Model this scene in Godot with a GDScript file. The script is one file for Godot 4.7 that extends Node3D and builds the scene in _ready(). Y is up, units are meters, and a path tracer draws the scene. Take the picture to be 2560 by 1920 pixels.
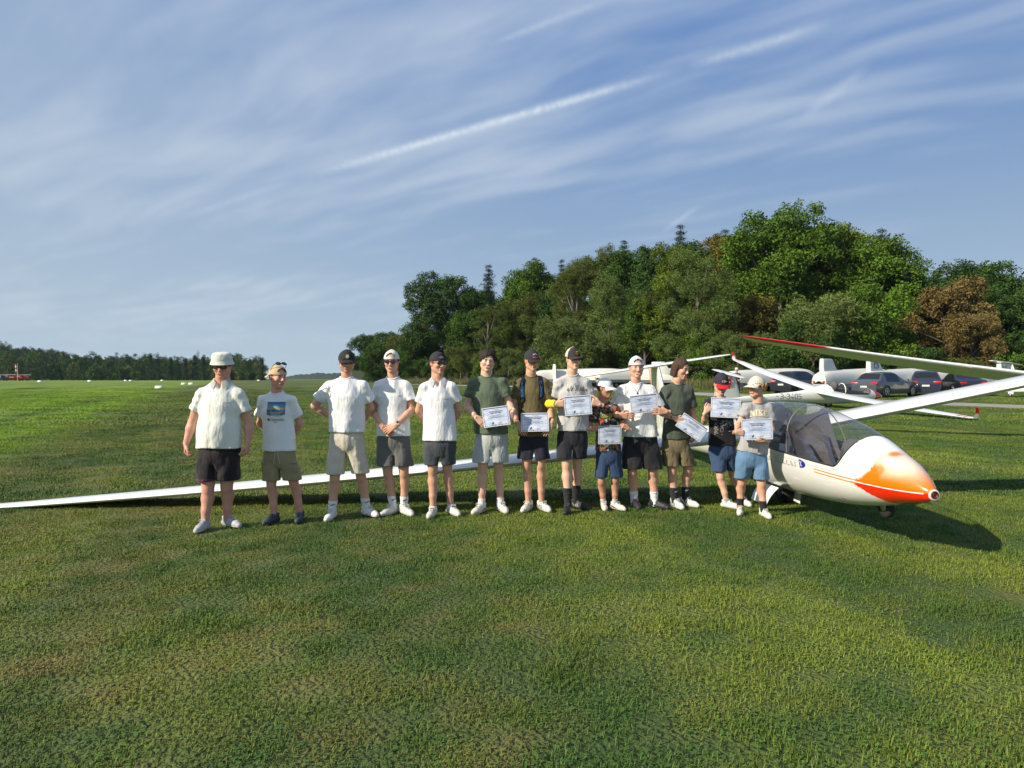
extends Node3D

# ---------------------------------------------------------------- mesh builder
class MB:
	var v := PackedVector3Array()
	var c := PackedColorArray()
	var ix := PackedInt32Array()
	var col := Color(1, 1, 1)
	var xf := Transform3D()

	func p(a: Vector3) -> int:
		v.append(xf * a)
		c.append(col)
		return v.size() - 1

	func tri(a: int, b: int, d: int) -> void:
		ix.append(a)
		ix.append(b)
		ix.append(d)

	func quad(a: int, b: int, d: int, e: int) -> void:
		tri(a, b, d)
		tri(a, d, e)

	func face(a: Vector3, b: Vector3, d: Vector3, e: Vector3) -> void:
		quad(p(a), p(b), p(d), p(e))

	# rows of points; row i+1 above row i seen from outside with columns to the right
	func sheet(rows: Array, closed := false, flip := false) -> void:
		var base := v.size()
		var w: int = rows[0].size()
		for r in rows:
			for q in r:
				p(q)
		for i in rows.size() - 1:
			for j in (w if closed else w - 1):
				var a := base + i * w + j
				var b := base + i * w + (j + 1) % w
				if flip:
					quad(a, a + w, b + w, b)
				else:
					quad(a, b, b + w, a + w)

	func box(at: Vector3, size: Vector3, turn := Basis(), bevel := 0.0) -> void:
		var h := size * 0.5
		var bv := minf(bevel, minf(h.x, minf(h.y, h.z)) * 0.9)
		if bv <= 0.0:
			for k in 6:
				var ax := k / 2
				var sg := 1.0 if k % 2 == 0 else -1.0
				var n := Vector3()
				n[ax] = sg
				var u := Vector3()
				u[(ax + 1) % 3] = 1.0
				var w := n.cross(u)
				face(at + turn * ((n - u - w) * h), at + turn * ((n + u - w) * h), at + turn * ((n + u + w) * h), at + turn * ((n - u + w) * h))
			return
		# chamfered: 24 corner points
		var id := {}
		for k in 3:
			for s in 8:
				var sg := Vector3(1.0 if s & 1 else -1.0, 1.0 if s & 2 else -1.0, 1.0 if s & 4 else -1.0)
				var q := (h - Vector3(bv, bv, bv)) * sg
				q[k] = h[k] * sg[k]
				id[k * 8 + s] = p(at + turn * q)
		for k in 3:
			var a := 1 << ((k + 1) % 3)
			var b := 1 << ((k + 2) % 3)
			var m := 1 << k
			quad(id[k * 8 + m], id[k * 8 + m + a], id[k * 8 + m + a + b], id[k * 8 + m + b])
			quad(id[k * 8], id[k * 8 + b], id[k * 8 + a + b], id[k * 8 + a])
			var k2 := (k + 1) % 3
			for s in 2: # edges between faces k and k2 run along the third axis b
				for t in 2:
					var f := (m if s else 0) + (a if t else 0)
					var q := [id[k * 8 + f], id[k * 8 + f + b], id[k2 * 8 + f + b], id[k2 * 8 + f]]
					if s == t:
						quad(q[3], q[2], q[1], q[0])
					else:
						quad(q[0], q[1], q[2], q[3])
		for s in 8:
			var odd := ((s & 1) + ((s >> 1) & 1) + ((s >> 2) & 1)) % 2 == 1
			if odd:
				tri(id[s], id[8 + s], id[16 + s])
			else:
				tri(id[s], id[16 + s], id[8 + s])

	func tube(pts: PackedVector3Array, rad: PackedFloat32Array, sides := 8, caps := true) -> void:
		var rows := []
		var up := Vector3(0, 1, 0)
		for i in pts.size():
			var t := (pts[mini(i + 1, pts.size() - 1)] - pts[maxi(i - 1, 0)]).normalized()
			if absf(t.dot(up)) > 0.95:
				up = Vector3(1, 0, 0) if absf(t.x) < 0.8 else Vector3(0, 0, 1)
			var a := up.cross(t).normalized()
			up = t.cross(a).normalized()
			var row := PackedVector3Array()
			for k in sides:
				var g := TAU * k / sides
				row.append(pts[i] + (a * cos(g) + up * sin(g)) * rad[mini(i, rad.size() - 1)])
			rows.append(row)
		sheet(rows, true)
		if caps:
			for e in [0, rows.size() - 1]:
				var m := p(pts[e])
				var ring := []
				for q in rows[e]:
					ring.append(p(q))
				for k in sides:
					if e == 0:
						tri(m, ring[(k + 1) % sides], ring[k])
					else:
						tri(m, ring[k], ring[(k + 1) % sides])

	func bar(a: Vector3, b: Vector3, r: float, sides := 8) -> void:
		tube(PackedVector3Array([a, b]), PackedFloat32Array([r, r]), sides)

	# profile of (radius, height), lowest first, turned about y
	func lathe(profile: Array, sides := 24, scale := Vector3.ONE) -> void:
		var rows := []
		for q in profile:
			var row := PackedVector3Array()
			for k in sides:
				var g := -TAU * k / sides
				row.append(Vector3(cos(g) * q.x, q.y, sin(g) * q.x) * scale)
			rows.append(row)
		sheet(rows, true)

	func ball(at: Vector3, r: Vector3, rings := 8, sides := 12) -> void:
		var rows := []
		for i in rings + 1:
			var t := PI * i / rings - PI / 2
			var row := PackedVector3Array()
			for k in sides:
				var g := -TAU * k / sides
				row.append(at + Vector3(cos(t) * cos(g), sin(t), cos(t) * sin(g)) * r)
			rows.append(row)
		sheet(rows, true)

	func add(o: MB, t := Transform3D(), tint := Color(1, 1, 1)) -> void:
		var base := v.size()
		for q in o.v:
			v.append(t * q)
		for q in o.c:
			c.append(q * tint)
		var mir := t.basis.determinant() < 0.0
		for i in range(0, o.ix.size(), 3):
			ix.append(base + o.ix[i])
			ix.append(base + o.ix[i + (2 if mir else 1)])
			ix.append(base + o.ix[i + (1 if mir else 2)])

	func normals() -> PackedVector3Array:
		var n := PackedVector3Array()
		n.resize(v.size())
		for i in range(0, ix.size(), 3):
			var a := ix[i]
			var b := ix[i + 1]
			var d := ix[i + 2]
			var f := (v[b] - v[a]).cross(v[d] - v[a])
			n[a] += f
			n[b] += f
			n[d] += f
		for i in n.size():
			n[i] = n[i].normalized()
		return n

	func mesh() -> ArrayMesh:
		var arr := []
		arr.resize(Mesh.ARRAY_MAX)
		arr[Mesh.ARRAY_VERTEX] = v
		arr[Mesh.ARRAY_NORMAL] = normals()
		arr[Mesh.ARRAY_COLOR] = c
		var r := ix.duplicate()
		for i in range(0, r.size(), 3):
			var t := r[i + 1]
			r[i + 1] = r[i + 2]
			r[i + 2] = t
		arr[Mesh.ARRAY_INDEX] = r
		var m := ArrayMesh.new()
		m.add_surface_from_arrays(Mesh.PRIMITIVE_TRIANGLES, arr)
		return m

# ---------------------------------------------------------------- distance field on a grid, meshed as surface nets
class Field:
	var o: Vector3
	var h: float
	var nx: int
	var ny: int
	var nz: int
	var d := PackedFloat32Array()

	func _init(lo: Vector3, hi: Vector3, cell: float) -> void:
		o = lo
		h = cell
		nx = int((hi.x - lo.x) / h) + 2
		ny = int((hi.y - lo.y) / h) + 2
		nz = int((hi.z - lo.z) / h) + 2
		d.resize(nx * ny * nz)
		d.fill(9.0)

	func cone(a: Vector3, b: Vector3, ra: float, rb: float, k := 0.03, kz := 1.0) -> void:
		var m := maxf(ra, rb) + k + 2.0 * h
		var lo := (a.min(b) - Vector3(m, m, m * maxf(kz, 1.0)) - o) / h
		var hi := (a.max(b) + Vector3(m, m, m * maxf(kz, 1.0)) - o) / h
		var ab := b - a
		ab.z /= kz
		var il := 1.0 / maxf(ab.length_squared(), 1e-9)
		var x0 := maxi(0, int(lo.x))
		var x1 := mini(nx - 1, int(hi.x))
		for z in range(maxi(0, int(lo.z)), mini(nz - 1, int(hi.z)) + 1):
			for y in range(maxi(0, int(lo.y)), mini(ny - 1, int(hi.y)) + 1):
				var i := (z * ny + y) * nx + x0
				var q := Vector3(o.x + x0 * h - a.x, o.y + y * h - a.y, (o.z + z * h - a.z) / kz)
				for x in range(x0, x1 + 1):
					var t := clampf(q.dot(ab) * il, 0.0, 1.0)
					var e := (q - ab * t).length() - ra - (rb - ra) * t
					var f := d[i]
					var g := k - absf(e - f)
					d[i] = minf(e, f) - (g * g / k * 0.25 if g > 0.0 else 0.0)
					q.x += h
					i += 1

	func ell(c: Vector3, r: Vector3, k := 0.02, take := false) -> void:
		var m := r + Vector3.ONE * (k + 2.0 * h)
		var lo := (c - m - o) / h
		var hi := (c + m - o) / h
		var rm := minf(r.x, minf(r.y, r.z))
		for z in range(maxi(0, int(lo.z)), mini(nz - 1, int(hi.z)) + 1):
			for y in range(maxi(0, int(lo.y)), mini(ny - 1, int(hi.y)) + 1):
				for x in range(maxi(0, int(lo.x)), mini(nx - 1, int(hi.x)) + 1):
					var i := (z * ny + y) * nx + x
					var q := (o + Vector3(x, y, z) * h - c) / r
					var l := q.length()
					var e := (l - 1.0) * rm if l < 1e-4 else l * (l - 1.0) / (q / r).length()
					var f := d[i]
					if take:
						var g := k - absf(-e - f)
						d[i] = maxf(-e, f) + (g * g / k * 0.25 if g > 0.0 else 0.0)
					else:
						var g := k - absf(e - f)
						d[i] = minf(e, f) - (g * g / k * 0.25 if g > 0.0 else 0.0)

	# keeps what lies on the side of the plane where n.p < w; within reach of `about` if given
	func cut(n: Vector3, w: float, about := Vector3.ZERO, reach := 99.0) -> void:
		for z in nz:
			for y in ny:
				var i := (z * ny + y) * nx
				for x in nx:
					if d[i] < 0.1:
						var q := o + Vector3(x, y, z) * h
						if reach > 9.0 or q.distance_to(about) < reach:
							d[i] = maxf(d[i], n.dot(q) - w)
					i += 1

	func rough(noise: FastNoiseLite, amp: float, s: Vector3, y0 := 0.0, y1 := 0.0, amp1 := 0.0) -> void:
		for z in nz:
			for y in ny:
				var i := (z * ny + y) * nx
				var py := o.y + y * h
				var a := amp if y0 == y1 else lerpf(amp, amp1, clampf((py - y0) / (y1 - y0), 0.0, 1.0))
				for x in nx:
					if absf(d[i]) < 0.05:
						d[i] += a * noise.get_noise_3d((o.x + x * h) * s.x, py * s.y, (o.z + z * h) * s.z)
					i += 1

	func sample(q: Vector3) -> float:
		var g := (q - o) / h
		var x := clampi(int(g.x), 0, nx - 2)
		var y := clampi(int(g.y), 0, ny - 2)
		var z := clampi(int(g.z), 0, nz - 2)
		var f := g - Vector3(x, y, z)
		var i := (z * ny + y) * nx + x
		var j := i + nx * ny
		var a := lerpf(lerpf(d[i], d[i + 1], f.x), lerpf(d[i + nx], d[i + nx + 1], f.x), f.y)
		var b := lerpf(lerpf(d[j], d[j + 1], f.x), lerpf(d[j + nx], d[j + nx + 1], f.x), f.y)
		return lerpf(a, b, f.z)

	# where a ray from q along dir first meets the surface
	func hit(q: Vector3, dir: Vector3, far := 0.6) -> Vector3:
		var t := 0.0
		while t < far:
			if sample(q + dir * t) < 0.0:
				return q + dir * t
			t += h * 0.34
		return q + dir * far

	func nets(mb: MB) -> void:
		var id := PackedInt32Array()
		id.resize(nx * ny * nz)
		id.fill(-1)
		var sy := nx
		var sz := nx * ny
		var co := PackedInt32Array([0, 1, sy, sy + 1, sz, sz + 1, sz + sy, sz + sy + 1])
		var ed := PackedInt32Array([0, 1, 2, 3, 4, 5, 6, 7, 0, 2, 1, 3, 4, 6, 5, 7, 0, 4, 1, 5, 2, 6, 3, 7])
		for z in nz - 1:
			for y in ny - 1:
				var i := z * sz + y * sy
				var last := -1
				for x in nx - 1:
					if absf(d[i]) > 4.0 * h:
						last = -1
						i += 1
						continue
					var a := 0
					if last < 0:
						a = int(d[i] < 0.0) + int(d[i + sy] < 0.0) + int(d[i + sz] < 0.0) + int(d[i + sz + sy] < 0.0)
					else:
						a = last
					var j := i + 1
					var b := int(d[j] < 0.0) + int(d[j + sy] < 0.0) + int(d[j + sz] < 0.0) + int(d[j + sz + sy] < 0.0)
					last = b
					var n := a + b
					if n > 0 and n < 8:
						var s := Vector3()
						var m := 0
						for e in 12:
							var c0 := ed[e * 2]
							var c1 := ed[e * 2 + 1]
							var d0 := d[i + co[c0]]
							var d1 := d[i + co[c1]]
							if (d0 < 0.0) != (d1 < 0.0):
								var t := d0 / (d0 - d1)
								var p0 := Vector3(c0 & 1, (c0 >> 1) & 1, c0 >> 2)
								var p1 := Vector3(c1 & 1, (c1 >> 1) & 1, c1 >> 2)
								s += p0 + (p1 - p0) * t
								m += 1
						id[i] = mb.p(o + (Vector3(x, y, z) + s / m) * h)
					i += 1
		for z in range(1, nz - 1):
			for y in range(1, ny - 1):
				var i := z * sz + y * sy
				for x in range(1, nx - 1):
					i += 1
					if id[i] < 0:
						continue
					var s0 := d[i] < 0.0
					if s0 != (d[i + 1] < 0.0):
						var q := [id[i], id[i - sy], id[i - sy - sz], id[i - sz]]
						if q.min() < 0:
							pass
						elif s0:
							mb.quad(q[3], q[2], q[1], q[0])
						else:
							mb.quad(q[0], q[1], q[2], q[3])
					if s0 != (d[i + sy] < 0.0):
						var q := [id[i], id[i - sz], id[i - sz - 1], id[i - 1]]
						if q.min() < 0:
							pass
						elif s0:
							mb.quad(q[3], q[2], q[1], q[0])
						else:
							mb.quad(q[0], q[1], q[2], q[3])
					if s0 != (d[i + sz] < 0.0):
						var q := [id[i], id[i - 1], id[i - 1 - sy], id[i - sy]]
						if q.min() < 0:
							pass
						elif s0:
							mb.quad(q[3], q[2], q[1], q[0])
						else:
							mb.quad(q[0], q[1], q[2], q[3])

# ---------------------------------------------------------------- naming
var taken := {}

func numbered(called: String) -> String:
	var n: int = taken.get(called, -1) + 1
	taken[called] = n
	return called if n == 0 else "%s_%03d" % [called, n]

func thing(called: String, label: String, category: String, at := Vector3.ZERO, group := "") -> Node3D:
	var o := Node3D.new()
	o.name = numbered(called)
	add_child(o)
	o.position = at
	tag(o, label, category, group)
	return o

func tag(o: Node, label: String, category: String, group := "", kind := "") -> void:
	o.set_meta("label", label)
	o.set_meta("category", category)
	if group:
		o.set_meta("group", group)
	if kind:
		o.set_meta("kind", kind)

func part(called: String, m: Mesh, material: Material, parent: Node3D, label := "") -> MeshInstance3D:
	var o := MeshInstance3D.new()
	if parent == self:
		o.name = numbered(called)
	else:
		var n := 1
		o.name = called
		while parent.has_node(NodePath(o.name)):
			o.name = "%s_%03d" % [called, n]
			n += 1
	o.mesh = m
	o.material_override = null
	for i in m.get_surface_count():
		o.set_surface_override_material(i, material)
	parent.add_child(o)
	if label:
		o.set_meta("label", label)
	return o

func struct(called: String, m: Mesh, material: Material, label: String, category: String) -> MeshInstance3D:
	var o := part(called, m, material, self)
	tag(o, label, category, "", "structure")
	return o

# ---------------------------------------------------------------- materials
var mats := {}

func lin(r: float, g: float, b: float) -> Color:
	return Color(r, g, b).linear_to_srgb()

# one material per key; colour is linear, and is multiplied by vertex colours
func mat(key: String, c := Color(1, 1, 1), rough := 0.8, more := {}) -> StandardMaterial3D:
	if mats.has(key):
		return mats[key]
	var m := StandardMaterial3D.new()
	m.resource_name = key
	m.albedo_color = Color(c.r, c.g, c.b).linear_to_srgb()
	m.roughness = rough
	m.vertex_color_use_as_albedo = true
	for k in more:
		m.set(k, more[k])
	mats[key] = m
	return m

var noise_maps := {}

func noise_map(key: String, freq: float, size := 256, octaves := 4, kind := FastNoiseLite.TYPE_SIMPLEX_SMOOTH) -> ImageTexture:
	if noise_maps.has(key):
		return noise_maps[key]
	var n := FastNoiseLite.new()
	n.seed = key.hash() & 0xffff
	n.noise_type = kind
	n.frequency = freq
	n.fractal_octaves = octaves
	var im := n.get_seamless_image(size, size)
	noise_maps[key] = ImageTexture.create_from_image(im)
	return noise_maps[key]

# fine relief laid on in the three planes
func relief(m: StandardMaterial3D, key: String, freq: float, scale: float, depth: float, octaves := 4) -> StandardMaterial3D:
	m.heightmap_enabled = true
	m.heightmap_texture = noise_map(key, freq, 256, octaves)
	m.heightmap_scale = depth
	m.uv1_triplanar = true
	m.uv1_scale = Vector3.ONE * scale
	return m

func noise(s: int, freq := 1.0, octaves := 3) -> FastNoiseLite:
	var n := FastNoiseLite.new()
	n.seed = s
	n.noise_type = FastNoiseLite.TYPE_SIMPLEX_SMOOTH
	n.frequency = freq
	n.fractal_octaves = octaves
	return n

func curve(xs: Array, ys: Array, x: float) -> float:
	# monotone-ish cubic through the points
	var n := xs.size()
	if x <= xs[0]:
		return ys[0]
	if x >= xs[n - 1]:
		return ys[n - 1]
	var i := 0
	while x > xs[i + 1]:
		i += 1
	var w: float = xs[i + 1] - xs[i]
	var t: float = (x - xs[i]) / w
	var m0: float = (ys[i + 1] - ys[i]) / w if i == 0 else (ys[i + 1] - ys[i - 1]) / (xs[i + 1] - xs[i - 1])
	var m1: float = (ys[i + 1] - ys[i]) / w if i == n - 2 else (ys[i + 2] - ys[i]) / (xs[i + 2] - xs[i])
	var t2 := t * t
	var t3 := t2 * t
	return ys[i] * (2 * t3 - 3 * t2 + 1) + m0 * w * (t3 - 2 * t2 + t) + ys[i + 1] * (3 * t2 - 2 * t3) + m1 * w * (t3 - t2)

# lettering as flat triangles in metres: lower-left corner at the origin, capital height given
func letters(text: String, cap: float, bold := true, serif := false) -> MB:
	var f := SystemFont.new()
	f.font_names = PackedStringArray(["Droid Serif" if serif else "Droid Sans"])
	f.font_weight = 700 if bold else 400
	var t := TextMesh.new()
	t.text = text
	t.font = f
	t.font_size = 32
	t.pixel_size = cap / 23.0
	t.depth = 0.0
	t.curve_step = 3.0
	var a := t.get_mesh_arrays()
	var mb := MB.new()
	var lo := Vector3(1e9, 1e9, 0)
	var vs: PackedVector3Array = a[Mesh.ARRAY_VERTEX]
	for q in vs:
		lo = lo.min(q)
	for q in vs:
		mb.p(q - Vector3(lo.x, lo.y, 0))
	var id = a[Mesh.ARRAY_INDEX]
	var list: PackedInt32Array = id if id != null else PackedInt32Array(range(vs.size()))
	for i in range(0, list.size(), 3):
		var e := (vs[list[i + 1]] - vs[list[i]]).cross(vs[list[i + 2]] - vs[list[i]])
		if e.z >= 0:
			mb.tri(list[i], list[i + 1], list[i + 2])
		else:
			mb.tri(list[i], list[i + 2], list[i + 1])
	return mb

func width_of(m: MB) -> float:
	var x := 0.0
	for q in m.v:
		x = maxf(x, q.x)
	return x

# moves every point of a flat mesh on to a surface given by f(x, y) -> point
func laid(m: MB, f: Callable) -> MB:
	for i in m.v.size():
		m.v[i] = f.call(m.v[i].x, m.v[i].y)
	return m

# ---------------------------------------------------------------- the scene
func _ready() -> void:
	seed(7)
	var cam := Camera3D.new()
	cam.name = "camera"
	cam.fov = 56.85
	cam.near = 0.1
	cam.far = 4000.0
	cam.position = Vector3(0, EYE, 0)
	cam.rotation_degrees = Vector3(-0.43, 0, 0)
	add_child(cam)
	cam.current = true
	var env := Environment.new()
	env.background_mode = Environment.BG_SKY
	env.sky = Sky.new()
	var sky_look := PanoramaSkyMaterial.new()
	sky_look.panorama = ImageTexture.create_from_image(make_sky(SKY_W))
	env.sky.sky_material = sky_look
	env.background_energy_multiplier = 1.0
	env.tonemap_mode = Environment.TONE_MAPPER_LINEAR
	env.tonemap_exposure = 1.45
	env.sdfgi_enabled = true
	env.ssao_enabled = true
	env.ssil_enabled = true
	env.fog_enabled = FOG > 0.0
	env.fog_density = FOG
	env.fog_light_color = Color(0.72, 0.82, 0.95)
	var we := WorldEnvironment.new()
	we.name = "world_environment"
	we.environment = env
	add_child(we)
	var sun := DirectionalLight3D.new()
	sun.name = "sun"
	sun.light_energy = 1.45
	sun.light_color = Color(1.0, 0.95, 0.86)
	sun.light_angular_distance = 0.5
	sun.shadow_enabled = true
	add_child(sun)
	sun.look_at_from_position(Vector3.ZERO, -SUN_DIR, Vector3.UP)
	build_ground()
	build_road()
	build_forest()
	build_main_glider()
	build_far_gliders()
	build_trailers()
	build_cars()
	build_field_things()
	build_people()
	build_grass()

const EYE := 1.52
const SUN_DIR := Vector3(-1.42, 1.0, 0.78)
const SKY_W := 2048
const FOG := 0.00008

# ---------------------------------------------------------------- sky
func sky_dir(px: float, py: float) -> Vector3:
	return Vector3((px - 1106.0) / 1534.0, (818.0 - py) / 1534.0, -1.0).normalized()

func make_sky(w: int) -> Image:
	var h := w / 2
	var n_streak := noise(11, 1.0, 5)
	var n_warp := noise(12, 1.0, 3)
	var n_veil := noise(13, 1.0, 4)
	var sun := SUN_DIR.normalized()
	# vapour trails: two points of a great circle, half width, strength, which stretch of it is seen
	var trails := [
		[sky_dir(640, 388), sky_dir(1480, 148), 0.0044, 1.0], [sky_dir(1480, 148), sky_dir(1800, 50), 0.0050, 0.5],
		[sky_dir(1040, 105), sky_dir(1330, -5), 0.0032, 0.35], [sky_dir(1725, 262), sky_dir(1880, 140), 0.0060, 0.30],
		[sky_dir(1425, 505), sky_dir(1515, 442), 0.0026, 0.35], [sky_dir(380, 475), sky_dir(640, 388), 0.0042, 0.25],
		[sky_dir(1060, 30), sky_dir(900, 260), 0.02, 0.10],
	]
	for t in trails:
		var a: Vector3 = t[0]
		var b: Vector3 = t[1]
		t.append(a.cross(b).normalized())
		t.append((a + b).normalized())
		t.append(a.angle_to(b) * 0.5)
		t.append((b - a).normalized())
	var rows := []
	rows.resize(h)
	var job := func(j: int) -> void:
		var out := PackedFloat32Array()
		out.resize(w * 3)
		var el := PI * (0.5 - (j + 0.5) / h)
		var sy := sin(el)
		var cy := cos(el)
		var y := maxf(sy, 0.0)
		var base := Vector3(0.345, 0.430, 0.480).lerp(Vector3(0.024, 0.114, 0.345), pow(clampf(y / 0.54, 0.0, 1.0), 0.80))
		for i in w:
			var az := TAU * (i + 0.5) / w
			var d := Vector3(sin(az) * cy, sy, -cos(az) * cy)
			var c := base
			var toward := d.dot(sun)
			c = c.lerp(Vector3(0.33, 0.40, 0.475), clampf(0.38 + 1.15 * toward, 0.0, 0.85) * exp(-y * 0.6) * 0.9)
			if sy > 0.005:
				var u := d.x / (sy + 0.06)
				var v := -d.z / (sy + 0.06)
				var al := u * 0.79 - v * 0.61
				var ac := u * 0.61 + v * 0.79
				var wp := n_warp.get_noise_2d(u * 0.55, v * 0.55)
				var wp2 := n_warp.get_noise_2d(u * 0.5 + 40.0, v * 0.5 - 17.0)
				var st := n_streak.get_noise_2d(al * 0.34 + wp * 0.3, ac * 0.95 + wp2 * 0.32)
				var fi := n_streak.get_noise_2d(al * 0.9 + 9.0, ac * 4.2 + wp * 0.6)
				var ve := n_veil.get_noise_2d(al * 0.22 + 3.7, ac * 0.30 - 1.1)
				var cover := clampf(0.25 + 0.28 * st + 0.34 * fi + 0.50 * ve + 0.24 * toward, 0.0, 1.0)
				cover = cover * cover * (3.0 - 2.0 * cover) * 0.66
				cover *= 1.0 - exp(-sy * 9.0) * 0.35
				var trail := 0.0
				for t in trails:
					var off: float = absf(d.dot(t[4]))
					if off < t[2] * 2.5 and d.dot(t[5]) > cos(t[6] + 0.03):
						var s: float = d.dot(t[7]) / maxf(t[6], 0.01)
						var puff := 0.75 + 0.55 * n_streak.get_noise_2d(s * 40.0, off * 900.0)
						var k: float = exp(-pow(off / t[2], 2.0)) * t[3] * clampf(puff, 0.0, 1.2) * clampf((1.0 - absf(s)) * 1.8, 0.0, 1.0)
						trail = maxf(trail, k)
				c = c.lerp(Vector3(0.45, 0.505, 0.565), clampf(cover, 0.0, 1.0)).lerp(Vector3(0.50, 0.56, 0.62), clampf(trail, 0.0, 1.0))
			out[i * 3] = c.x
			out[i * 3 + 1] = c.y
			out[i * 3 + 2] = c.z
		rows[j] = out.to_byte_array()
	var id := WorkerThreadPool.add_group_task(job, h / 2)
	WorkerThreadPool.wait_for_group_task_completion(id)
	var low := PackedFloat32Array()
	low.resize(w * 3)
	for i in w:
		low[i * 3] = 0.16
		low[i * 3 + 1] = 0.19
		low[i * 3 + 2] = 0.14
	var lowb := low.to_byte_array()
	var bytes := PackedByteArray()
	for j in h:
		bytes.append_array(rows[j] if j < h / 2 else lowb)
	return Image.create_from_data(w, h, false, Image.FORMAT_RGBF, bytes)

# ---------------------------------------------------------------- ground
func gh(_x: float, z: float) -> float:
	var t := clampf((-z - 11.0) / 55.0, 0.0, 1.0)
	return 0.74 * (t * t * (3 - 2 * t) * 0.45 + t * 0.55)

var nt1 := noise(21, 1.0, 3)
var nt2 := noise(22, 1.0, 4)
var nt3 := noise(23, 1.0, 3)

# what the turf is like at a place: linear colour; a = share of dry stalks
func turf(x: float, z: float) -> Color:
	var b := x * 0.93 - z * 0.36
	var a := -x * 0.36 - z * 0.93
	var stripe := nt1.get_noise_2d(b * 0.55, a * 0.018)
	var band := nt3.get_noise_2d(b * 1.3 + 31.0, a * 0.06)
	var patch := nt2.get_noise_2d(x * 0.30, z * 0.30)
	# swaths left by the mower run up and to the right
	var fine := nt3.get_noise_2d((x * 0.92 + z * 0.40) * 2.3, (x * 0.40 - z * 0.92) * 0.55)
	var tuft := nt2.get_noise_2d(x * 3.1, z * 3.1)
	# the mown runway lies left of the rut; a worn strip follows it; rougher grass on the right
	var runway := clampf((-3.6 - b) * 0.7, 0.0, 1.0)
	var brown := clampf((b + 5.0) * 2.0, 0.0, 1.0) * clampf((3.4 - b) * 0.4, 0.0, 1.0)
	var green := Color(0.044, 0.080, 0.010).lerp(Color(0.104, 0.138, 0.016), clampf(0.45 + 1.1 * stripe + 0.7 * patch + 0.5 * fine, 0.0, 1.0))
	green = green.lerp(Color(0.034, 0.074, 0.012), clampf(-patch * 1.2 - fine * 1.0 - tuft * 1.2, 0.0, 1.0) * 0.85)
	green = green.lerp(Color(0.165, 0.265, 0.014), runway * clampf(0.65 + 0.8 * band + 0.4 * stripe, 0.0, 1.0))
	var dry := clampf(0.11 + 0.30 * brown + 0.30 * patch + 0.45 * fine + 0.75 * tuft + 0.25 * band - 0.2 * runway, 0.0, 1.0)
	dry = dry * dry
	var c := green.lerp(Color(0.135, 0.098, 0.036), dry * 0.85)
	var rut := exp(-pow((b + 5.0 + 0.25 * nt3.get_noise_1d(a * 0.4)) / 0.16, 2.0)) * clampf(nt1.get_noise_1d(a * 0.5) * 2.0 + 0.7, 0.0, 1.0) * float(-z > 15.0 and -z < 60.0)
	c = c.lerp(Color(0.060, 0.048, 0.026), rut * 0.8)
	c.a = dry
	return c

func build_ground() -> void:
	var mb := MB.new()
	var rows := []
	var cols := []
	var zs := []
	var z := 25.0
	while z > -1.5:
		zs.append(z)
		z -= 1.5
	z = 1.5
	while z < 1750.0:
		zs.append(-z)
		z *= 1.035
	for zz in zs:
		var row := PackedVector3Array()
		var w := 30.0 + absf(zz) * 1.6
		for i in 181:
			var s := (i - 90) / 90.0
			var x := w * (0.55 * s + 0.45 * s * s * s)
			row.append(Vector3(x, gh(x, zz), zz))
			var t := turf(x, zz)
			cols.append(Color(t.r, t.g, t.b))
		rows.append(row)
	mb.sheet(rows, false)
	for i in mb.c.size():
		mb.c[i] = Color(cols[i].r, cols[i].g, cols[i].b)
	var m := mat("soil_and_turf", Color(1, 1, 1), 0.95)
	relief(m, "turf_relief", 0.05, 1.7, 3.0)
	struct("ground", mb.mesh(), m, "wide mown grass airfield stretching flat to the far woods", "airfield")

# middle line of the gravel track, near end first, in metres
const TRACK := [Vector2(46, 6), Vector2(31, 20.5), Vector2(22.9, 31.8), Vector2(14.2, 43.6), Vector2(3.5, 64), Vector2(-8, 86), Vector2(-15, 106), Vector2(-24, 135)]

func track_x(dist: float) -> float:
	for i in TRACK.size() - 1:
		if dist <= TRACK[i + 1].y:
			return lerpf(TRACK[i].x, TRACK[i + 1].x, (dist - TRACK[i].y) / (TRACK[i + 1].y - TRACK[i].y))
	return TRACK[-1].x

func build_road() -> void:
	var mb := MB.new()
	var rows := []
	var n := noise(31, 0.4, 3)
	var dist := 6.0
	while dist < 134.0:
		var x := track_x(dist)
		var row := PackedVector3Array()
		for i in 13:
			var s := (i - 6) / 6.0
			var px := x + s * (2.0 + 0.25 * n.get_noise_2d(dist, 40.0 * signf(s)))
			var g := 0.5 + 0.5 * n.get_noise_2d(px * 4.0, dist * 2.0)
			row.append(Vector3(px, gh(px, -dist) + 0.03 - 0.02 * absf(s), -dist))
		rows.append(row)
		dist += 0.7
	mb.sheet(rows)
	for i in mb.v.size():
		var q := mb.v[i]
		var g := 0.5 + 0.5 * n.get_noise_2d(q.x * 5.0, q.z * 3.0)
		mb.c[i] = Color(0.30, 0.285, 0.26).lerp(Color(0.38, 0.36, 0.33), g)
	var m := mat("gravel", Color(1, 1, 1), 0.95)
	relief(m, "gravel_relief", 0.2, 2.0, 2.0)
	struct("gravel_road", mb.mesh(), m, "pale gravel track running along the edge of the woods", "track")

func off_track(x: float, z: float) -> bool:
	return -z < 5.0 or -z > 134.0 or absf(x - track_x(-z)) > 2.1

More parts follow.
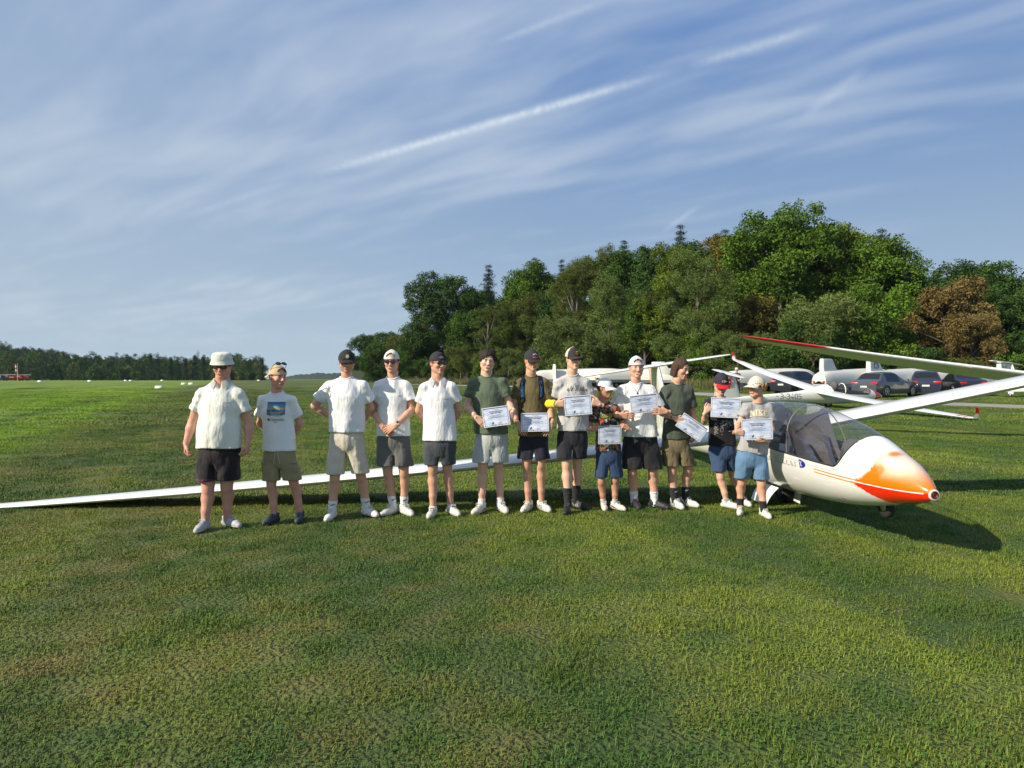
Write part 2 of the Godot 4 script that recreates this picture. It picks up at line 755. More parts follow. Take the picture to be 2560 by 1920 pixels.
# ---------------------------------------------------------------- grass
func turf_patch(size: float, count: int, tall: float, wide: float, stalks: float, r: RandomNumberGenerator) -> ArrayMesh:
	var mb := MB.new()
	for i in count:
		var at := Vector3(r.randfn(0, size * 0.36), 0, r.randfn(0, size * 0.36))
		var kind := r.randf()
		var hgt := tall * r.randf_range(0.45, 1.15)
		var w := wide * r.randf_range(0.6, 1.2)
		var g := r.randf() * TAU
		var lean := r.randf_range(0.15, 0.9)
		var shade := r.randf_range(0.55, 1.5)
		mb.col = Color(shade * r.randf_range(0.85, 1.15), shade, shade * 0.95)
		if kind < stalks: # dry stalk lying over
			mb.col = Color(2.2, 1.45, 3.6) * r.randf_range(0.7, 1.2)
			lean = r.randf_range(1.2, 2.6)
			hgt *= 0.75
		elif kind < stalks + 0.13: # broad clover leaf, held flat
			mb.col = Color(0.62, 0.95, 0.9) * r.randf_range(0.8, 1.3)
			var y := hgt * 0.55
			var rr := wide * r.randf_range(1.1, 2.0)
			var q := []
			for k in 5:
				q.append(mb.p(at + Vector3(cos(g + k * TAU / 5) * rr, y + r.randf_range(-0.3, 0.3) * rr, sin(g + k * TAU / 5) * rr)))
			mb.tri(q[0], q[2], q[1])
			mb.tri(q[0], q[3], q[2])
			mb.tri(q[0], q[4], q[3])
			continue
		var dir := Vector3(cos(g), 0, sin(g))
		var side := Vector3(-dir.z, 0, dir.x) * w * 0.5
		var mid := at + Vector3(0, hgt * 0.6, 0) + dir * hgt * lean * 0.30
		var tip := at + Vector3(0, hgt * clampf(1.1 - lean * 0.35, 0.12, 1.0), 0) + dir * hgt * lean * 0.85
		var a := mb.p(at - side)
		var b := mb.p(at + side)
		var c := mb.p(mid + side * 0.8)
		var d := mb.p(mid - side * 0.8)
		var e := mb.p(tip)
		mb.quad(a, b, c, d)
		mb.tri(d, c, e)
	mb.col = Color(1, 1, 1)
	return mb.mesh()

func build_grass() -> void:
	var r := RandomNumberGenerator.new()
	r.seed = 99
	var m := mat("grass_blade", Color(1, 1, 1), 0.75, {"backlight_enabled": true, "backlight": Color(0.30, 0.30, 0.30), "metallic_specular": 0.22})
	# near, middle and far swathes: cell, from, to, blades, height, width, variants
	for lod in [[0.24, 1.6, 9.0, 360, 0.030, 0.0042, 6], [0.42, 9.0, 22.0, 340, 0.036, 0.0085, 4], [1.0, 22.0, 64.0, 420, 0.045, 0.021, 4]]:
		var cell: float = lod[0]
		var lists := []
		for k in lod[6]:
			lists.append(PackedFloat32Array())
		var z: float = -lod[1]
		while z > -lod[2]:
			var reach := -z * 0.74 + 1.6
			var x := -reach
			while x < reach:
				var px := x + r.randf_range(-0.5, 0.5) * cell
				var pz := z + r.randf_range(-0.5, 0.5) * cell
				x += cell
				if not off_track(px, pz):
					continue
				if -z > 40.0 and r.randf() < (-z - 40.0) / 26.0:
					continue
				var t := turf(px, pz)
				var g := r.randf() * TAU
				var s := r.randf_range(0.85, 1.2)
				var cs := cos(g) * s
				var sn := sin(g) * s
				var sy := s * clampf(0.85 + 0.75 * nt2.get_noise_2d(px * 1.4 + 60.0, pz * 1.4) - 0.35 * t.a, 0.3, 1.5)
				var pick := clampi(int((t.a * 1.5 + r.randf_range(-0.18, 0.18)) * lists.size()), 0, lists.size() - 1)
				lists[pick].append_array(PackedFloat32Array([cs, 0, sn, px, 0, sy, 0, gh(px, pz) + 0.002, -sn, 0, cs, pz, t.r * 1.68, t.g * 1.64, t.b * 1.15, 1]))
			z -= cell
		for k in lists.size():
			var mm := MultiMesh.new()
			mm.transform_format = MultiMesh.TRANSFORM_3D
			mm.use_colors = true
			mm.mesh = turf_patch(cell, lod[3], lod[4], lod[5], lerpf(0.04, 0.42, k / (lists.size() - 1.0)), r)
			mm.mesh.surface_set_material(0, m)
			mm.instance_count = lists[k].size() / 16
			mm.buffer = lists[k]
			var o := MultiMeshInstance3D.new()
			o.name = numbered("grass")
			o.multimesh = mm
			o.material_override = m
			add_child(o)
			tag(o, "short mown grass with clover and dry stalks covering the airfield", "grass", "mown grass of the airfield", "stuff")

# ---------------------------------------------------------------- gliders
# stations behind the nose, then crown, keel and half width there (metres above the ground as it stands)
const FS := [0.0, 0.02, 0.07, 0.15, 0.33, 0.55, 0.81, 1.05, 1.32, 1.65, 2.02, 2.4, 2.85, 3.2, 3.6, 4.1, 4.7, 5.5, 6.5, 7.5, 8.5, 8.75]
const FT := [0.590, 0.625, 0.668, 0.722, 0.816, 0.898, 1.0, 1.075, 1.14, 1.205, 1.255, 1.275, 1.265, 1.225, 1.13, 0.995, 0.875, 0.79, 0.71, 0.62, 0.53, 0.50]
const FB := [0.575, 0.540, 0.520, 0.495, 0.458, 0.400, 0.350, 0.312, 0.282, 0.255, 0.235, 0.222, 0.222, 0.232, 0.26, 0.30, 0.325, 0.325, 0.30, 0.27, 0.24, 0.25]
const FW := [0.006, 0.035, 0.070, 0.110, 0.175, 0.225, 0.268, 0.297, 0.318, 0.335, 0.348, 0.355, 0.352, 0.33, 0.285, 0.225, 0.175, 0.145, 0.12, 0.098, 0.075, 0.06]
const ZERO_S := 2.95

# point on the fuselage skin: s behind the nose, f round from the crown towards +x; off = outwards
func hull(s: float, f: float, off := 0.0) -> Vector3:
	var top := curve(FS, FT, s)
	var bot := curve(FS, FB, s)
	var w := curve(FS, FW, s)
	var c := bot + (top - bot) * 0.47
	var sn := sin(f)
	var cs := cos(f)
	var e := 0.92
	var x := (w + off) * signf(sn) * pow(absf(sn), e)
	var y := c + ((top - c + off) if cs > 0 else (c - bot + off)) * signf(cs) * pow(absf(cs), e)
	return Vector3(x, y, ZERO_S - s)

# the angle at which the skin reaches height y on the +x side
func hull_angle(s: float, y: float) -> float:
	var top := curve(FS, FT, s)
	var bot := curve(FS, FB, s)
	var c := bot + (top - bot) * 0.47
	if y >= c:
		return acos(clampf(pow(clampf((y - c) / (top - c), 0.0, 1.0), 1.0 / 0.92), 0.0, 1.0))
	return PI - acos(clampf(pow(clampf((c - y) / (c - bot), 0.0, 1.0), 1.0 / 0.92), 0.0, 1.0))

func sill_angle(s: float) -> float:
	if s <= 0.81 or s >= 3.08:
		return 0.0
	var a := hull_angle(s, 0.735 + 0.0455 * (s - 1.03))
	if s < 1.05:
		return a * pow(1.0 - pow((1.05 - s) / 0.24, 2.0), 0.5)
	if s > 2.72:
		return a * pow(1.0 - pow((s - 2.72) / 0.36, 2.0), 0.5)
	return a

# thin aerofoil: ring of points between chord shares x0 and x1
func foil(le: Vector3, aft: Vector3, up: Vector3, chord: float, thick: float, x0: float, x1: float, n := 11) -> PackedVector3Array:
	var r := PackedVector3Array()
	for k in n * 2:
		var j := k if k < n else 2 * n - 1 - k
		var t := j / float(n - 1)
		var x := x0 + (x1 - x0) * (0.5 - 0.5 * cos(PI * t) if x0 < 0.01 else t)
		var yt := 5.0 * thick * (0.2969 * sqrt(x) - 0.126 * x - 0.3516 * x * x + 0.2843 * x * x * x - 0.1036 * x * x * x * x)
		var cam := 0.022 * (1.0 - pow(2.0 * x - 0.9, 2.0))
		r.append(le + aft * (x * chord) + up * (chord * (cam + (yt if k < n else -yt))))
	return r

func loft(secs: Array, x0 := 0.0, x1 := 1.0, mirrored := false) -> MB:
	var mb := MB.new()
	var rows := []
	for q in secs:
		rows.append(foil(q[0], q[1], q[2], q[3], q[4], x0, x1))
	mb.sheet(rows, true, mirrored)
	for e in [0, rows.size() - 1]:
		var r: PackedVector3Array = rows[e]
		var n := r.size() / 2
		for j in n - 1:
			var a := mb.p(r[j])
			var b := mb.p(r[j + 1])
			var c := mb.p(r[2 * n - 2 - j])
			var d := mb.p(r[2 * n - 1 - j])
			if (e == 0) != mirrored:
				mb.quad(d, c, b, a)
			else:
				mb.quad(a, b, c, d)
	return mb

func wing_y(t: float) -> float:
	return 0.855 + 0.03 * t + 0.0028 * t * t

func wing_section(t: float, side: float, half: float, pitch: float) -> Array:
	var u := t / half
	var chord := curve([0.0, 0.55, 0.85, 0.97, 1.0], [1.0, 0.82, 0.56, 0.36, 0.22], u)
	var z := 0.12 - 0.012 * t * (1.0 if u < 0.85 else 1.0) - maxf(0.0, u - 0.9) * 1.2
	var slope := 0.03 + 0.0056 * t
	return [Vector3(side * t, wing_y(t) + pitch * 0.3 * chord, z), Vector3(0, -sin(pitch), -cos(pitch)), Vector3(-side * slope, cos(pitch), -sin(pitch)).normalized(), chord, 0.155 - 0.03 * u]

# the whole aircraft round ZERO_S: parts go under root
func glider(root: Node3D, half: float, pitch: float, paint: Callable, tip_paint: Callable, glass: Material, look: StandardMaterial3D, winglet := true, winged := true) -> void:
	# skin with the cockpit left open
	var skin := MB.new()
	var pane := MB.new()
	var rows := []
	var panes := []
	var ss := []
	var s := 0.0
	while s < 8.76:
		ss.append(s)
		s += 0.008 if s < 0.1 else 0.016 if s < 1.1 else 0.08 if s < 3.3 else 0.2
	var cols := []
	for q in ss:
		var f0 := sill_angle(q)
		var row := PackedVector3Array()
		for k in 121:
			var f := f0 + (TAU - 2.0 * f0) * k / 120.0
			var pt := hull(q, f)
			row.append(pt)
			cols.append(paint.call(q, f, pt))
		rows.append(row)
		if q > 0.80 and q < 3.10:
			var pr := PackedVector3Array()
			for k in 41:
				pr.append(hull(q, -f0 + 2.0 * f0 * k / 40.0, 0.0))
			panes.append(pr)
	skin.sheet(rows, false)
	for i in cols.size():
		skin.c[i] = cols[i]
	part("fuselage", skin.mesh(), look, root)
	pane.sheet(panes, false)
	part("canopy", pane.mesh(), glass, root)
	# rim of the canopy
	var rim := MB.new()
	for side in [-1.0, 1.0]:
		var pts := PackedVector3Array()
		for q in ss:
			if q > 0.815 and q < 3.08:
				pts.append(hull(q, side * sill_angle(q), 0.0))
		rim.tube(pts, PackedFloat32Array([0.008]), 6)
	part("canopy_rim", rim.mesh(), mat("black_rubber", Color(0.02, 0.02, 0.022), 0.6), root)
	# wings, each with an aileron
	for side in ([-1.0, 1.0] if winged else []):
		var flip: bool = side > 0
		var a := []
		var b := []
		var d := []
		for t in [0.2, 0.6, 1.2, 2.0, 3.0, 4.0, 5.0]:
			a.append(wing_section(t * half / 10.0, side, half, pitch))
		for i in 26:
			b.append(wing_section((0.5 + 0.46 * i / 25.0) * half, side, half, pitch))
		for i in 7:
			d.append(wing_section((0.96 + 0.04 * i / 6.0) * half, side, half, pitch))
		var w := MB.new()
		w.add(loft(a, 0.0, 1.0, flip))
		w.add(loft(b, 0.0, 0.82, flip))
		w.add(loft(d, 0.0, 1.0, flip))
		tip_paint.call(w, half, side)
		var wing := part("wing", w.mesh(), look, root)
		var al := loft(b, 0.826, 1.0, flip)
		part("aileron", al.mesh(), look, wing)
		if winglet:
			var q := []
			var tip: Array = wing_section(half, side, half, pitch)
			for i in 7:
				var u := i / 6.0
				var lean := 0.25 * u
				q.append([tip[0] + Vector3(side * (0.02 + lean * 0.35), 0.45 * u, -0.16 * u * u - 0.02), Vector3(0, 0, -1), Vector3(-side, 0.3 * u, 0).normalized(), lerpf(0.24, 0.11, u), 0.10])
			var wl := loft(q, 0.0, 1.0, flip)
			tip_paint.call(wl, half, side)
			part("winglet", wl.mesh(), look, wing)
	# tail
	var fin := []
	var rud := []
	for i in 9:
		var u := i / 8.0
		var y := lerpf(0.52, 1.76, u)
		fin.append([Vector3(0, y, ZERO_S - lerpf(7.55, 8.02, u)), Vector3(0, 0, -1), Vector3(1, 0, 0), lerpf(1.22, 0.76, u), 0.11])
		rud.append([Vector3(0, y if i else 0.28, ZERO_S - lerpf(7.55, 8.02, u)), Vector3(0, 0, -1), Vector3(1, 0, 0), lerpf(1.22, 0.76, u), 0.11])
	var fm := loft(fin, 0.0, 0.70)
	part("fin", fm.mesh(), look, root)
	var rm := loft(rud, 0.71, 1.0)
	part("rudder", rm.mesh(), look, root)
	var tp := MB.new()
	var el := MB.new()
	for side in [-1.0, 1.0]:
		var q := []
		for u in [0.0, 0.3, 0.6, 0.85, 0.95, 1.0]:
			q.append([Vector3(side * 1.5 * u, 1.79, ZERO_S - 8.0 - 0.12 * u - maxf(0, u - 0.85) * 0.5), Vector3(0, 0, -1), Vector3(0, 1, 0), lerpf(0.56, 0.34, u) - maxf(0, u - 0.85) * 0.7, 0.12])
		tp.add(loft(q, 0.0, 0.70, side > 0))
		el.add(loft(q, 0.715, 1.0, side > 0))
	var stab := part("tailplane", tp.mesh(), look, root)
	part("elevator", el.mesh(), look, stab)
	# wheels
	var tyre := mat("tyre_rubber", Color(0.018, 0.018, 0.019), 0.85)
	var rimm := mat("wheel_alloy", Color(0.5, 0.5, 0.5), 0.4, {"metallic": 0.7})
	for q in [[ZERO_S, 0.19, 0.19, 0.06], [8.05, 0.10, 0.10, 0.035]]:
		var m := MB.new()
		m.lathe([Vector2(q[2] * 0.55, -q[3]), Vector2(q[2] * 0.9, -q[3]), Vector2(q[2], -q[3] * 0.5), Vector2(q[2], q[3] * 0.5), Vector2(q[2] * 0.9, q[3]), Vector2(q[2] * 0.55, q[3])], 28)
		var wh := part("wheel", m.mesh(), tyre, root)
		wh.position = Vector3(0, q[1], ZERO_S - q[0])
		wh.rotation.z = PI / 2
		var r := MB.new()
		r.lathe([Vector2(0.001, -q[3] * 0.8), Vector2(q[2] * 0.57, -q[3] * 0.9), Vector2(q[2] * 0.57, q[3] * 0.9), Vector2(0.001, q[3] * 0.8)], 20)
		part("rim", r.mesh(), rimm, wh)
	var fork := MB.new()
	fork.box(Vector3(0, 0.22, ZERO_S - 8.02), Vector3(0.06, 0.16, 0.26), Basis(), 0.02)
	part("tail_wheel_fairing", fork.mesh(), look, root)

func gel(key: String) -> StandardMaterial3D:
	return mat(key, Color(0.80, 0.80, 0.775), 0.22, {"clearcoat_enabled": true, "clearcoat": 0.6, "clearcoat_roughness": 0.06})

func seat(root: Node3D, pts: Array, w: float, m: Material, called: String) -> MeshInstance3D:
	# a bent sheet with thickness: points (station, height)
	var mb := MB.new()
	var up := []
	var lo := []
	for q in pts:
		var ra := PackedVector3Array()
		var rb := PackedVector3Array()
		for k in 9:
			var u := (k - 4) / 4.0
			var rise: float = 0.05 * u * u
			ra.append(Vector3(u * w, q.y + rise, ZERO_S - q.x + rise))
			rb.append(Vector3(u * w, q.y + rise - 0.025, ZERO_S - q.x + rise - 0.02))
		up.append(ra)
		lo.append(rb)
	mb.sheet(up, false, false)
	mb.sheet(lo, false, true)
	return part(called, mb.mesh(), m, root)

func build_main_glider() -> void:
	var root := thing("glider", "large white two-seat glider with a faded orange nose, parked behind the line of people", "glider", Vector3(3.36, 0, -8.70))
	root.basis = Basis(Vector3.UP, 0.052) * Basis(Vector3(0, 0, 1), 0.146)
	var blot := noise(41, 3.0, 3)
	var paint := func(s: float, f: float, q: Vector3) -> Color:
		var white := Color(1, 1, 1)
		if s > 0.95:
			return white
		var stripe := 0.592 + 0.046 * s
		if q.y < stripe:
			var u := clampf((q.y - 0.395) / (stripe - 0.395), 0.0, 1.0)
			return Color(1.15, 0.028, 0.004) if s < 0.33 + 0.50 * pow(u, 1.25) else white
		var back := 0.53 + 0.20 * pow(clampf((0.80 - q.y) / 0.16, 0.0, 1.0), 2.0)
		if s > back:
			return white
		# sun-faded film: orange keeps its colour along the stripe, at the rear edge and in one spot on top
		var wob := 0.5 * blot.get_noise_3d(q.x * 2.0, q.y * 2.0, q.z * 2.0)
		var keep := clampf(1.3 - (q.y - stripe) / (0.155 + 0.04 * wob), 0.0, 1.0)
		keep = maxf(keep, clampf(1.0 - (back - s) / 0.17 - (q.y - 0.78) / 0.10 + wob, 0.0, 1.0))
		keep = maxf(keep, clampf(1.3 - Vector2((s - 0.47) * 1.2, q.x * 0.8).length() / 0.06, 0.0, 1.0) if q.y > 0.75 else 0.0)
		keep = maxf(keep, clampf(1.0 - s / 0.09, 0.0, 1.0))
		return Color(1.10, 0.80, 0.66).lerp(Color(1.15, 0.22, 0.004), keep * keep * (3.0 - 2.0 * keep)).lerp(Color(1.15, 0.10, 0.004), clampf(1.0 - (q.y - stripe) / 0.03, 0.0, 1.0) * 0.6)
	var none := func(_m: MB, _h: float, _s: float) -> void: pass
	var glass := mat("canopy_glass", Color(0.10, 0.12, 0.14), 0.02, {"transparency": BaseMaterial3D.TRANSPARENCY_ALPHA})
	glass.albedo_color.a = 0.05
	var white := gel("white_gelcoat")
	glider(root, 10.0, 0.035, paint, none, glass, white)
	# white pinstripe through the orange, twin orange lines behind it
	var flank := func(s: float, y: float, off := 0.0025) -> Vector3:
		return hull(s, -hull_angle(s, y), off)
	var lines := [[0.05, 0.80, 0.0, 0.010, Color(0.80, 0.78, 0.74)], [0.72, 1.38, 0.016, 0.010, Color(0.80, 0.22, 0.02)], [0.72, 1.38, -0.014, 0.010, Color(0.80, 0.22, 0.02)]]
	var paint_m := mat("paint_film", Color(1, 1, 1), 0.3)
	for l in lines:
		var mb := MB.new()
		mb.col = l[4]
		var rows := [PackedVector3Array(), PackedVector3Array()]
		for i in 61:
			var s: float = lerpf(l[0], l[1], i / 60.0)
			var y: float = 0.592 + 0.046 * s + l[2]
			rows[0].append(flank.call(s, y - l[3] * 0.5, 0.002))
			rows[1].append(flank.call(s, y + l[3] * 0.5, 0.002))
		mb.sheet(rows, false, true)
		part("pinstripe", mb.mesh(), paint_m, root)
	# the type name in spaced thin capitals, then the blue mark with its white cross
	var words := MB.new()
	words.col = Color(0.23, 0.23, 0.23)
	var at := 2.56
	for ch in ["D", "u", "o", "", "D", "i", "s", "c", "u", "s"]:
		if ch == "":
			at -= 0.06
			continue
		var cap := 0.062 if ch == "D" else 0.060
		var l := letters(ch, cap, false, true)
		var a0 := at
		laid(l, func(x: float, y: float) -> Vector3: return flank.call(a0 - x, 0.652 + y, 0.003))
		for i in l.c.size():
			l.c[i] = words.col
		words.add(l)
		var under := MB.new()
		under.col = words.col
		var wl := 0.052 if ch == "D" else 0.03
		var e := [flank.call(at - wl, 0.650, 0.003), flank.call(at - wl - 0.05, 0.650, 0.003), flank.call(at - wl - 0.05, 0.656, 0.003), flank.call(at - wl, 0.656, 0.003)]
		if ch != "s" or at > 1.9:
			under.face(e[0], e[1], e[2], e[3])
			words.add(under)
		at -= 0.092
	part("type_lettering", words.mesh(), paint_m, root)
	var mark := MB.new()
	mark.col = Color(0.02, 0.02, 0.28)
	var rim_pts := []
	for i in 24:
		var u := i / 23.0
		var y0 := 0.045 * sqrt(maxf(0.0, 1.0 - u * u))
		rim_pts.append([1.66 - 0.03 * (1.0 if i else 0.0) * 0.0 - 0.125 * u, y0])
	var rr := [PackedVector3Array(), PackedVector3Array()]
	for q in rim_pts:
		rr[0].append(flank.call(q[0], 0.695 - q[1], 0.003))
		rr[1].append(flank.call(q[0], 0.695 + q[1], 0.003))
	mark.sheet(rr, false, true)
	var x_mark := letters("X", 0.05, false, true)
	laid(x_mark, func(x: float, y: float) -> Vector3: return flank.call(1.645 - x, 0.670 + y, 0.005))
	for i in x_mark.c.size():
		x_mark.c[i] = Color(0.85, 0.85, 0.88)
	mark.add(x_mark)
	part("blue_emblem", mark.mesh(), paint_m, root)
	# seam of the canopy frame below the sill
	var seam := MB.new()
	seam.col = Color(0.45, 0.45, 0.43)
	var sr := [PackedVector3Array(), PackedVector3Array()]
	for i in 50:
		var s := 0.95 + 1.75 * i / 49.0
		var y := 0.735 + 0.0455 * (s - 1.03) - 0.055 + 0.12 * pow(clampf((1.12 - s) / 0.17, 0.0, 1.0), 2.0)
		sr[0].append(flank.call(s, y, 0.0012))
		sr[1].append(flank.call(s, y + 0.005, 0.0012))
	seam.sheet(sr, false, true)
	part("frame_seam", seam.mesh(), paint_m, root)
	# cockpit
	var grey := mat("cockpit_grey", Color(0.13, 0.13, 0.135), 0.7)
	var dark := mat("cockpit_dark", Color(0.045, 0.045, 0.055), 0.6)
	var tub := MB.new()
	var trows := []
	for i in 26:
		var s := 0.78 + 2.3 * i / 25.0
		var row := PackedVector3Array()
		var f0 := maxf(sill_angle(s), 1.1)
		for k in 31:
			var f := f0 + (TAU - 2.0 * f0) * k / 30.0
			row.append(hull(s, f, -0.03))
		trows.append(row)
	tub.sheet(trows, false, true)
	part("cockpit_tub", tub.mesh(), grey, root)
	var cushion := mat("seat_cloth", Color(0.075, 0.07, 0.078), 0.9)
	var belt := mat("blue_webbing", Color(0.045, 0.05, 0.085), 0.8)
	for k in 2:
		var z := 0.0 if k == 0 else 0.98
		var st := seat(root, [Vector2(1.10 + z, 0.36), Vector2(1.40 + z, 0.40), Vector2(1.62 + z, 0.38), Vector2(1.80 + z, 0.44), Vector2(1.92 + z, 0.62), Vector2(2.02 + z, 0.85), Vector2(2.08 + z, 1.06), Vector2(2.11 + z, 1.13 if k == 0 else 1.08)], 0.23, cushion if k == 0 else dark, "seat")
		for side in [-1.0, 1.0]:
			var b := MB.new()
			var pts := [Vector2(2.0 + z, 0.86), Vector2(1.88 + z, 0.68), Vector2(1.74 + z, 0.52), Vector2(1.62 + z, 0.50)]
			var rows := [PackedVector3Array(), PackedVector3Array()]
			for i in pts.size():
				var x: float = side * lerpf(0.13, 0.03, i / 3.0)
				rows[0].append(Vector3(x - 0.025, pts[i].y + 0.035, ZERO_S - pts[i].x + 0.035))
				rows[1].append(Vector3(x + 0.025, pts[i].y + 0.035, ZERO_S - pts[i].x + 0.035))
			b.sheet(rows, false)
			part("shoulder_belt", b.mesh(), belt, st)
		var stick := MB.new()
		stick.tube(PackedVector3Array([Vector3(0, 0.36, ZERO_S - 1.38 - z), Vector3(0, 0.55, ZERO_S - 1.42 - z), Vector3(0, 0.70, ZERO_S - 1.46 - z)]), PackedFloat32Array([0.012, 0.012, 0.018]), 8)
		part("control_stick", stick.mesh(), dark, root)
		var panel := MB.new()
		panel.box(Vector3(0, 0.76, ZERO_S - 1.16 - z * 1.02), Vector3(0.30, 0.24, 0.05), Basis(Vector3.RIGHT, 0.35), 0.03)
		panel.box(Vector3(0, 0.55, ZERO_S - 1.12 - z * 1.02), Vector3(0.16, 0.3, 0.10), Basis(Vector3.RIGHT, 0.35), 0.02)
		var pn := part("instrument_panel", panel.mesh(), dark, root)
		for i in 5:
			var g := MB.new()
			g.lathe([Vector2(0.001, 0.0), Vector2(0.036, 0.0), Vector2(0.038, 0.008), Vector2(0.03, 0.01)], 18)
			var gi := part("gauge", g.mesh(), mat("gauge_face", Color(0.10, 0.10, 0.10), 0.3), pn)
			gi.position = Vector3(-0.09 + 0.09 * (i % 3), 0.81 - 0.10 * (i / 3), ZERO_S - 1.20 - z * 1.02)
			gi.rotation.x = -PI / 2 + 0.35
	var hood := MB.new()
	var hrows := []
	for i in 9:
		var s := 0.84 + 0.34 * i / 8.0
		var row := PackedVector3Array()
		for k in 17:
			var f := -1.25 + 2.5 * k / 16.0
			row.append(hull(s, f, -0.05 - 0.11 * pow(i / 8.0, 0.8)))
		hrows.append(row)
	hood.sheet(hrows, false)
	part("glare_shield", hood.mesh(), mat("glare_cloth", Color(0.07, 0.07, 0.075), 0.9), root)
	var arch := MB.new()
	var ap := PackedVector3Array()
	for k in 25:
		ap.append(hull(1.93 + 0.06 * cos((k - 12) / 12.0 * 1.5), -sill_angle(1.93) + 2.0 * sill_angle(1.93) * k / 24.0, -0.012))
	arch.tube(ap, PackedFloat32Array([0.006]), 6)
	part("canopy_arch", arch.mesh(), mat("arch_tan", Color(0.22, 0.17, 0.12), 0.5), root)
	var paper := MB.new()
	paper.box(Vector3(-0.22, 0.72, ZERO_S - 2.28), Vector3(0.012, 0.20, 0.26), Basis(Vector3(0, 0, 1), -0.3), 0.003)
	part("map_pocket", paper.mesh(), mat("map_paper", Color(0.55, 0.57, 0.62), 0.8), root)
	var bulk := MB.new()
	var br := []
	for i in 2:
		var row := PackedVector3Array()
		for k in 32:
			row.append(hull(3.0 + 0.03 * i, TAU * k / 32.0, -0.02) if i == 0 else Vector3(0, 0.75, ZERO_S - 3.02))
		br.append(row)
	bulk.sheet(br, true)
	part("rear_bulkhead", bulk.mesh(), dark, root)
	# nose: ring of torn white tape round the tow opening, dark bore
	var ring := MB.new()
	var rp := PackedVector3Array()
	for k in 25:
		rp.append(Vector3(cos(TAU * k / 24.0) * 0.036, 0.580 + sin(TAU * k / 24.0) * 0.036, ZERO_S - 0.006))
	ring.tube(rp, PackedFloat32Array([0.011]), 8, false)
	part("tape_ring", ring.mesh(), mat("white_tape", Color(0.75, 0.66, 0.60), 0.6), root)
	var bore := MB.new()
	bore.lathe([Vector2(0.03, 0.0), Vector2(0.033, 0.016), Vector2(0.026, 0.016), Vector2(0.024, 0.004), Vector2(0.001, 0.002)], 20)
	var bo := part("tow_opening", bore.mesh(), mat("bore_dark", Color(0.05, 0.025, 0.02), 0.5), root)
	bo.position = Vector3(0, 0.580, ZERO_S - 0.010)
	bo.rotation.x = PI / 2
	# nose wheel and the gear doors
	var nw := MB.new()
	nw.lathe([Vector2(0.05, -0.03), Vector2(0.09, -0.032), Vector2(0.105, -0.016), Vector2(0.105, 0.016), Vector2(0.09, 0.032), Vector2(0.05, 0.03)], 24)
	var nwo := part("nose_wheel", nw.mesh(), mat("tyre_rubber"), root)
	nwo.position = Vector3(0, 0.355, ZERO_S - 0.74)
	nwo.rotation.z = PI / 2
	var nr := MB.new()
	nr.lathe([Vector2(0.001, -0.024), Vector2(0.052, -0.028), Vector2(0.052, 0.028), Vector2(0.001, 0.024)], 16)
	part("rim", nr.mesh(), mat("wheel_alloy"), nwo)
	for q in [[Vector3(-0.20, 0.265, 0), Vector3(-0.36, 0.07, 0)], [Vector3(0.11, 0.235, 0), Vector3(0.05, 0.03, 0)]]:
		var door := MB.new()
		var a: Vector3 = q[0]
		var b: Vector3 = q[1]
		var n := (b - a).cross(Vector3(0, 0, 1)).normalized() * 0.006
		var dr := []
		for i in 5:
			var u := i / 4.0
			var c := a.lerp(b, u) + n * 3.0 * sin(u * PI)
			dr.append(PackedVector3Array([c + Vector3(0, 0, 0.34 - 0.05 * u) + n, c + Vector3(0, 0, -0.16) + n, c + Vector3(0, 0, -0.16) - n, c + Vector3(0, 0, 0.34 - 0.05 * u) - n]))
		door.sheet(dr, true)
		part("gear_door", door.mesh(), white, root)
	# a stripe on the rudder, a small red flag on the fin
	var flag := MB.new()
	flag.col = Color(0.55, 0.02, 0.02)
	flag.face(Vector3(-0.058, 1.20, ZERO_S - 8.35), Vector3(-0.062, 1.20, ZERO_S - 8.22), Vector3(-0.060, 1.36, ZERO_S - 8.24), Vector3(-0.056, 1.36, ZERO_S - 8.37))
	flag.col = Color(0.80, 0.24, 0.02)
	flag.box(Vector3(0, 1.28, ZERO_S - 8.775), Vector3(0.016, 0.95, 0.05), Basis(Vector3.RIGHT, 0.0), 0.004)
	part("tail_markings", flag.mesh(), paint_m, root)

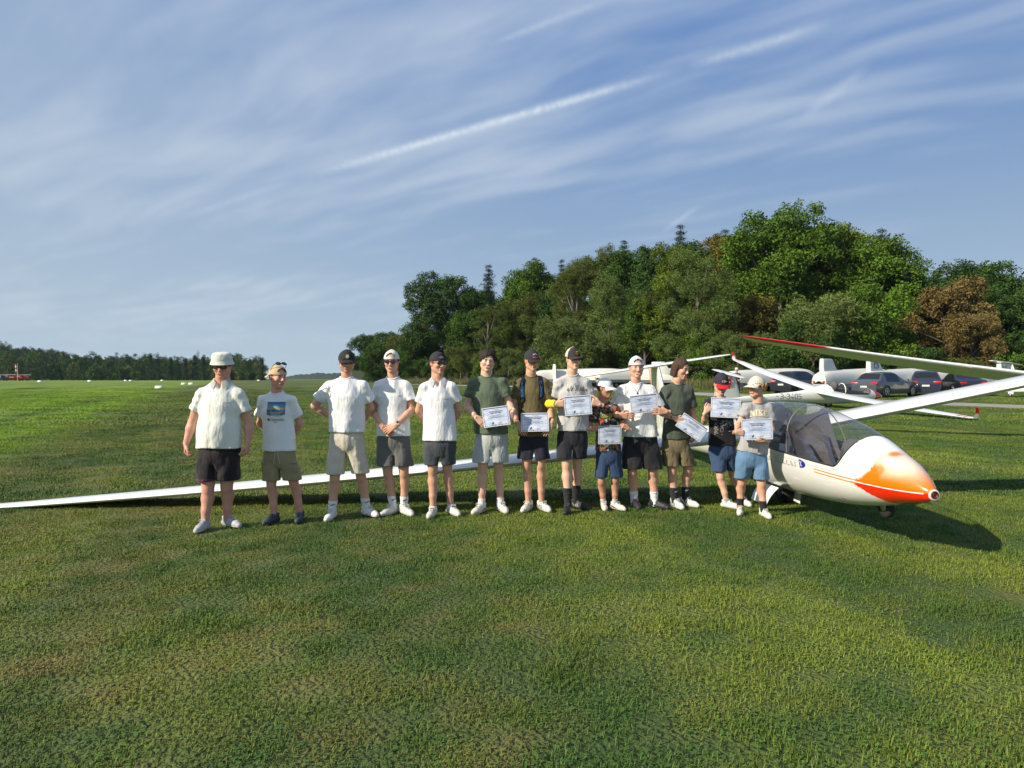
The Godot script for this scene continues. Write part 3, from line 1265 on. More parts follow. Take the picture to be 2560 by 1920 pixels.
func build_far_gliders() -> void:
	var red := Color(0.75, 0.012, 0.014)
	# the red-nosed one with striped tips, nose to the right
	var root := thing("glider", "white glider with a red nose and open cockpit beside the gravel track", "glider", Vector3(13.8, 0.25, -31.0))
	root.basis = (Basis(Vector3.UP, deg_to_rad(103.0)) * Basis(Vector3(0, 0, 1), 0.155)).scaled_local(Vector3(0.82, 0.84, 0.92))
	var paint := func(s: float, _f: float, q: Vector3) -> Color:
		var edge := 0.50 + (q.y - 0.62) * 0.5 * signf(q.y - 0.62)
		if s < edge and absf(q.y - 0.62) > 0.012:
			return red
		return Color(1, 1, 1)
	var tips := func(m: MB, half: float, _side: float) -> void:
		for i in m.v.size():
			var q := m.v[i]
			var t := absf(q.x)
			if t > half + 0.012 and q.y > wing_y(half) + 0.2:
				m.c[i] = red
			elif t > half - 1.0 and t < half and (absf(t - half + 0.32 - q.z * 0.3) < 0.08 or absf(t - half + 0.62 - q.z * 0.3) < 0.08):
				m.c[i] = red
	var white := gel("white_gelcoat")
	glider(root, 9.3, 0.03, paint, tips, mat("canopy_glass"), white)
	var inner := MB.new()
	var rows := []
	for i in 12:
		var row := PackedVector3Array()
		var s := 0.9 + 2.1 * i / 11.0
		for k in 21:
			row.append(hull(s, 1.2 + (TAU - 2.4) * k / 20.0, -0.03))
		rows.append(row)
	inner.sheet(rows, false, true)
	part("cockpit_tub", inner.mesh(), mat("cockpit_dark"), root)
	var head := MB.new()
	head.ball(Vector3(0, 1.16, ZERO_S - 2.75), Vector3(0.26, 0.26, 0.14), 12, 18)
	part("headrest", head.mesh(), mat("headrest_grey", Color(0.09, 0.085, 0.085), 0.8), root)
	var pad := MB.new()
	pad.ball(Vector3(-0.13, 1.10, ZERO_S - 2.63), Vector3(0.10, 0.14, 0.06), 8, 12)
	part("headrest_pad", pad.mesh(), mat("leather_tan", Color(0.28, 0.13, 0.08), 0.7), root)
	var post := MB.new()
	var pp := PackedVector3Array()
	for k in 21:
		pp.append(hull(2.3, -1.35 + 2.7 * k / 20.0, 0.005))
	post.tube(pp, PackedFloat32Array([0.022]), 6)
	part("canopy_frame", post.mesh(), white, root)
	var reg := letters("HB-3405", 0.26, false)
	var rw := width_of(reg)
	laid(reg, func(x: float, y: float) -> Vector3:
		var s := 5.2 + (rw * 0.5 - x)
		return hull(s, -hull_angle(s, 0.50 + y), 0.003))
	for i in reg.c.size():
		reg.c[i] = Color(0.05, 0.05, 0.06)
	part("registration", reg.mesh(), mat("paint_film"), root)
	var flag := MB.new()
	flag.col = Color(0.62, 0.015, 0.02)
	var fz := ZERO_S - 8.3
	flag.face(Vector3(-0.075, 1.20, fz - 0.22), Vector3(-0.078, 1.20, fz + 0.14), Vector3(-0.078, 1.54, fz + 0.14), Vector3(-0.075, 1.54, fz - 0.22))
	flag.col = Color(0.85, 0.85, 0.85)
	for q in [Vector2(0.11, 0.035), Vector2(0.035, 0.11)]:
		flag.face(Vector3(-0.081, 1.37 - q.y, fz - 0.04 - q.x), Vector3(-0.081, 1.37 - q.y, fz - 0.04 + q.x), Vector3(-0.081, 1.37 + q.y, fz - 0.04 + q.x), Vector3(-0.081, 1.37 + q.y, fz - 0.04 - q.x))
	part("flag", flag.mesh(), mat("paint_film"), root)
	var bum := MB.new()
	bum.col = red
	bum.box(Vector3(0, 0.36, ZERO_S - 8.45), Vector3(0.14, 0.26, 0.55), Basis(), 0.04)
	part("red_tail_boot", bum.mesh(), mat("paint_film"), root)
	# the one at the right edge that shows its red-edged wing and its tail
	var r2 := thing("glider", "white glider at the right edge, raised wing with a red leading edge near its tip", "glider", Vector3(15.3, 0.05, -14.9))
	r2.basis = (Basis(Vector3.UP, -0.30) * Basis(Vector3(0, 0, 1), -0.080)).scaled_local(Vector3(1.0, 1.20, 1.08))
	var tips2 := func(m: MB, half: float, _side: float) -> void:
		for i in m.v.size():
			var q := m.v[i]
			var t := absf(q.x)
			var chord := curve([0.0, 0.55, 0.85, 0.97, 1.0], [1.0, 0.82, 0.56, 0.36, 0.22], t / half)
			var x := (0.12 - 0.012 * t - maxf(0.0, t / half - 0.9) * 1.2 - q.z) / chord
			if t > half + 0.005 or (t > half - 2.0 and x < 0.02 + 0.55 * (t - half + 2.0) / 2.0 and q.y > wing_y(t) - 0.04 * chord):
				m.c[i] = red
	var plain := func(_s: float, _f: float, _q: Vector3) -> Color: return Color(1, 1, 1)
	glider(r2, 10.1, 0.19, plain, tips2, mat("canopy_glass"), white, false)
	# a fuselage without wings at the far right, only its tail in view
	var r3 := thing("glider", "wingless white glider tail rising above the parked wing at the right edge", "glider", Vector3(32.1, 0.44, -36.8))
	r3.basis = (Basis(Vector3.UP, 0.5) * Basis(Vector3(0, 0, 1), -0.075)).scaled_local(Vector3(1.12, 1.12, 1.12))
	glider(r3, 8.0, 0.0, plain, tips2, mat("canopy_glass"), white, false, false)
	var code := letters("XF", 0.15, true)
	for i in code.v.size():
		var q := code.v[i]
		code.v[i] = Vector3(-0.062, 1.50 + q.y, ZERO_S - 8.48 + q.x)
		code.c[i] = Color(0.20, 0.32, 0.45)
	part("tail_code", code.mesh(), mat("paint_film"), r3)

# ---------------------------------------------------------------- trees
func leaf_cluster(r: RandomNumberGenerator, leaves: int, size: Vector2, spread: float, droop := 0.0) -> ArrayMesh:
	var mb := MB.new()
	for i in leaves:
		var d := Vector3(r.randfn(), r.randfn(), r.randfn()).normalized()
		var at := d * spread * pow(r.randf(), 0.45)
		at.y *= 0.8
		var n := (d * 0.9 + Vector3(r.randfn(), r.randfn() + 0.5, r.randfn()) * 0.8).normalized()
		var u := n.cross(Vector3(r.randfn(), r.randfn(), r.randfn())).normalized()
		if droop > 0.0:
			u = (u + Vector3(0, -droop, 0)).normalized()
			n = n.cross(u).cross(u).normalized() * -1.0
		var w := n.cross(u).normalized()
		var k := r.randf_range(0.65, 1.3)
		var g := r.randf_range(0.75, 1.3)
		mb.col = Color(g * r.randf_range(0.9, 1.12), g, g * r.randf_range(0.8, 1.1))
		u *= size.x * k * 0.5
		w *= size.y * k * 0.5
		var a := mb.p(at - u)
		var b := mb.p(at + w + n * size.y * 0.12)
		var c := mb.p(at + u)
		var e := mb.p(at - w + n * size.y * 0.12)
		mb.quad(a, e, c, b)
	return mb.mesh()

var clusters := {}

func foliage(o: Node3D, kind: String, buf: PackedFloat32Array) -> void:
	var mm := MultiMesh.new()
	mm.transform_format = MultiMesh.TRANSFORM_3D
	mm.use_colors = true
	mm.mesh = clusters[kind]
	mm.instance_count = buf.size() / 16
	mm.buffer = buf
	var c := MultiMeshInstance3D.new()
	c.name = "crown"
	c.multimesh = mm
	c.material_override = mat("leaf")
	o.add_child(c)
	c.set_meta("kind", "stuff")

func put(buf: PackedFloat32Array, at: Vector3, s: Vector3, r: RandomNumberGenerator, c: Color) -> void:
	var b := Basis.from_euler(Vector3(r.randf_range(-0.5, 0.5), r.randf() * TAU, r.randf_range(-0.5, 0.5))).scaled_local(s)
	buf.append_array(PackedFloat32Array([b.x.x, b.y.x, b.z.x, at.x, b.x.y, b.y.y, b.z.y, at.y, b.x.z, b.y.z, b.z.z, at.z, c.r, c.g, c.b, 1]))

const LEAVES := {
	"dark": [Color(0.040, 0.083, 0.015), "broad"], "mid": [Color(0.054, 0.106, 0.015), "broad"], "bright": [Color(0.080, 0.150, 0.015), "broad"],
	"yellow": [Color(0.106, 0.150, 0.015), "broad"], "willow": [Color(0.109, 0.159, 0.041), "narrow"], "sage": [Color(0.103, 0.140, 0.038), "narrow"], "olive": [Color(0.086, 0.108, 0.021), "narrow"],
	"brown": [Color(0.148, 0.110, 0.037), "broad"], "spruce": [Color(0.022, 0.047, 0.015), "needle"], "rust": [Color(0.121, 0.107, 0.022), "broad"],
}

# a broad tree: h total height, w crown width, low = where the crown begins as a share of h
func tree(called: String, label: String, at: Vector3, h: float, w: float, kind: String, seed_: int, low := 0.12, bare := 0.0, dense := 1.0, category := "tree", group := "") -> Node3D:
	var r := RandomNumberGenerator.new()
	r.seed = seed_
	var o := thing(called, label, category, at, group)
	var tone: Color = LEAVES[kind][0]
	var trunk := MB.new()
	var bark := Color(0.10, 0.085, 0.065).lerp(Color(0.34, 0.31, 0.26), bare)
	trunk.col = bark
	var rad := h * 0.016 + 0.04
	var top := Vector3(r.randf_range(-0.05, 0.05) * h, h * 0.82, r.randf_range(-0.05, 0.05) * h)
	trunk.tube(PackedVector3Array([Vector3(0, -0.3, 0), top * 0.35 + Vector3(r.randfn() * 0.1, 0, 0), top * 0.7, top]), PackedFloat32Array([rad * 1.2, rad * 0.85, rad * 0.5, rad * 0.12]), 8, false)
	var buf := PackedFloat32Array()
	var csize := clampf(w * 0.065, 0.38, 0.72)
	var lobes := []
	var n := int(clampf(w * 1.9, 7, 22) * (h / w) * 0.75 + 4)
	for i in n:
		var u := (i + 0.5) / n
		var y := lerpf(low + 0.06, 0.93, pow(u, 0.85))
		var prof := pow(sin(PI * clampf((y - low) / (1.02 - low), 0.02, 1.0) * 0.82 + 0.32), 0.8)
		var g := i * 2.399 + r.randf_range(-0.5, 0.5)
		var rr := w * 0.5 * prof * r.randf_range(0.40, 0.92)
		var lr := w * r.randf_range(0.10, 0.20)
		lobes.append([Vector3(cos(g) * rr, (y + r.randf_range(-0.05, 0.05)) * h, sin(g) * rr), Vector3(lr, lr * r.randf_range(0.75, 1.05), lr)])
		if r.randf() < 0.75:
			var from := top * clampf(y * 0.80, 0.15, 0.95)
			var to: Vector3 = lobes[-1][0]
			trunk.tube(PackedVector3Array([from, from.lerp(to, 0.5) + Vector3(0, r.randf_range(-0.3, 0.5), 0), to]), PackedFloat32Array([rad * 0.38, rad * 0.25, rad * 0.08]), 5, false)
	lobes.append([Vector3(top.x, h * 0.86, top.z), Vector3(w * 0.17, h * 0.12, w * 0.17)])
	for q in lobes:
		var area: float = q[1].x * q[1].y * 12.0
		var tint := r.randf_range(0.82, 1.2)
		for k in int(area / (csize * csize) * 0.95 * dense):
			var d := Vector3(r.randfn(), r.randfn(), r.randfn()).normalized()
			if d.y < -0.5 and r.randf() < 0.6:
				continue
			var p: Vector3 = q[0] + d * q[1] * pow(r.randf(), 0.30) * 1.05
			if p.y > h * 1.02 or p.y < 0.15:
				continue
			var s := csize * r.randf_range(0.75, 1.35)
			var c := tone * tint * r.randf_range(0.85, 1.18)
			put(buf, p, Vector3(s, s, s), r, c)
	part("trunk", trunk.mesh(), mat("bark"), o)
	foliage(o, LEAVES[kind][1], buf)
	return o

func spruce(called: String, label: String, at: Vector3, h: float, w: float, seed_: int, group := "") -> Node3D:
	var r := RandomNumberGenerator.new()
	r.seed = seed_
	var o := thing(called, label, "tree", at, group)
	var trunk := MB.new()
	trunk.col = Color(0.09, 0.07, 0.05)
	trunk.tube(PackedVector3Array([Vector3(0, -0.3, 0), Vector3(0, h * 0.98, 0)]), PackedFloat32Array([h * 0.014 + 0.03, 0.02]), 7, false)
	part("trunk", trunk.mesh(), mat("bark"), o)
	var buf := PackedFloat32Array()
	var y := h * 0.08
	while y < h:
		var reach := w * 0.5 * pow(1.0 - y / h, 0.62) + 0.22
		var n := int(4 + reach * 3.5)
		for k in n:
			var g := TAU * k / n + y * 3.0 + r.randf_range(-0.3, 0.3)
			var ln := reach * r.randf_range(0.65, 1.15)
			for j in int(1 + ln / 0.55):
				var u := (j + 0.7) / (1 + ln / 0.55)
				var p := Vector3(cos(g) * ln * u, y - ln * u * 0.28 + r.randf_range(-0.1, 0.1), sin(g) * ln * u)
				var s := r.randf_range(0.45, 0.75)
				put(buf, p, Vector3(s, s * 0.6, s), r, LEAVES["spruce"][0] * r.randf_range(0.75, 1.3))
		y += maxf(0.35, h * 0.035)
	foliage(o, "needle", buf)
	return o

# base of a tree that should be seen at a picture bearing (metres sideways per metre of distance)
func spot(bearing: float, dist: float) -> Vector3:
	return Vector3(bearing * dist, gh(0, -dist), -dist)

func build_forest() -> void:
	var r := RandomNumberGenerator.new()
	r.seed = 5
	mat("leaf", Color(1, 1, 1), 0.6, {"backlight_enabled": true, "backlight": Color(0.35, 0.35, 0.30), "metallic_specular": 0.25})
	relief(mat("bark", Color(1, 1, 1), 0.95), "bark_relief", 0.08, 2.0, 2.0)
	clusters["broad"] = leaf_cluster(r, 56, Vector2(0.30, 0.20), 0.95)
	clusters["narrow"] = leaf_cluster(r, 64, Vector2(0.40, 0.095), 0.95)
	clusters["needle"] = leaf_cluster(r, 40, Vector2(0.50, 0.10), 0.95, 0.35)
	# bearing, distance, height, width, kind, crown start, bare limbs, name, what it looks like
	var list := [
		[0.375, 74, 18.0, 12.5, "bright", 0.30, 1.0, "ash_tree", "tallest bright green ash with bare pale forked trunk showing mid-height"],
		[0.462, 76, 17.6, 11.0, "yellow", 0.10, 0.5, "ash_tree", "yellow-green ash just right of the tallest tree, with pale limbs"],
		[0.517, 72, 15.2, 10.5, "bright", 0.06, 0.6, "ash_tree", "spreading bright green tree that ends the tall wood on the right"],
		[0.553, 78, 12.0, 6.5, "mid", 0.15, 0.2, "ash_tree", "small airy tree at the right shoulder of the tall wood"],
		[0.420, 80, 18.0, 9.0, "mid", 0.15, 0.2, "oak_tree", "green tree filling the gap behind the two tallest ashes"],
		[0.028, 112, 18.6, 12.0, "bright", 0.12, 0.1, "lime_tree", "round bright green tree in the left half of the wood"],
		[-0.095, 118, 18.0, 13.0, "dark", 0.05, 0.0, "oak_tree", "large dark tree at the left end of the tall wood"],
		[-0.040, 116, 15.5, 9.0, "dark", 0.05, 0.0, "oak_tree", "dark green tree between the left-end oak and the round lime"],
		[0.112, 100, 18.6, 10.0, "olive", 0.12, 0.2, "oak_tree", "dull olive tree behind the pale birch in mid wood"],
		[0.150, 98, 18.6, 9.5, "mid", 0.10, 0.1, "beech_tree", "mid green beech left of the spruce tops"],
		[0.208, 92, 17.8, 10.5, "dark", 0.10, 0.0, "beech_tree", "dark rounded beech in the middle of the skyline"],
		[0.262, 88, 17.8, 9.5, "mid", 0.08, 0.1, "beech_tree", "tall green beech below the twin spruce tops"],
		[0.305, 84, 17.8, 9.0, "rust", 0.10, 0.3, "hornbeam_tree", "brownish green tree left of the tallest ash"],
		[0.262, 66, 12.6, 7.0, "willow", 0.04, 0.3, "willow_tree", "tall pale grey-green willow in mid wood"],
		[0.225, 70, 14.0, 6.5, "yellow", 0.05, 0.3, "birch_tree", "yellowish slender birch beside the tall grey willow"],
		[0.140, 76, 11.4, 7.5, "willow", 0.04, 0.2, "willow_tree", "grey-green willow standing behind the white trailers"],
		[0.085, 84, 14.2, 5.5, "olive", 0.08, 0.2, "birch_tree", "thin olive birch with bare twigs left of centre"],
		[-0.035, 98, 11.0, 5.0, "olive", 0.05, 0.35, "birch_tree", "straggly thin birch before the dark oaks"],
		[0.080, 72, 6.8, 8.5, "sage", 0.02, 0.0, "willow_bush", "broad pale willow bush behind the row of caps"],
		[0.430, 60, 7.6, 10.5, "sage", 0.02, 0.3, "willow_bush", "large grey-green willow bush with upright shoots under the tallest ash"],
		[0.505, 60, 8.8, 8.0, "bright", 0.03, 0.6, "ash_tree", "low bright ash boughs hanging at the dark wood edge"],
		[0.345, 68, 8.8, 7.5, "rust", 0.03, 0.2, "hazel_bush", "rust-tinged hazel left of the upright willow bush"],
		[0.190, 72, 8.4, 7.0, "mid", 0.03, 0.1, "hazel_bush", "mid green hazel between the two grey willows"],
		[0.615, 66, 9.6, 9.0, "brown", 0.04, 0.2, "copper_beech", "brown-leaved tree standing out at the right of the wood"],
		[0.650, 60, 6.4, 6.0, "brown", 0.03, 0.2, "copper_beech", "lower brown boughs beside the brown-leaved tree"],
		[0.650, 84, 14.0, 13.0, "dark", 0.05, 0.0, "oak_tree", "dark domed oak behind the brown-leaved tree"],
		[0.725, 80, 12.0, 11.0, "dark", 0.05, 0.0, "oak_tree", "dark oak cut by the right edge of the view"],
		[0.800, 78, 12.5, 12.0, "dark", 0.05, 0.0, "oak_tree", "dark oak just past the right edge of the view"],
		[0.575, 72, 11.0, 9.0, "dark", 0.03, 0.0, "oak_tree", "deep green oak in shade between ash and brown-leaved tree"],
		[-0.205, 178, 11.6, 10.0, "dark", 0.04, 0.0, "field_maple", "far low dark tree where the wood runs out on the left"],
		[-0.172, 165, 11.5, 10.0, "mid", 0.04, 0.0, "field_maple", "second far tree at the thin end of the wood"],
		[-0.150, 150, 10.6, 9.0, "olive", 0.04, 0.1, "field_maple", "olive low tree joining the thin end to the tall wood"],
		[-0.185, 160, 8.5, 9.0, "mid", 0.03, 0.0, "field_maple", "squat green tree in front of the thin end of the wood"],
	]
	for i in list.size():
		var q: Array = list[i]
		tree(q[7], q[8], spot(q[0], q[1]), q[2], q[3], q[4], 100 + i, q[5], q[6], 0.72 if q[6] > 0.4 else 0.95)
	var sp := [[-0.033, 108, 18.0, 5.0, "dark pointed spruce between the left oaks and the lime"], [0.032, 122, 21.5, 4.0, "spruce tip just over the round bright lime"], [0.158, 104, 21.0, 5.0, "left of the twin spruce tops on the skyline"],
		[0.237, 92, 20.6, 5.5, "right of the twin spruce tops, tallest point left of the ashes"], [0.070, 118, 20.5, 5.0, "narrow dark spruce right of the lime"], [0.300, 92, 20.0, 5.0, "spruce peeping out left of the tallest ash"], [0.520, 84, 18.4, 5.0, "spruce behind the right-hand ash"]]
	for i in sp.size():
		spruce("spruce_tree", sp[i][4], spot(sp[i][0], sp[i][1]), sp[i][2], sp[i][3], 300 + i)
	# undergrowth in a row along the edge, and a dim second rank that closes the gaps
	var kinds := ["dark", "mid", "mid", "dark", "olive", "bright", "sage", "dark"]
	var words := ["dark", "green", "leafy", "deep green", "olive", "fresh green", "greyish", "dusky"]
	var b := -0.19
	var i2 := 0
	while b < 0.80:
		var d := 60.0 + 3.0 * sin(b * 40.0) + maxf(0.0, 0.34 - b) * 105.0
		if b > 0.5:
			d = 57.0 + sin(b * 50.0)
		var hh := r.randf_range(3.2, 5.4) * (0.75 if b > 0.5 else 1.0)
		tree("bush", "%s bush in the undergrowth along the wood edge" % words[i2 % 8], spot(b, d), hh, hh * r.randf_range(1.0, 1.3), kinds[i2 % 8], 400 + i2, 0.0, 0.1, 1.0, "bush", "undergrowth of the wood, kind %d" % (i2 % 8))
		b += 3.3 / d
		i2 += 1
	b = -0.13
	while b < 0.84:
		var d := 74.0 + maxf(0.0, 0.42 - b) * 78.0
		var hh := clampf(14.0 - absf(b - 0.3) * 7.0, 8.0, 13.5) * r.randf_range(0.85, 1.1)
		tree("understorey_tree", "%s young tree deep inside the wood" % words[i2 % 8], spot(b, d + r.randf_range(-2, 4)), hh, hh * 0.72, ["dark", "mid", "mid", "olive"][i2 % 4], 500 + i2, 0.02, 0.0, 0.9, "tree", "young trees inside the wood, kind %d" % (i2 % 8))
		b += 4.3 / d
		i2 += 1
	# soil of the wood rises behind the edge so that no sky shows under the crowns
	var bank := MB.new()
	var rows := []
	for j in 6:
		var row := PackedVector3Array()
		for i in 60:
			var bb := -0.24 + 1.2 * i / 59.0
			var d := 84.0 + maxf(0.0, 0.42 - bb) * 96.0 + j * 9.0
			row.append(spot(bb, d) + Vector3(0, -0.2 + 1.0 * j + 0.4 * sin(i * 1.3 + j), 0))
		rows.append(row)
	bank.sheet(rows)
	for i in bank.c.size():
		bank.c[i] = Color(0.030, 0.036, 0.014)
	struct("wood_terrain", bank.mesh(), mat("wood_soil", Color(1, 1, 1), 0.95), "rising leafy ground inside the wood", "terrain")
	# tall dry grass before the wood
	var dry := PackedFloat32Array()
	b = -0.16
	while b < 0.74:
		var d := 57.5 + maxf(0.0, 0.34 - b) * 100.0 - 3.0
		for k in 9:
			var p := spot(b + r.randf_range(-0.5, 0.5) / d, d + r.randf_range(-2.6, 1.6))
			if b > 0.45 and r.randf() < 0.5:
				continue
			put(dry, p, Vector3.ONE * r.randf_range(0.6, 1.25), r, Color(0.19, 0.155, 0.060).lerp(Color(0.10, 0.13, 0.035), r.randf()))
		b += 0.55 / d
	var tuft := MB.new()
	for k in 40:
		var g := r.randf() * TAU
		var p0 := Vector3(r.randfn(0, 0.22), 0, r.randfn(0, 0.22))
		var tip := p0 + Vector3(cos(g) * 0.22, r.randf_range(0.45, 0.95), sin(g) * 0.22)
		var sd := Vector3(-sin(g), 0, cos(g)) * 0.018
		var s := r.randf_range(0.75, 1.25)
		tuft.col = Color(s, s, s)
		tuft.tri(tuft.p(p0 - sd), tuft.p(p0 + sd), tuft.p(tip))
	var mm := MultiMesh.new()
	mm.transform_format = MultiMesh.TRANSFORM_3D
	mm.use_colors = true
	mm.mesh = tuft.mesh()
	mm.instance_count = dry.size() / 16
	mm.buffer = dry
	var mi := MultiMeshInstance3D.new()
	mi.name = "tall_grass"
	mi.multimesh = mm
	mi.material_override = mat("grass_blade")
	add_child(mi)
	tag(mi, "tall dry grass along the foot of the wood", "grass", "", "stuff")
	far_wood(r)

# the wooded ridge beyond the runway on the left: nearer trees one by one, the rest as a mass
func far_wood(r: RandomNumberGenerator) -> void:
	var ridge := func(b: float) -> float: # skyline as rise per metre of distance
		return curve([-0.80, -0.72, -0.66, -0.60, -0.54, -0.47, -0.40, -0.355], [0.058, 0.0490, 0.0415, 0.0330, 0.0285, 0.0235, 0.0180, 0.011], b)
	var hill := MB.new()
	var rows := []
	for j in 7:
		var row := PackedVector3Array()
		for i in 50:
			var b := -1.05 + 0.72 * i / 49.0
			var d := 330.0 + j * 45.0
			var top: float = maxf(0.0, ridge.call(b) * (d + 30.0) - 13.0) * smoothstep(0.0, 1.0, j / 5.0)
			row.append(Vector3(b * d, gh(0, -d) + top - 0.3, -d))
		rows.append(row)
	hill.sheet(rows)
	for i in hill.c.size():
		hill.c[i] = Color(0.022, 0.032, 0.014)
	struct("wooded_hill", hill.mesh(), mat("wood_soil"), "low wooded ridge beyond the runway on the left", "hill")
	var far := MB.new()
	var fr := []
	for j in 2:
		var row := PackedVector3Array()
		for i in 160:
			var b := -0.345 + 0.155 * i / 159.0
			var k := sin(PI * i / 159.0)
			row.append(Vector3(b * 1500.0, 0.6 + (j * (14.0 * k * (0.86 + 0.07 * sin(i * 0.21) + 0.05 * sin(i * 0.77) + 0.03 * sin(i * 2.3)) + 1.0)), -1500.0 - j * 30.0))
		fr.append(row)
	far.sheet(fr)
	for i in far.c.size():
		far.c[i] = Color(0.022, 0.032, 0.014)
	struct("far_hill", far.mesh(), mat("wood_soil"), "faint blue wooded rise on the far horizon", "hill")
	# single trees along the foot
	var i := 0
	var b := -0.78
	while b < -0.325:
		var d := 318.0 + r.randf_range(-12, 14)
		var want: float = ridge.call(b) * d
		var conifer := (b > -0.52 and b < -0.425) or r.randf() < 0.10
		var hh := clampf(want * r.randf_range(0.55, 0.9), 3.4, 15.0)
		if conifer:
			hh = clampf(want * r.randf_range(1.25, 1.6), 10.0, 16.5)
			tree_far(r, "spruce", "dark spruce at the foot of the far ridge", "spruces at the foot of the far ridge", b, d, hh)
		else:
			tree_far(r, ["dark", "mid", "olive"][i % 3], ["dark broad tree at the foot of the far ridge", "greener broad tree at the foot of the far ridge", "olive broad tree at the foot of the far ridge"][i % 3], ["dark", "greener", "olive"][i % 3] + " trees at the foot of the far ridge", b, d, hh)
		b += r.randf_range(0.010, 0.019)
		i += 1
	# the mass above them
	for kind in ["broad", "needle"]:
		var buf := PackedFloat32Array()
		var n := 0
		while n < (520 if kind == "broad" else 210):
			var bb := r.randf_range(-0.86, -0.352)
			var t := pow(r.randf(), 0.7)
			var d := 335.0 + t * 235.0
			var top: float = maxf(0.0, ridge.call(bb) * (d + 30.0) - 13.0) * smoothstep(0.0, 1.0, (d - 330.0) / 45.0 / 5.0)
			var hh := r.randf_range(9.0, 13.5) * (1.12 if kind == "needle" else 1.0)
			var c: Color = LEAVES["spruce"][0] if kind == "needle" else LEAVES[["dark", "mid", "olive", "dark"][n % 4]][0] * 0.9
			for k in 26:
				var u := r.randf()
				var w := hh * (0.30 * sin(PI * clampf(u * 0.85 + 0.12, 0, 1)) if kind == "broad" else 0.17 * (1.05 - u))
				var g := r.randf() * TAU
				var s := r.randf_range(1.2, 2.2) if kind == "broad" else r.randf_range(0.8, 1.3)
				put(buf, Vector3(bb * d + cos(g) * w, gh(0, -d) + top + u * hh, -d + sin(g) * w), Vector3(s, s, s), r, c * r.randf_range(0.8, 1.2))
			n += 1
		var o := MultiMeshInstance3D.new()
		o.name = numbered("far_wood")
		var mm := MultiMesh.new()
		mm.transform_format = MultiMesh.TRANSFORM_3D
		mm.use_colors = true
		mm.mesh = clusters[kind]
		mm.instance_count = buf.size() / 16
		mm.buffer = buf
		o.multimesh = mm
		o.material_override = mat("leaf")
		add_child(o)
		tag(o, "far-off mixed wood covering the ridge behind the runway" if kind == "broad" else "far-off dark conifers scattered through the ridge wood", "wood", "", "stuff")

func tree_far(r: RandomNumberGenerator, kind: String, label: String, group: String, b: float, d: float, hh: float) -> void:
	var o := thing("spruce_tree" if kind == "spruce" else "broad_tree", label, "tree", spot(b, d), group)
	var t := MB.new()
	t.col = Color(0.07, 0.055, 0.04)
	t.tube(PackedVector3Array([Vector3(0, -0.5, 0), Vector3(0, hh * 0.8, 0)]), PackedFloat32Array([0.3, 0.08]), 6, false)
	part("trunk", t.mesh(), mat("bark"), o)
	var buf := PackedFloat32Array()
	for k in int(60 if kind != "spruce" else 110):
		var u := pow(r.randf(), 0.8 if kind != "spruce" else 1.3)
		var w := hh * (0.42 * sqrt(maxf(0.0, 1.0 - pow(u * 1.7 - 0.75, 2.0))) if kind != "spruce" else 0.17 * (1.05 - u)) * sqrt(r.randf())
		var g := r.randf() * TAU
		var s := r.randf_range(0.9, 1.7) if kind != "spruce" else r.randf_range(0.6, 1.1)
		put(buf, Vector3(cos(g) * w, u * hh, sin(g) * w), Vector3(s, s, s), r, LEAVES[kind][0] * r.randf_range(0.8, 1.25))
	foliage(o, "needle" if kind == "spruce" else "broad", buf)

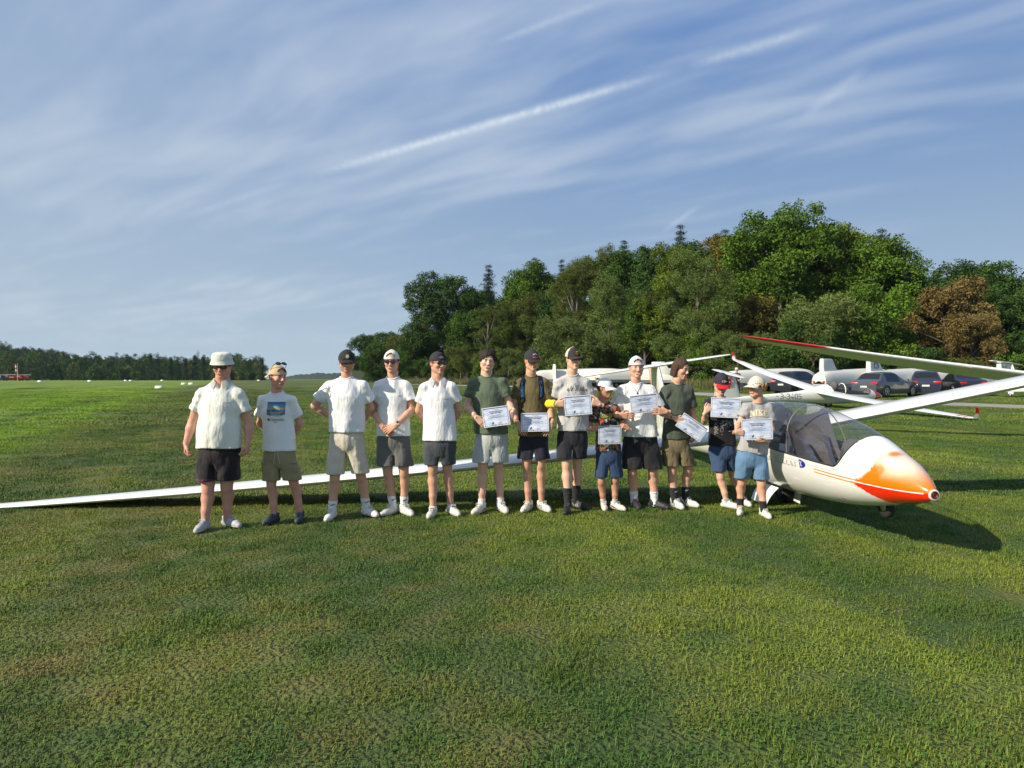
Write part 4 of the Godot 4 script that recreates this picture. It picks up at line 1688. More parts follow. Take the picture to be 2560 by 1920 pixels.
# ---------------------------------------------------------------- trailers
func trailer(label: String, at: Vector3, yaw: float, ln: float, tail_fin: bool, code := "") -> Node3D:
	# lies along local -z from its rear end at the origin; nearly all white glass fibre over a metal tray
	var o := thing("glider_trailer", label, "trailer", at, "")
	o.rotation.y = yaw
	var shell := MB.new()
	var rows := []
	var N := 22
	for i in N + 1:
		var u := i / float(N)
		var hgt := curve([0.0, 0.05, 0.35, 0.75, 0.93, 1.0], [0.70, 0.86, 0.98, 1.08, 0.95, 0.55], u)
		var wid := curve([0.0, 0.05, 0.4, 0.8, 0.95, 1.0], [0.50, 0.56, 0.66, 0.74, 0.62, 0.36], u)
		var row := PackedVector3Array()
		for k in 21:
			var a := PI * k / 20.0
			row.append(Vector3(cos(a) * wid * pow(absf(cos(a)), -0.25) if absf(cos(a)) > 0.02 else 0.0, 0.72 + pow(sin(a), 0.8) * (hgt - 0.02), -u * ln))
		rows.append(row)
	shell.sheet(rows, false, true)
	for e in [0, N]:
		var c := shell.p(Vector3(0, 0.9, -e / float(N) * ln))
		var ring: PackedVector3Array = rows[e]
		var ids := []
		for q in ring:
			ids.append(shell.p(q))
		for k in 20:
			if e == 0:
				shell.tri(c, ids[k], ids[k + 1])
			else:
				shell.tri(c, ids[k + 1], ids[k])
	part("shell", shell.mesh(), mat("trailer_white", Color(0.66, 0.655, 0.60), 0.35), o)
	var tray := MB.new()
	tray.box(Vector3(0, 0.60, -ln * 0.48), Vector3(1.02, 0.24, ln * 0.95), Basis(), 0.03)
	tray.bar(Vector3(0, 0.52, -ln * 0.9), Vector3(0, 0.48, -ln - 1.1), 0.05)
	part("tray", tray.mesh(), mat("tray_metal", Color(0.34, 0.36, 0.39), 0.45, {"metallic": 0.4}), o)
	if tail_fin:
		var f := MB.new()
		var fr := []
		for q in [Vector3(0.10, 1.30, 0.0), Vector3(0.0, 1.75, 0.02), Vector3(0.0, 2.28, 0.06), Vector3(0.0, 2.36, 0.12)]:
			var l: float = lerpf(1.75, 1.15, (q.y - 1.3) / 1.06) - q.z
			var w: float = 0.20 - q.z * 0.6
			var row := PackedVector3Array()
			for c in [Vector2(-w, 0.06), Vector2(-w * 0.6, 0.0), Vector2(w * 0.6, 0.0), Vector2(w, 0.06), Vector2(w, l - 0.1), Vector2(w * 0.4, l), Vector2(-w * 0.4, l), Vector2(-w, l - 0.1)]:
				row.append(Vector3(c.x, q.y, -0.25 - q.x - c.y))
			fr.append(row)
		f.sheet(fr, true, true)
		var top: PackedVector3Array = fr[-1]
		var ids := []
		for q in top:
			ids.append(f.p(q))
		for k in range(1, 7):
			f.tri(ids[0], ids[k + 1], ids[k])
		var fo := part("fin_box", f.mesh(), mat("trailer_white"), o)
		if code:
			var l := letters(code, 0.42, true)
			var w := width_of(l)
			for i in l.v.size():
				l.v[i] = Vector3(0.20, 1.72 + l.v[i].y, -0.62 - l.v[i].x)
				l.c[i] = Color(0.03, 0.06, 0.20)
			part("code", l.mesh(), mat("paint_film"), fo)
	for side in [-1.0, 1.0]:
		var w := MB.new()
		w.lathe([Vector2(0.16, -0.08), Vector2(0.27, -0.085), Vector2(0.30, -0.05), Vector2(0.30, 0.05), Vector2(0.27, 0.085), Vector2(0.16, 0.08)], 20)
		var wo := part("wheel", w.mesh(), mat("tyre_rubber"), o)
		wo.position = Vector3(side * 0.58, 0.30, -ln * 0.55)
		wo.rotation.z = PI / 2
		var rm := MB.new()
		rm.lathe([Vector2(0.001, -0.06), Vector2(0.17, -0.07), Vector2(0.17, 0.07), Vector2(0.001, 0.06)], 14)
		part("rim", rm.mesh(), mat("wheel_alloy"), wo)
		var g := MB.new()
		g.box(Vector3(side * 0.36, 0.86, 0.02), Vector3(0.16, 0.12, 0.05), Basis(), 0.02)
		part("tail_light", g.mesh(), mat("tail_light_red", Color(0.45, 0.012, 0.010), 0.25), o)
		var mg := MB.new()
		mg.box(Vector3(side * 0.62, 0.52, -ln * 0.55), Vector3(0.24, 0.05, 0.8), Basis(), 0.02)
		part("mudguard", mg.mesh(), mat("tray_metal"), o)
	var pl := MB.new()
	pl.box(Vector3(-0.02, 0.98, 0.02), Vector3(0.40, 0.16, 0.02), Basis(), 0.005)
	part("number_plate", pl.mesh(), mat("plate_white", Color(0.6, 0.6, 0.55), 0.5), o)
	return o

func build_trailers() -> void:
	# yaw: local -z (towards the drawbar) turned to point right and away
	trailer("white glider trailer with a tall blank fin box and red tail lights", Vector3(19.9, 0.46, -46.0), -0.98, 8.6, true)
	trailer("white glider trailer marked C5 on its fin box", Vector3(23.7, 0.48, -47.5), -0.98, 8.6, true, "C5")
	trailer("plain white trailer partly hidden behind the dark estate car", Vector3(15.0, 0.50, -49.5), -1.15, 8.2, false)
	trailer("white trailer hidden behind the blue hatchback, smooth rounded top", Vector3(28.2, 0.50, -49.0), -1.15, 8.6, false)
	trailer("long white trailer with a dark tray at the left of the parked trailers", Vector3(2.2, 0.74, -66.0), -1.28, 9.4, false)
	var t := trailer("white trailer with a rounded upright fin cover, behind the boys with certificates", Vector3(7.6, 0.72, -63.0), -1.22, 9.0, false)
	var f := MB.new()
	var rows := []
	for i in 9:
		var u := i / 8.0
		var w := 0.36 * sqrt(1.0 - u * u * u * 0.96)
		rows.append(PackedVector3Array([Vector3(-w, 0.4 + 1.75 * u, 0.05), Vector3(w, 0.4 + 1.75 * u, 0.05), Vector3(w, 0.4 + 1.75 * u, -0.12), Vector3(-w, 0.4 + 1.75 * u, -0.12)]))
	f.sheet(rows, true)
	var fo := part("fin_cover", f.mesh(), mat("trailer_white"), t)
	fo.position = Vector3(-3.9, 0, 2.5)
	var t2 := trailer("white trailer with a slanted raised box end, left of the dry grass", Vector3(14.4, 0.66, -63.5), 1.35, 9.0, false)
	var b := MB.new()
	b.sheet([PackedVector3Array([Vector3(-0.5, 1.2, 0), Vector3(0.5, 1.2, 0), Vector3(0.5, 1.2, -1.9), Vector3(-0.5, 1.2, -1.9)]), PackedVector3Array([Vector3(-0.45, 2.35, -0.75), Vector3(0.45, 2.35, -0.75), Vector3(0.45, 2.35, -1.85), Vector3(-0.45, 2.35, -1.85)]), PackedVector3Array([Vector3(-0.1, 2.37, -0.9), Vector3(0.1, 2.37, -0.9), Vector3(0.1, 2.37, -1.7), Vector3(-0.1, 2.37, -1.7)])], true)
	part("raised_box", b.mesh(), mat("trailer_white"), t2)

# ---------------------------------------------------------------- cars
# side outline as stations along the car from the rear (0) to the front (1): share of length, waist height, roof height
func car(label: String, at: Vector3, yaw: float, ln: float, wd: float, ht: float, style: String, paint: Material) -> void:
	var o := thing("parked_car", label, "car", at)
	o.rotation.y = yaw  # local +z is forward
	var roof: Array
	var rx: Array
	var waist := 0.60 * ht
	match style:
		"hatch":
			rx = [0.0, 0.02, 0.10, 0.19, 0.32, 0.48, 0.66, 0.74, 0.90, 0.985, 1.0]
			roof = [0.50, 0.60, 0.70, 0.95, 1.0, 0.985, 0.70, 0.66, 0.60, 0.46, 0.36]
		"suv":
			rx = [0.0, 0.02, 0.05, 0.14, 0.30, 0.50, 0.66, 0.74, 0.92, 0.985, 1.0]
			roof = [0.48, 0.60, 0.70, 0.95, 1.0, 0.98, 0.70, 0.66, 0.60, 0.48, 0.36]
		"estate":
			rx = [0.0, 0.02, 0.06, 0.13, 0.30, 0.52, 0.68, 0.76, 0.92, 0.985, 1.0]
			roof = [0.48, 0.60, 0.68, 0.94, 1.0, 0.98, 0.70, 0.64, 0.58, 0.46, 0.34]
		_:
			rx = [0.0, 0.02, 0.08, 0.19, 0.34, 0.52, 0.68, 0.76, 0.92, 0.985, 1.0]
			roof = [0.48, 0.62, 0.70, 0.74, 0.98, 1.0, 0.70, 0.64, 0.58, 0.46, 0.34]
	var section := func(u: float, off := 0.0) -> PackedVector3Array:
		var top: float = curve(rx, roof, u) * ht
		var taper := 1.0 - 0.16 * pow(absf(u - 0.5) * 2.0, 5.0)
		var w := wd * 0.5 * taper + off
		var sh := minf(top, waist)
		var hi := maxf(0.0, top - waist)
		var inn := w - hi * 0.42
		var row := PackedVector3Array()
		var pts := [Vector2(w * 0.86, 0.20), Vector2(w * 0.97, 0.26), Vector2(w, 0.45 * sh + 0.1), Vector2(w * 0.985, sh * 0.86 + 0.03), Vector2(w * 0.94, sh)]
		if hi > 0.02:
			pts.append_array([Vector2(lerpf(w * 0.94, inn * 0.95, 0.5), sh + hi * 0.5), Vector2(inn * 0.93, sh + hi * 0.92), Vector2(inn * 0.80, top + off)])
		else:
			pts.append_array([Vector2(w * 0.90, top), Vector2(w * 0.86, top), Vector2(w * 0.80, top)])
		pts.append_array([Vector2(inn * 0.4, top + 0.015 + off), Vector2(0, top + 0.02 + off)])
		for q in pts:
			row.append(Vector3(q.x, q.y, (u - 0.5) * ln))
		for k in range(pts.size() - 2, -1, -1):
			row.append(Vector3(-pts[k].x, pts[k].y, (u - 0.5) * ln))
		return row
	var us := []
	for i in 41:
		us.append(i / 40.0)
	var rows := []
	for u in us:
		rows.append(section.call(u))
	var body := MB.new()
	body.sheet(rows, false)
	var n: int = rows[0].size()
	for e in [0, rows.size() - 1]:
		var ids := []
		for q in rows[e]:
			ids.append(body.p(q))
		for k in n / 2:
			if k + 1 < n - 1 - k:
				if e == 0:
					body.quad(ids[k], ids[k + 1], ids[n - 2 - k], ids[n - 1 - k])
				else:
					body.quad(ids[n - 1 - k], ids[n - 2 - k], ids[k + 1], ids[k])
	part("body", body.mesh(), paint, o)
	# glass: side panes, rear and front screens set just proud of the skin
	var glass := mat("car_glass", Color(0.012, 0.014, 0.017), 0.06)
	var pane := func(u0: float, u1: float, side: float, k0: int, k1: int, called: String) -> void:
		var m := MB.new()
		var rr := []
		for i in 9:
			var row: PackedVector3Array = section.call(lerpf(u0, u1, i / 8.0), 0.006)
			var rk := PackedVector3Array()
			for t in 5:
				var f := lerpf(k0 + 0.12, k1 - 0.06, t / 4.0)
				var q := row[int(f)].lerp(row[mini(int(f) + 1, row.size() - 1)], f - int(f))
				rk.append(Vector3(q.x * side, q.y, q.z))
			rr.append(rk)
		m.sheet(rr, false, side < 0)
		part(called, m.mesh(), glass, o)
	var ua: float = rx[3] + 0.015
	var ub: float = rx[5] - 0.005
	for side in [-1.0, 1.0]:
		pane.call(ua + 0.02, lerpf(ua, ub, 0.44), side, 4, 6, "window")
		pane.call(lerpf(ua, ub, 0.47), ub + 0.05, side, 4, 6, "window")
	var screen := func(u0: float, u1: float, called: String) -> void:
		var m := MB.new()
		var rr := []
		for i in 7:
			var row: PackedVector3Array = section.call(lerpf(u0, u1, i / 6.0), 0.010)
			rr.append(row.slice(7, n - 7))
		m.sheet(rr, false)
		part(called, m.mesh(), glass, o)
	screen.call(rx[2] + 0.006, rx[3] - 0.012, "rear_window")
	if style == "saloon":
		screen.call(rx[3] + 0.012, rx[4] - 0.015, "rear_window")
	screen.call(rx[5] + 0.02, rx[6] - 0.006, "windscreen")
	# wheels
	for side in [-1.0, 1.0]:
		for zz in [-0.30, 0.315]:
			var w := MB.new()
			w.lathe([Vector2(0.20, -0.10), Vector2(0.30, -0.11), Vector2(0.325, -0.07), Vector2(0.325, 0.07), Vector2(0.30, 0.11), Vector2(0.20, 0.10)], 28)
			var wo := part("wheel", w.mesh(), mat("tyre_rubber"), o)
			wo.position = Vector3(side * (wd * 0.5 - 0.10), 0.325, zz * ln)
			wo.rotation.z = PI / 2
			var rm := MB.new()
			for k in 5:
				var a := TAU * k / 5.0
				rm.box(Vector3(cos(a) * 0.11, -side * 0.10, sin(a) * 0.11), Vector3(0.20, 0.03, 0.05), Basis(Vector3.UP, -a), 0.008)
			rm.lathe([Vector2(0.19, -side * 0.09 - 0.02), Vector2(0.225, -side * 0.09 - 0.02), Vector2(0.225, -side * 0.09 + 0.02), Vector2(0.19, -side * 0.09 + 0.02)], 24)
			part("rim", rm.mesh(), mat("wheel_alloy"), wo)
			var arch := MB.new()
			var ar := [PackedVector3Array(), PackedVector3Array()]
			for k in 15:
				var a := PI * k / 14.0
				ar[0].append(Vector3(side * (wd * 0.5 + 0.004), 0.325 + sin(a) * 0.34, zz * ln + cos(a) * 0.34))
				ar[1].append(Vector3(side * (wd * 0.5 + 0.010), 0.325 + sin(a) * 0.385, zz * ln + cos(a) * 0.385))
			arch.sheet(ar, false, side > 0)
			part("wheel_arch", arch.mesh(), mat("car_trim", Color(0.012, 0.012, 0.013), 0.7), o)
		var l := MB.new()
		l.box(Vector3(side * wd * 0.33, waist * 0.93, -ln * 0.487), Vector3(0.42, 0.13, 0.08), Basis(Vector3.UP, side * 0.18), 0.03)
		part("tail_light", l.mesh(), mat("tail_light_red"), o)
		var hl := MB.new()
		hl.box(Vector3(side * wd * 0.34, waist * 0.80, ln * 0.475), Vector3(0.36, 0.12, 0.08), Basis(Vector3.UP, -side * 0.35), 0.03)
		part("headlight", hl.mesh(), mat("lamp_clear", Color(0.5, 0.52, 0.55), 0.1), o)
		var mr := MB.new()
		mr.box(Vector3(side * (wd * 0.5 + 0.07), waist + 0.06, ln * 0.14), Vector3(0.16, 0.12, 0.09), Basis(), 0.03)
		part("mirror", mr.mesh(), paint, o)
		var hd := MB.new()
		for u in [-0.16, 0.06]:
			hd.box(Vector3(side * (wd * 0.5 + 0.0), waist * 0.88, u * ln), Vector3(0.03, 0.03, 0.18), Basis(), 0.01)
		part("door_handles", hd.mesh(), paint, o)
	var bp := MB.new()
	bp.box(Vector3(0, 0.30, -ln * 0.492), Vector3(wd * 0.80, 0.14, 0.05), Basis(), 0.02)
	bp.box(Vector3(0, 0.26, ln * 0.488), Vector3(wd * 0.80, 0.14, 0.05), Basis(), 0.02)
	part("bumper_trim", bp.mesh(), mat("car_trim"), o)
	var np := MB.new()
	np.box(Vector3(0, waist * 0.70, -ln * 0.502), Vector3(0.40, 0.11, 0.015), Basis(), 0.004)
	part("number_plate", np.mesh(), mat("plate_white"), o)

func build_cars() -> void:
	var coat := {"metallic": 0.35, "clearcoat_enabled": true, "clearcoat": 1.0, "clearcoat_roughness": 0.04}
	var grey := mat("car_paint_grey", Color(0.075, 0.080, 0.092), 0.35, coat)
	var blue := mat("car_paint_blue", Color(0.020, 0.026, 0.060), 0.35, coat)
	var black := mat("car_paint_black", Color(0.014, 0.016, 0.024), 0.35, coat)
	# yaw turns +z: forward points right and away
	car("grey five-door hatchback parked before the C5 trailer", Vector3(22.3, 0.44, -42.4), deg_to_rad(122.0), 4.4, 1.80, 1.45, "hatch", grey)
	car("dark blue hatchback seen from behind, right of the grey car", Vector3(26.0, 0.46, -44.6), deg_to_rad(150.0), 4.2, 1.82, 1.52, "suv", blue)
	car("dark saloon with a white number plate on its raised boot, farthest right", Vector3(28.9, 0.46, -45.8), deg_to_rad(168.0), 4.6, 1.82, 1.42, "saloon", black)
	car("dark estate car behind the near-glider wing, left of the fin box trailer", Vector3(19.6, 0.50, -48.4), deg_to_rad(128.0), 4.6, 1.82, 1.50, "estate", black)

# ---------------------------------------------------------------- things on the field
func build_field_things() -> void:
	var white := mat("marker_white", Color(0.72, 0.72, 0.70), 0.6)
	# bearing, distance, what singles it out
	var list := [[-0.497, 60.0, "nearest white runway marker, alone on the field"], [-0.4625, 96.0, "left one of a pair of white markers beside the man in the bucket hat"], [-0.4520, 96.0, "right one of a pair of white markers beside the man in the bucket hat"],
		[-0.665, 170.0, "white runway marker near the red plane"], [-0.595, 190.0, "white marker between the red plane and the pair far out"], [-0.5445, 240.0, "left white marker of the far pair under the ridge"], [-0.5375, 240.0, "right white marker of the far pair under the ridge"], [-0.493, 250.0, "small white marker under the far conifers"], [-0.357, 260.0, "farthest white marker at the end of the field"]]
	for q in list:
		var o := thing("runway_marker", q[2], "marker", spot(q[0], q[1]), "white runway markers on the field")
		var k := 1.0 if q[1] < 150 else 1.5
		var m := MB.new()
		var rows := []
		for s in [[0.0, 0.30, 0.24], [0.20, 0.28, 0.20], [0.23, 0.25, 0.17]]:
			rows.append(PackedVector3Array([Vector3(-s[1], s[0], s[2]), Vector3(s[1], s[0], s[2]), Vector3(s[1], s[0], -s[2]), Vector3(-s[1], s[0], -s[2])]))
		m.sheet(rows, true)
		m.face(rows[2][0], rows[2][1], rows[2][2], rows[2][3])
		var b := part("marker_body", m.mesh(), white, o)
		b.scale = Vector3.ONE * k
	# wind sock
	var ws := thing("wind_sock", "red and white wind sock on a pole before the far ridge", "wind sock", spot(-0.697, 240.0))
	var pole := MB.new()
	pole.bar(Vector3(0, 0, 0), Vector3(0, 6.0, 0), 0.07)
	part("pole", pole.mesh(), white, ws)
	for i in 5:
		var s := MB.new()
		var y0 := 5.8 - 0.62 * i
		s.lathe([Vector2(0.36 - 0.04 * (i + 1), y0 - 0.62), Vector2(0.36 - 0.04 * i, y0)], 14)
		var so := part("sock_band", s.mesh(), white if i % 2 else mat("sock_red", Color(0.55, 0.05, 0.05), 0.8), ws)
		so.position.x = -0.42
	# two light aircraft parked far out on the left
	light_plane("red high-wing light aircraft parked at the far left edge", spot(-0.695, 255.0), mat("plane_red", Color(0.50, 0.03, 0.02), 0.35), 1.72)
	light_plane("dark light aircraft with a white wing at the extreme left", spot(-0.722, 250.0), mat("plane_navy", Color(0.03, 0.035, 0.07), 0.35), 1.45)
	# the watcher in the sun hat beyond the gravel track is built with the people

func light_plane(label: String, at: Vector3, paint: Material, yaw: float) -> void:
	var o := thing("light_aircraft", label, "aircraft", at)
	o.rotation.y = yaw
	var body := MB.new()
	var rows := []
	for q in [[3.4, 1.15, 0.05, 0.05], [3.3, 1.15, 0.32, 0.34], [2.2, 1.15, 0.48, 0.50], [1.0, 1.30, 0.52, 0.68], [-0.4, 1.28, 0.50, 0.62], [-2.0, 1.20, 0.30, 0.34], [-4.2, 1.25, 0.10, 0.16], [-4.4, 1.25, 0.03, 0.05]]:
		var row := PackedVector3Array()
		for k in 16:
			var a := TAU * k / 16.0
			row.append(Vector3(cos(a) * q[2], q[1] + sin(a) * q[3], q[0]))
		rows.append(row)
	body.sheet(rows, true, true)
	part("fuselage", body.mesh(), paint, o)
	var wing := MB.new()
	for side in [-1.0, 1.0]:
		var q := []
		for u in [0.0, 0.5, 0.9, 1.0]:
			q.append([Vector3(side * 5.2 * u, 2.05 + 0.12 * u, 1.6), Vector3(0, 0, -1), Vector3(0, 1, 0), 1.55 - 0.35 * u, 0.13])
		wing.add(loft(q, 0.0, 1.0, side > 0))
		wing.bar(Vector3(side * 0.5, 0.9, 0.9), Vector3(side * 2.6, 2.05, 1.0), 0.04)
	part("wing", wing.mesh(), mat("marker_white"), o)
	var tail := MB.new()
	tail.add(loft([[Vector3(0, 1.2, -3.2), Vector3(0, 0, -1), Vector3(1, 0, 0), 1.3, 0.08], [Vector3(0, 2.25, -3.9), Vector3(0, 0, -1), Vector3(1, 0, 0), 0.7, 0.08]]))
	for side in [-1.0, 1.0]:
		tail.add(loft([[Vector3(0, 1.3, -3.4), Vector3(0, 0, -1), Vector3(0, 1, 0), 1.0, 0.08], [Vector3(side * 1.6, 1.3, -3.6), Vector3(0, 0, -1), Vector3(0, 1, 0), 0.7, 0.08]], 0.0, 1.0, side > 0))
	part("tail", tail.mesh(), paint, o)
	for w in [Vector3(-0.95, 0.3, 0.7), Vector3(0.95, 0.3, 0.7), Vector3(0, 0.28, 2.6)]:
		var m := MB.new()
		m.lathe([Vector2(0.1, -0.08), Vector2(0.28, -0.07), Vector2(0.3, 0.0), Vector2(0.28, 0.07), Vector2(0.1, 0.08)], 16)
		var wo := part("wheel", m.mesh(), mat("tyre_rubber"), o)
		wo.position = w
		wo.rotation.z = PI / 2
		var lg := MB.new()
		lg.bar(w, Vector3(w.x * 0.4, 0.95, w.z), 0.045)
		part("gear_leg", lg.mesh(), paint, o)
	var ws := MB.new()
	ws.ball(Vector3(0, 1.62, 1.15), Vector3(0.50, 0.36, 0.75), 8, 14)
	part("cabin_glass", ws.mesh(), mat("car_glass"), o)

# ---------------------------------------------------------------- people
# a head round its own centre, face to +z, chin at y -0.115, crown at 0.115
var head_shape := MB.new()
var head_zone := PackedInt32Array()   # per vertex: 0 skin 1 lips 2 brow 3 eye white 4 iris 5 stubble zone 6 ear
var hair_short := MB.new()
var hair_fringe := MB.new()
var hair_long := MB.new()
var hair_under_cap := MB.new()
var hair_curls := MB.new()
var hands := {}
var worn := {}

func make_head() -> void:
	var f := Field.new(Vector3(-0.105, -0.19, -0.125), Vector3(0.105, 0.135, 0.135), 0.0038)
	f.ell(Vector3(0, 0.028, -0.012), Vector3(0.076, 0.088, 0.094), 0.02)
	f.ell(Vector3(0, -0.030, 0.018), Vector3(0.060, 0.075, 0.066), 0.035)
	f.cone(Vector3(0, -0.02, -0.025), Vector3(0, -0.20, -0.035), 0.056, 0.056, 0.03)
	f.cone(Vector3(-0.050, -0.055, -0.005), Vector3(-0.012, -0.098, 0.052), 0.020, 0.017, 0.03)
	f.cone(Vector3(0.050, -0.055, -0.005), Vector3(0.012, -0.098, 0.052), 0.020, 0.017, 0.03)
	f.ell(Vector3(0, -0.097, 0.060), Vector3(0.022, 0.018, 0.018), 0.02)
	for s in [-1.0, 1.0]:
		f.ell(Vector3(s * 0.040, -0.022, 0.055), Vector3(0.026, 0.024, 0.024), 0.02)
		f.ell(Vector3(s * 0.031, 0.006, 0.094), Vector3(0.019, 0.012, 0.020), 0.012, true)
		f.ell(Vector3(s * 0.031, 0.003, 0.071), Vector3(0.0135, 0.0125, 0.013), 0.003)
		f.ell(Vector3(s * 0.076, -0.006, -0.012), Vector3(0.009, 0.031, 0.019), 0.006)
	f.cone(Vector3(-0.036, 0.021, 0.072), Vector3(0.036, 0.021, 0.072), 0.013, 0.013, 0.012)
	f.cone(Vector3(0, 0.012, 0.082), Vector3(0, -0.030, 0.102), 0.0075, 0.0125, 0.014)
	f.ell(Vector3(-0.012, -0.036, 0.092), Vector3(0.009, 0.008, 0.010), 0.008)
	f.ell(Vector3(0.012, -0.036, 0.092), Vector3(0.009, 0.008, 0.010), 0.008)
	f.cone(Vector3(-0.020, -0.064, 0.078), Vector3(0.020, -0.064, 0.078), 0.0085, 0.0085, 0.008)
	f.cone(Vector3(-0.016, -0.073, 0.077), Vector3(0.016, -0.073, 0.077), 0.0085, 0.0085, 0.006)
	f.cone(Vector3(-0.022, -0.0685, 0.091), Vector3(0.022, -0.0685, 0.091), 0.0018, 0.0018, 0.004)
	f.nets(head_shape)
	for q in head_shape.v:
		var z := 0
		var ax := absf(q.x)
		if q.z > 0.055:
			if ax < 0.024 and q.y < -0.057 and q.y > -0.081 and q.z > 0.075:
				z = 1
			elif ax > 0.014 and ax < 0.048 and q.y > 0.017 and q.y < 0.027:
				z = 2
			elif Vector2(ax - 0.031, (q.y - 0.003) * 2.6).length() < 0.0125 and q.z > 0.070:
				z = 4 if ax > 0.0245 and ax < 0.0375 else 3
		if z == 0 and q.y < -0.045 and q.y > -0.125 and q.z > -0.02 and not (ax < 0.016 and q.y > -0.055):
			z = 5
		if ax > 0.072 and absf(q.y + 0.006) < 0.035:
			z = 6
		head_zone.append(z)
	# hair: shells over the skull with combed relief
	var n := noise(61, 1.0, 3)
	for k in 5:
		var h := Field.new(Vector3(-0.125, -0.20, -0.15), Vector3(0.125, 0.16, 0.14), 0.0062)
		var puff: float = [0.014, 0.016, 0.006, 0.006, 0.022][k]
		h.ell(Vector3(0, 0.030, -0.014), Vector3(0.078 + puff, 0.089 + puff * 1.3, 0.096 + puff), 0.01)
		if k == 2: # chin-length, hanging over ears and nape
			for a in 15:
				var g := PI * (a / 14.0 * 1.06 - 0.03)
				var d := Vector3(cos(g), 0, -sin(g))
				h.cone(Vector3(d.x * 0.080, 0.03, d.z * 0.085 - 0.01), Vector3(d.x * 0.088, -0.085, d.z * 0.088 - 0.02), 0.021, 0.012, 0.02)
		# face, neck and (short cuts) everything below the hairline are cut away
		h.ell(Vector3(0.010 if k == 1 else 0.0, -0.042 if k < 3 else -0.048, 0.085), Vector3(0.070, 0.114, 0.085), 0.006, true)
		if k != 2:
			for z in h.nz:
				for y in h.ny:
					for x in h.nx:
						var i := (z * h.ny + y) * h.nx + x
						var q := h.o + Vector3(x, y, z) * h.h
						var line := -0.055 - q.z * 0.2 if q.z < -0.03 else (-0.02 if k != 1 else -0.040) + 0.06 * clampf((q.z + 0.03) / 0.08, 0.0, 1.0)
						h.d[i] = maxf(h.d[i], line - q.y)
		if k == 1: # swept fringe
			for a in 7:
				var x := -0.055 + 0.018 * a
				h.cone(Vector3(x * 0.8 + 0.012, 0.112, 0.015), Vector3(x - 0.014, 0.082 - 0.35 * (0.03 - x) * float(x < 0.03), 0.074 - 0.4 * absf(x)), 0.024, 0.010, 0.012)
		if k == 4 or k == 3: # what shows below a cap
			h.cut(Vector3(0, 1, 0), 0.042)
		h.rough(n, 0.009 if k != 4 else 0.022, Vector3(55, 22, 40))
		h.nets([hair_short, hair_fringe, hair_long, hair_under_cap, hair_curls][k])

# hands: wrist at the origin, fingers along +y, palm faces +z, thumb on +x
func make_hands() -> void:
	var poses := {"relaxed": [0.25, 0.45, 0.35, 0.35], "grip": [0.06, 0.16, 0.14, -0.1], "flat": [0.10, 0.18, 0.15, 0.15], "curled": [0.7, 0.9, 0.6, 0.3]}
	for pose in poses:
		var b: Array = poses[pose]
		var f := Field.new(Vector3(-0.065, -0.045, -0.04), Vector3(0.085, 0.205, 0.115), 0.0034)
		f.cone(Vector3(0, -0.05, 0), Vector3(0, 0.005, 0), 0.024, 0.023, 0.01, 0.75)
		for i in 4:
			var x := 0.028 - 0.0185 * i
			f.cone(Vector3(x * 0.55, 0.005, 0), Vector3(x, 0.086 - 0.003 * absf(i - 1.2), 0.0), 0.016, 0.0125, 0.012, 0.85)
		for i in 4:
			var x := 0.029 - 0.0190 * i
			var p := Vector3(x, 0.086 - 0.003 * absf(i - 1.2), 0.0)
			var ang := 0.0
			var ln: float = [0.042, 0.046, 0.043, 0.034][i]
			var side := 0.09 * (1.4 - i) * 0.5
			for j in 3:
				ang += b[j] * (1.0 + 0.08 * i)
				var l: float = ln * [1.0, 0.62, 0.50][j]
				var q := p + Vector3(side * l, cos(ang) * l, sin(ang) * l)
				f.cone(p, q, 0.0092 - 0.0008 * j, 0.0086 - 0.0009 * j, 0.003)
				p = q
		var t0 := Vector3(0.018, 0.020, 0.006)
		var t1 := Vector3(0.045, 0.052, 0.018 + 0.02 * maxf(0.0, b[3]) + (0.012 if pose == "grip" else 0.0))
		var t2 := t1 + (Vector3(0.012, 0.034, 0.012) if pose != "grip" else Vector3(0.004, 0.030, 0.022))
		var t3 := t2 + (Vector3(0.000, 0.026, 0.008) if pose != "grip" else Vector3(-0.006, 0.028, 0.008))
		f.cone(t0, t1, 0.017, 0.0125, 0.010)
		f.cone(t1, t2, 0.0115, 0.0100, 0.003)
		f.cone(t2, t3, 0.0100, 0.0080, 0.003)
		var m := MB.new()
		f.nets(m)
		hands[pose] = m

func aim(y: Vector3, z: Vector3) -> Basis:
	var a := y.normalized()
	var c := (z - a * z.dot(a)).normalized()
	return Basis(a.cross(c), a, c)

const SKIN := {"fair": Color(0.64, 0.42, 0.315), "tan": Color(0.58, 0.345, 0.24), "ruddy": Color(0.58, 0.31, 0.235), "brown": Color(0.48, 0.265, 0.17)}

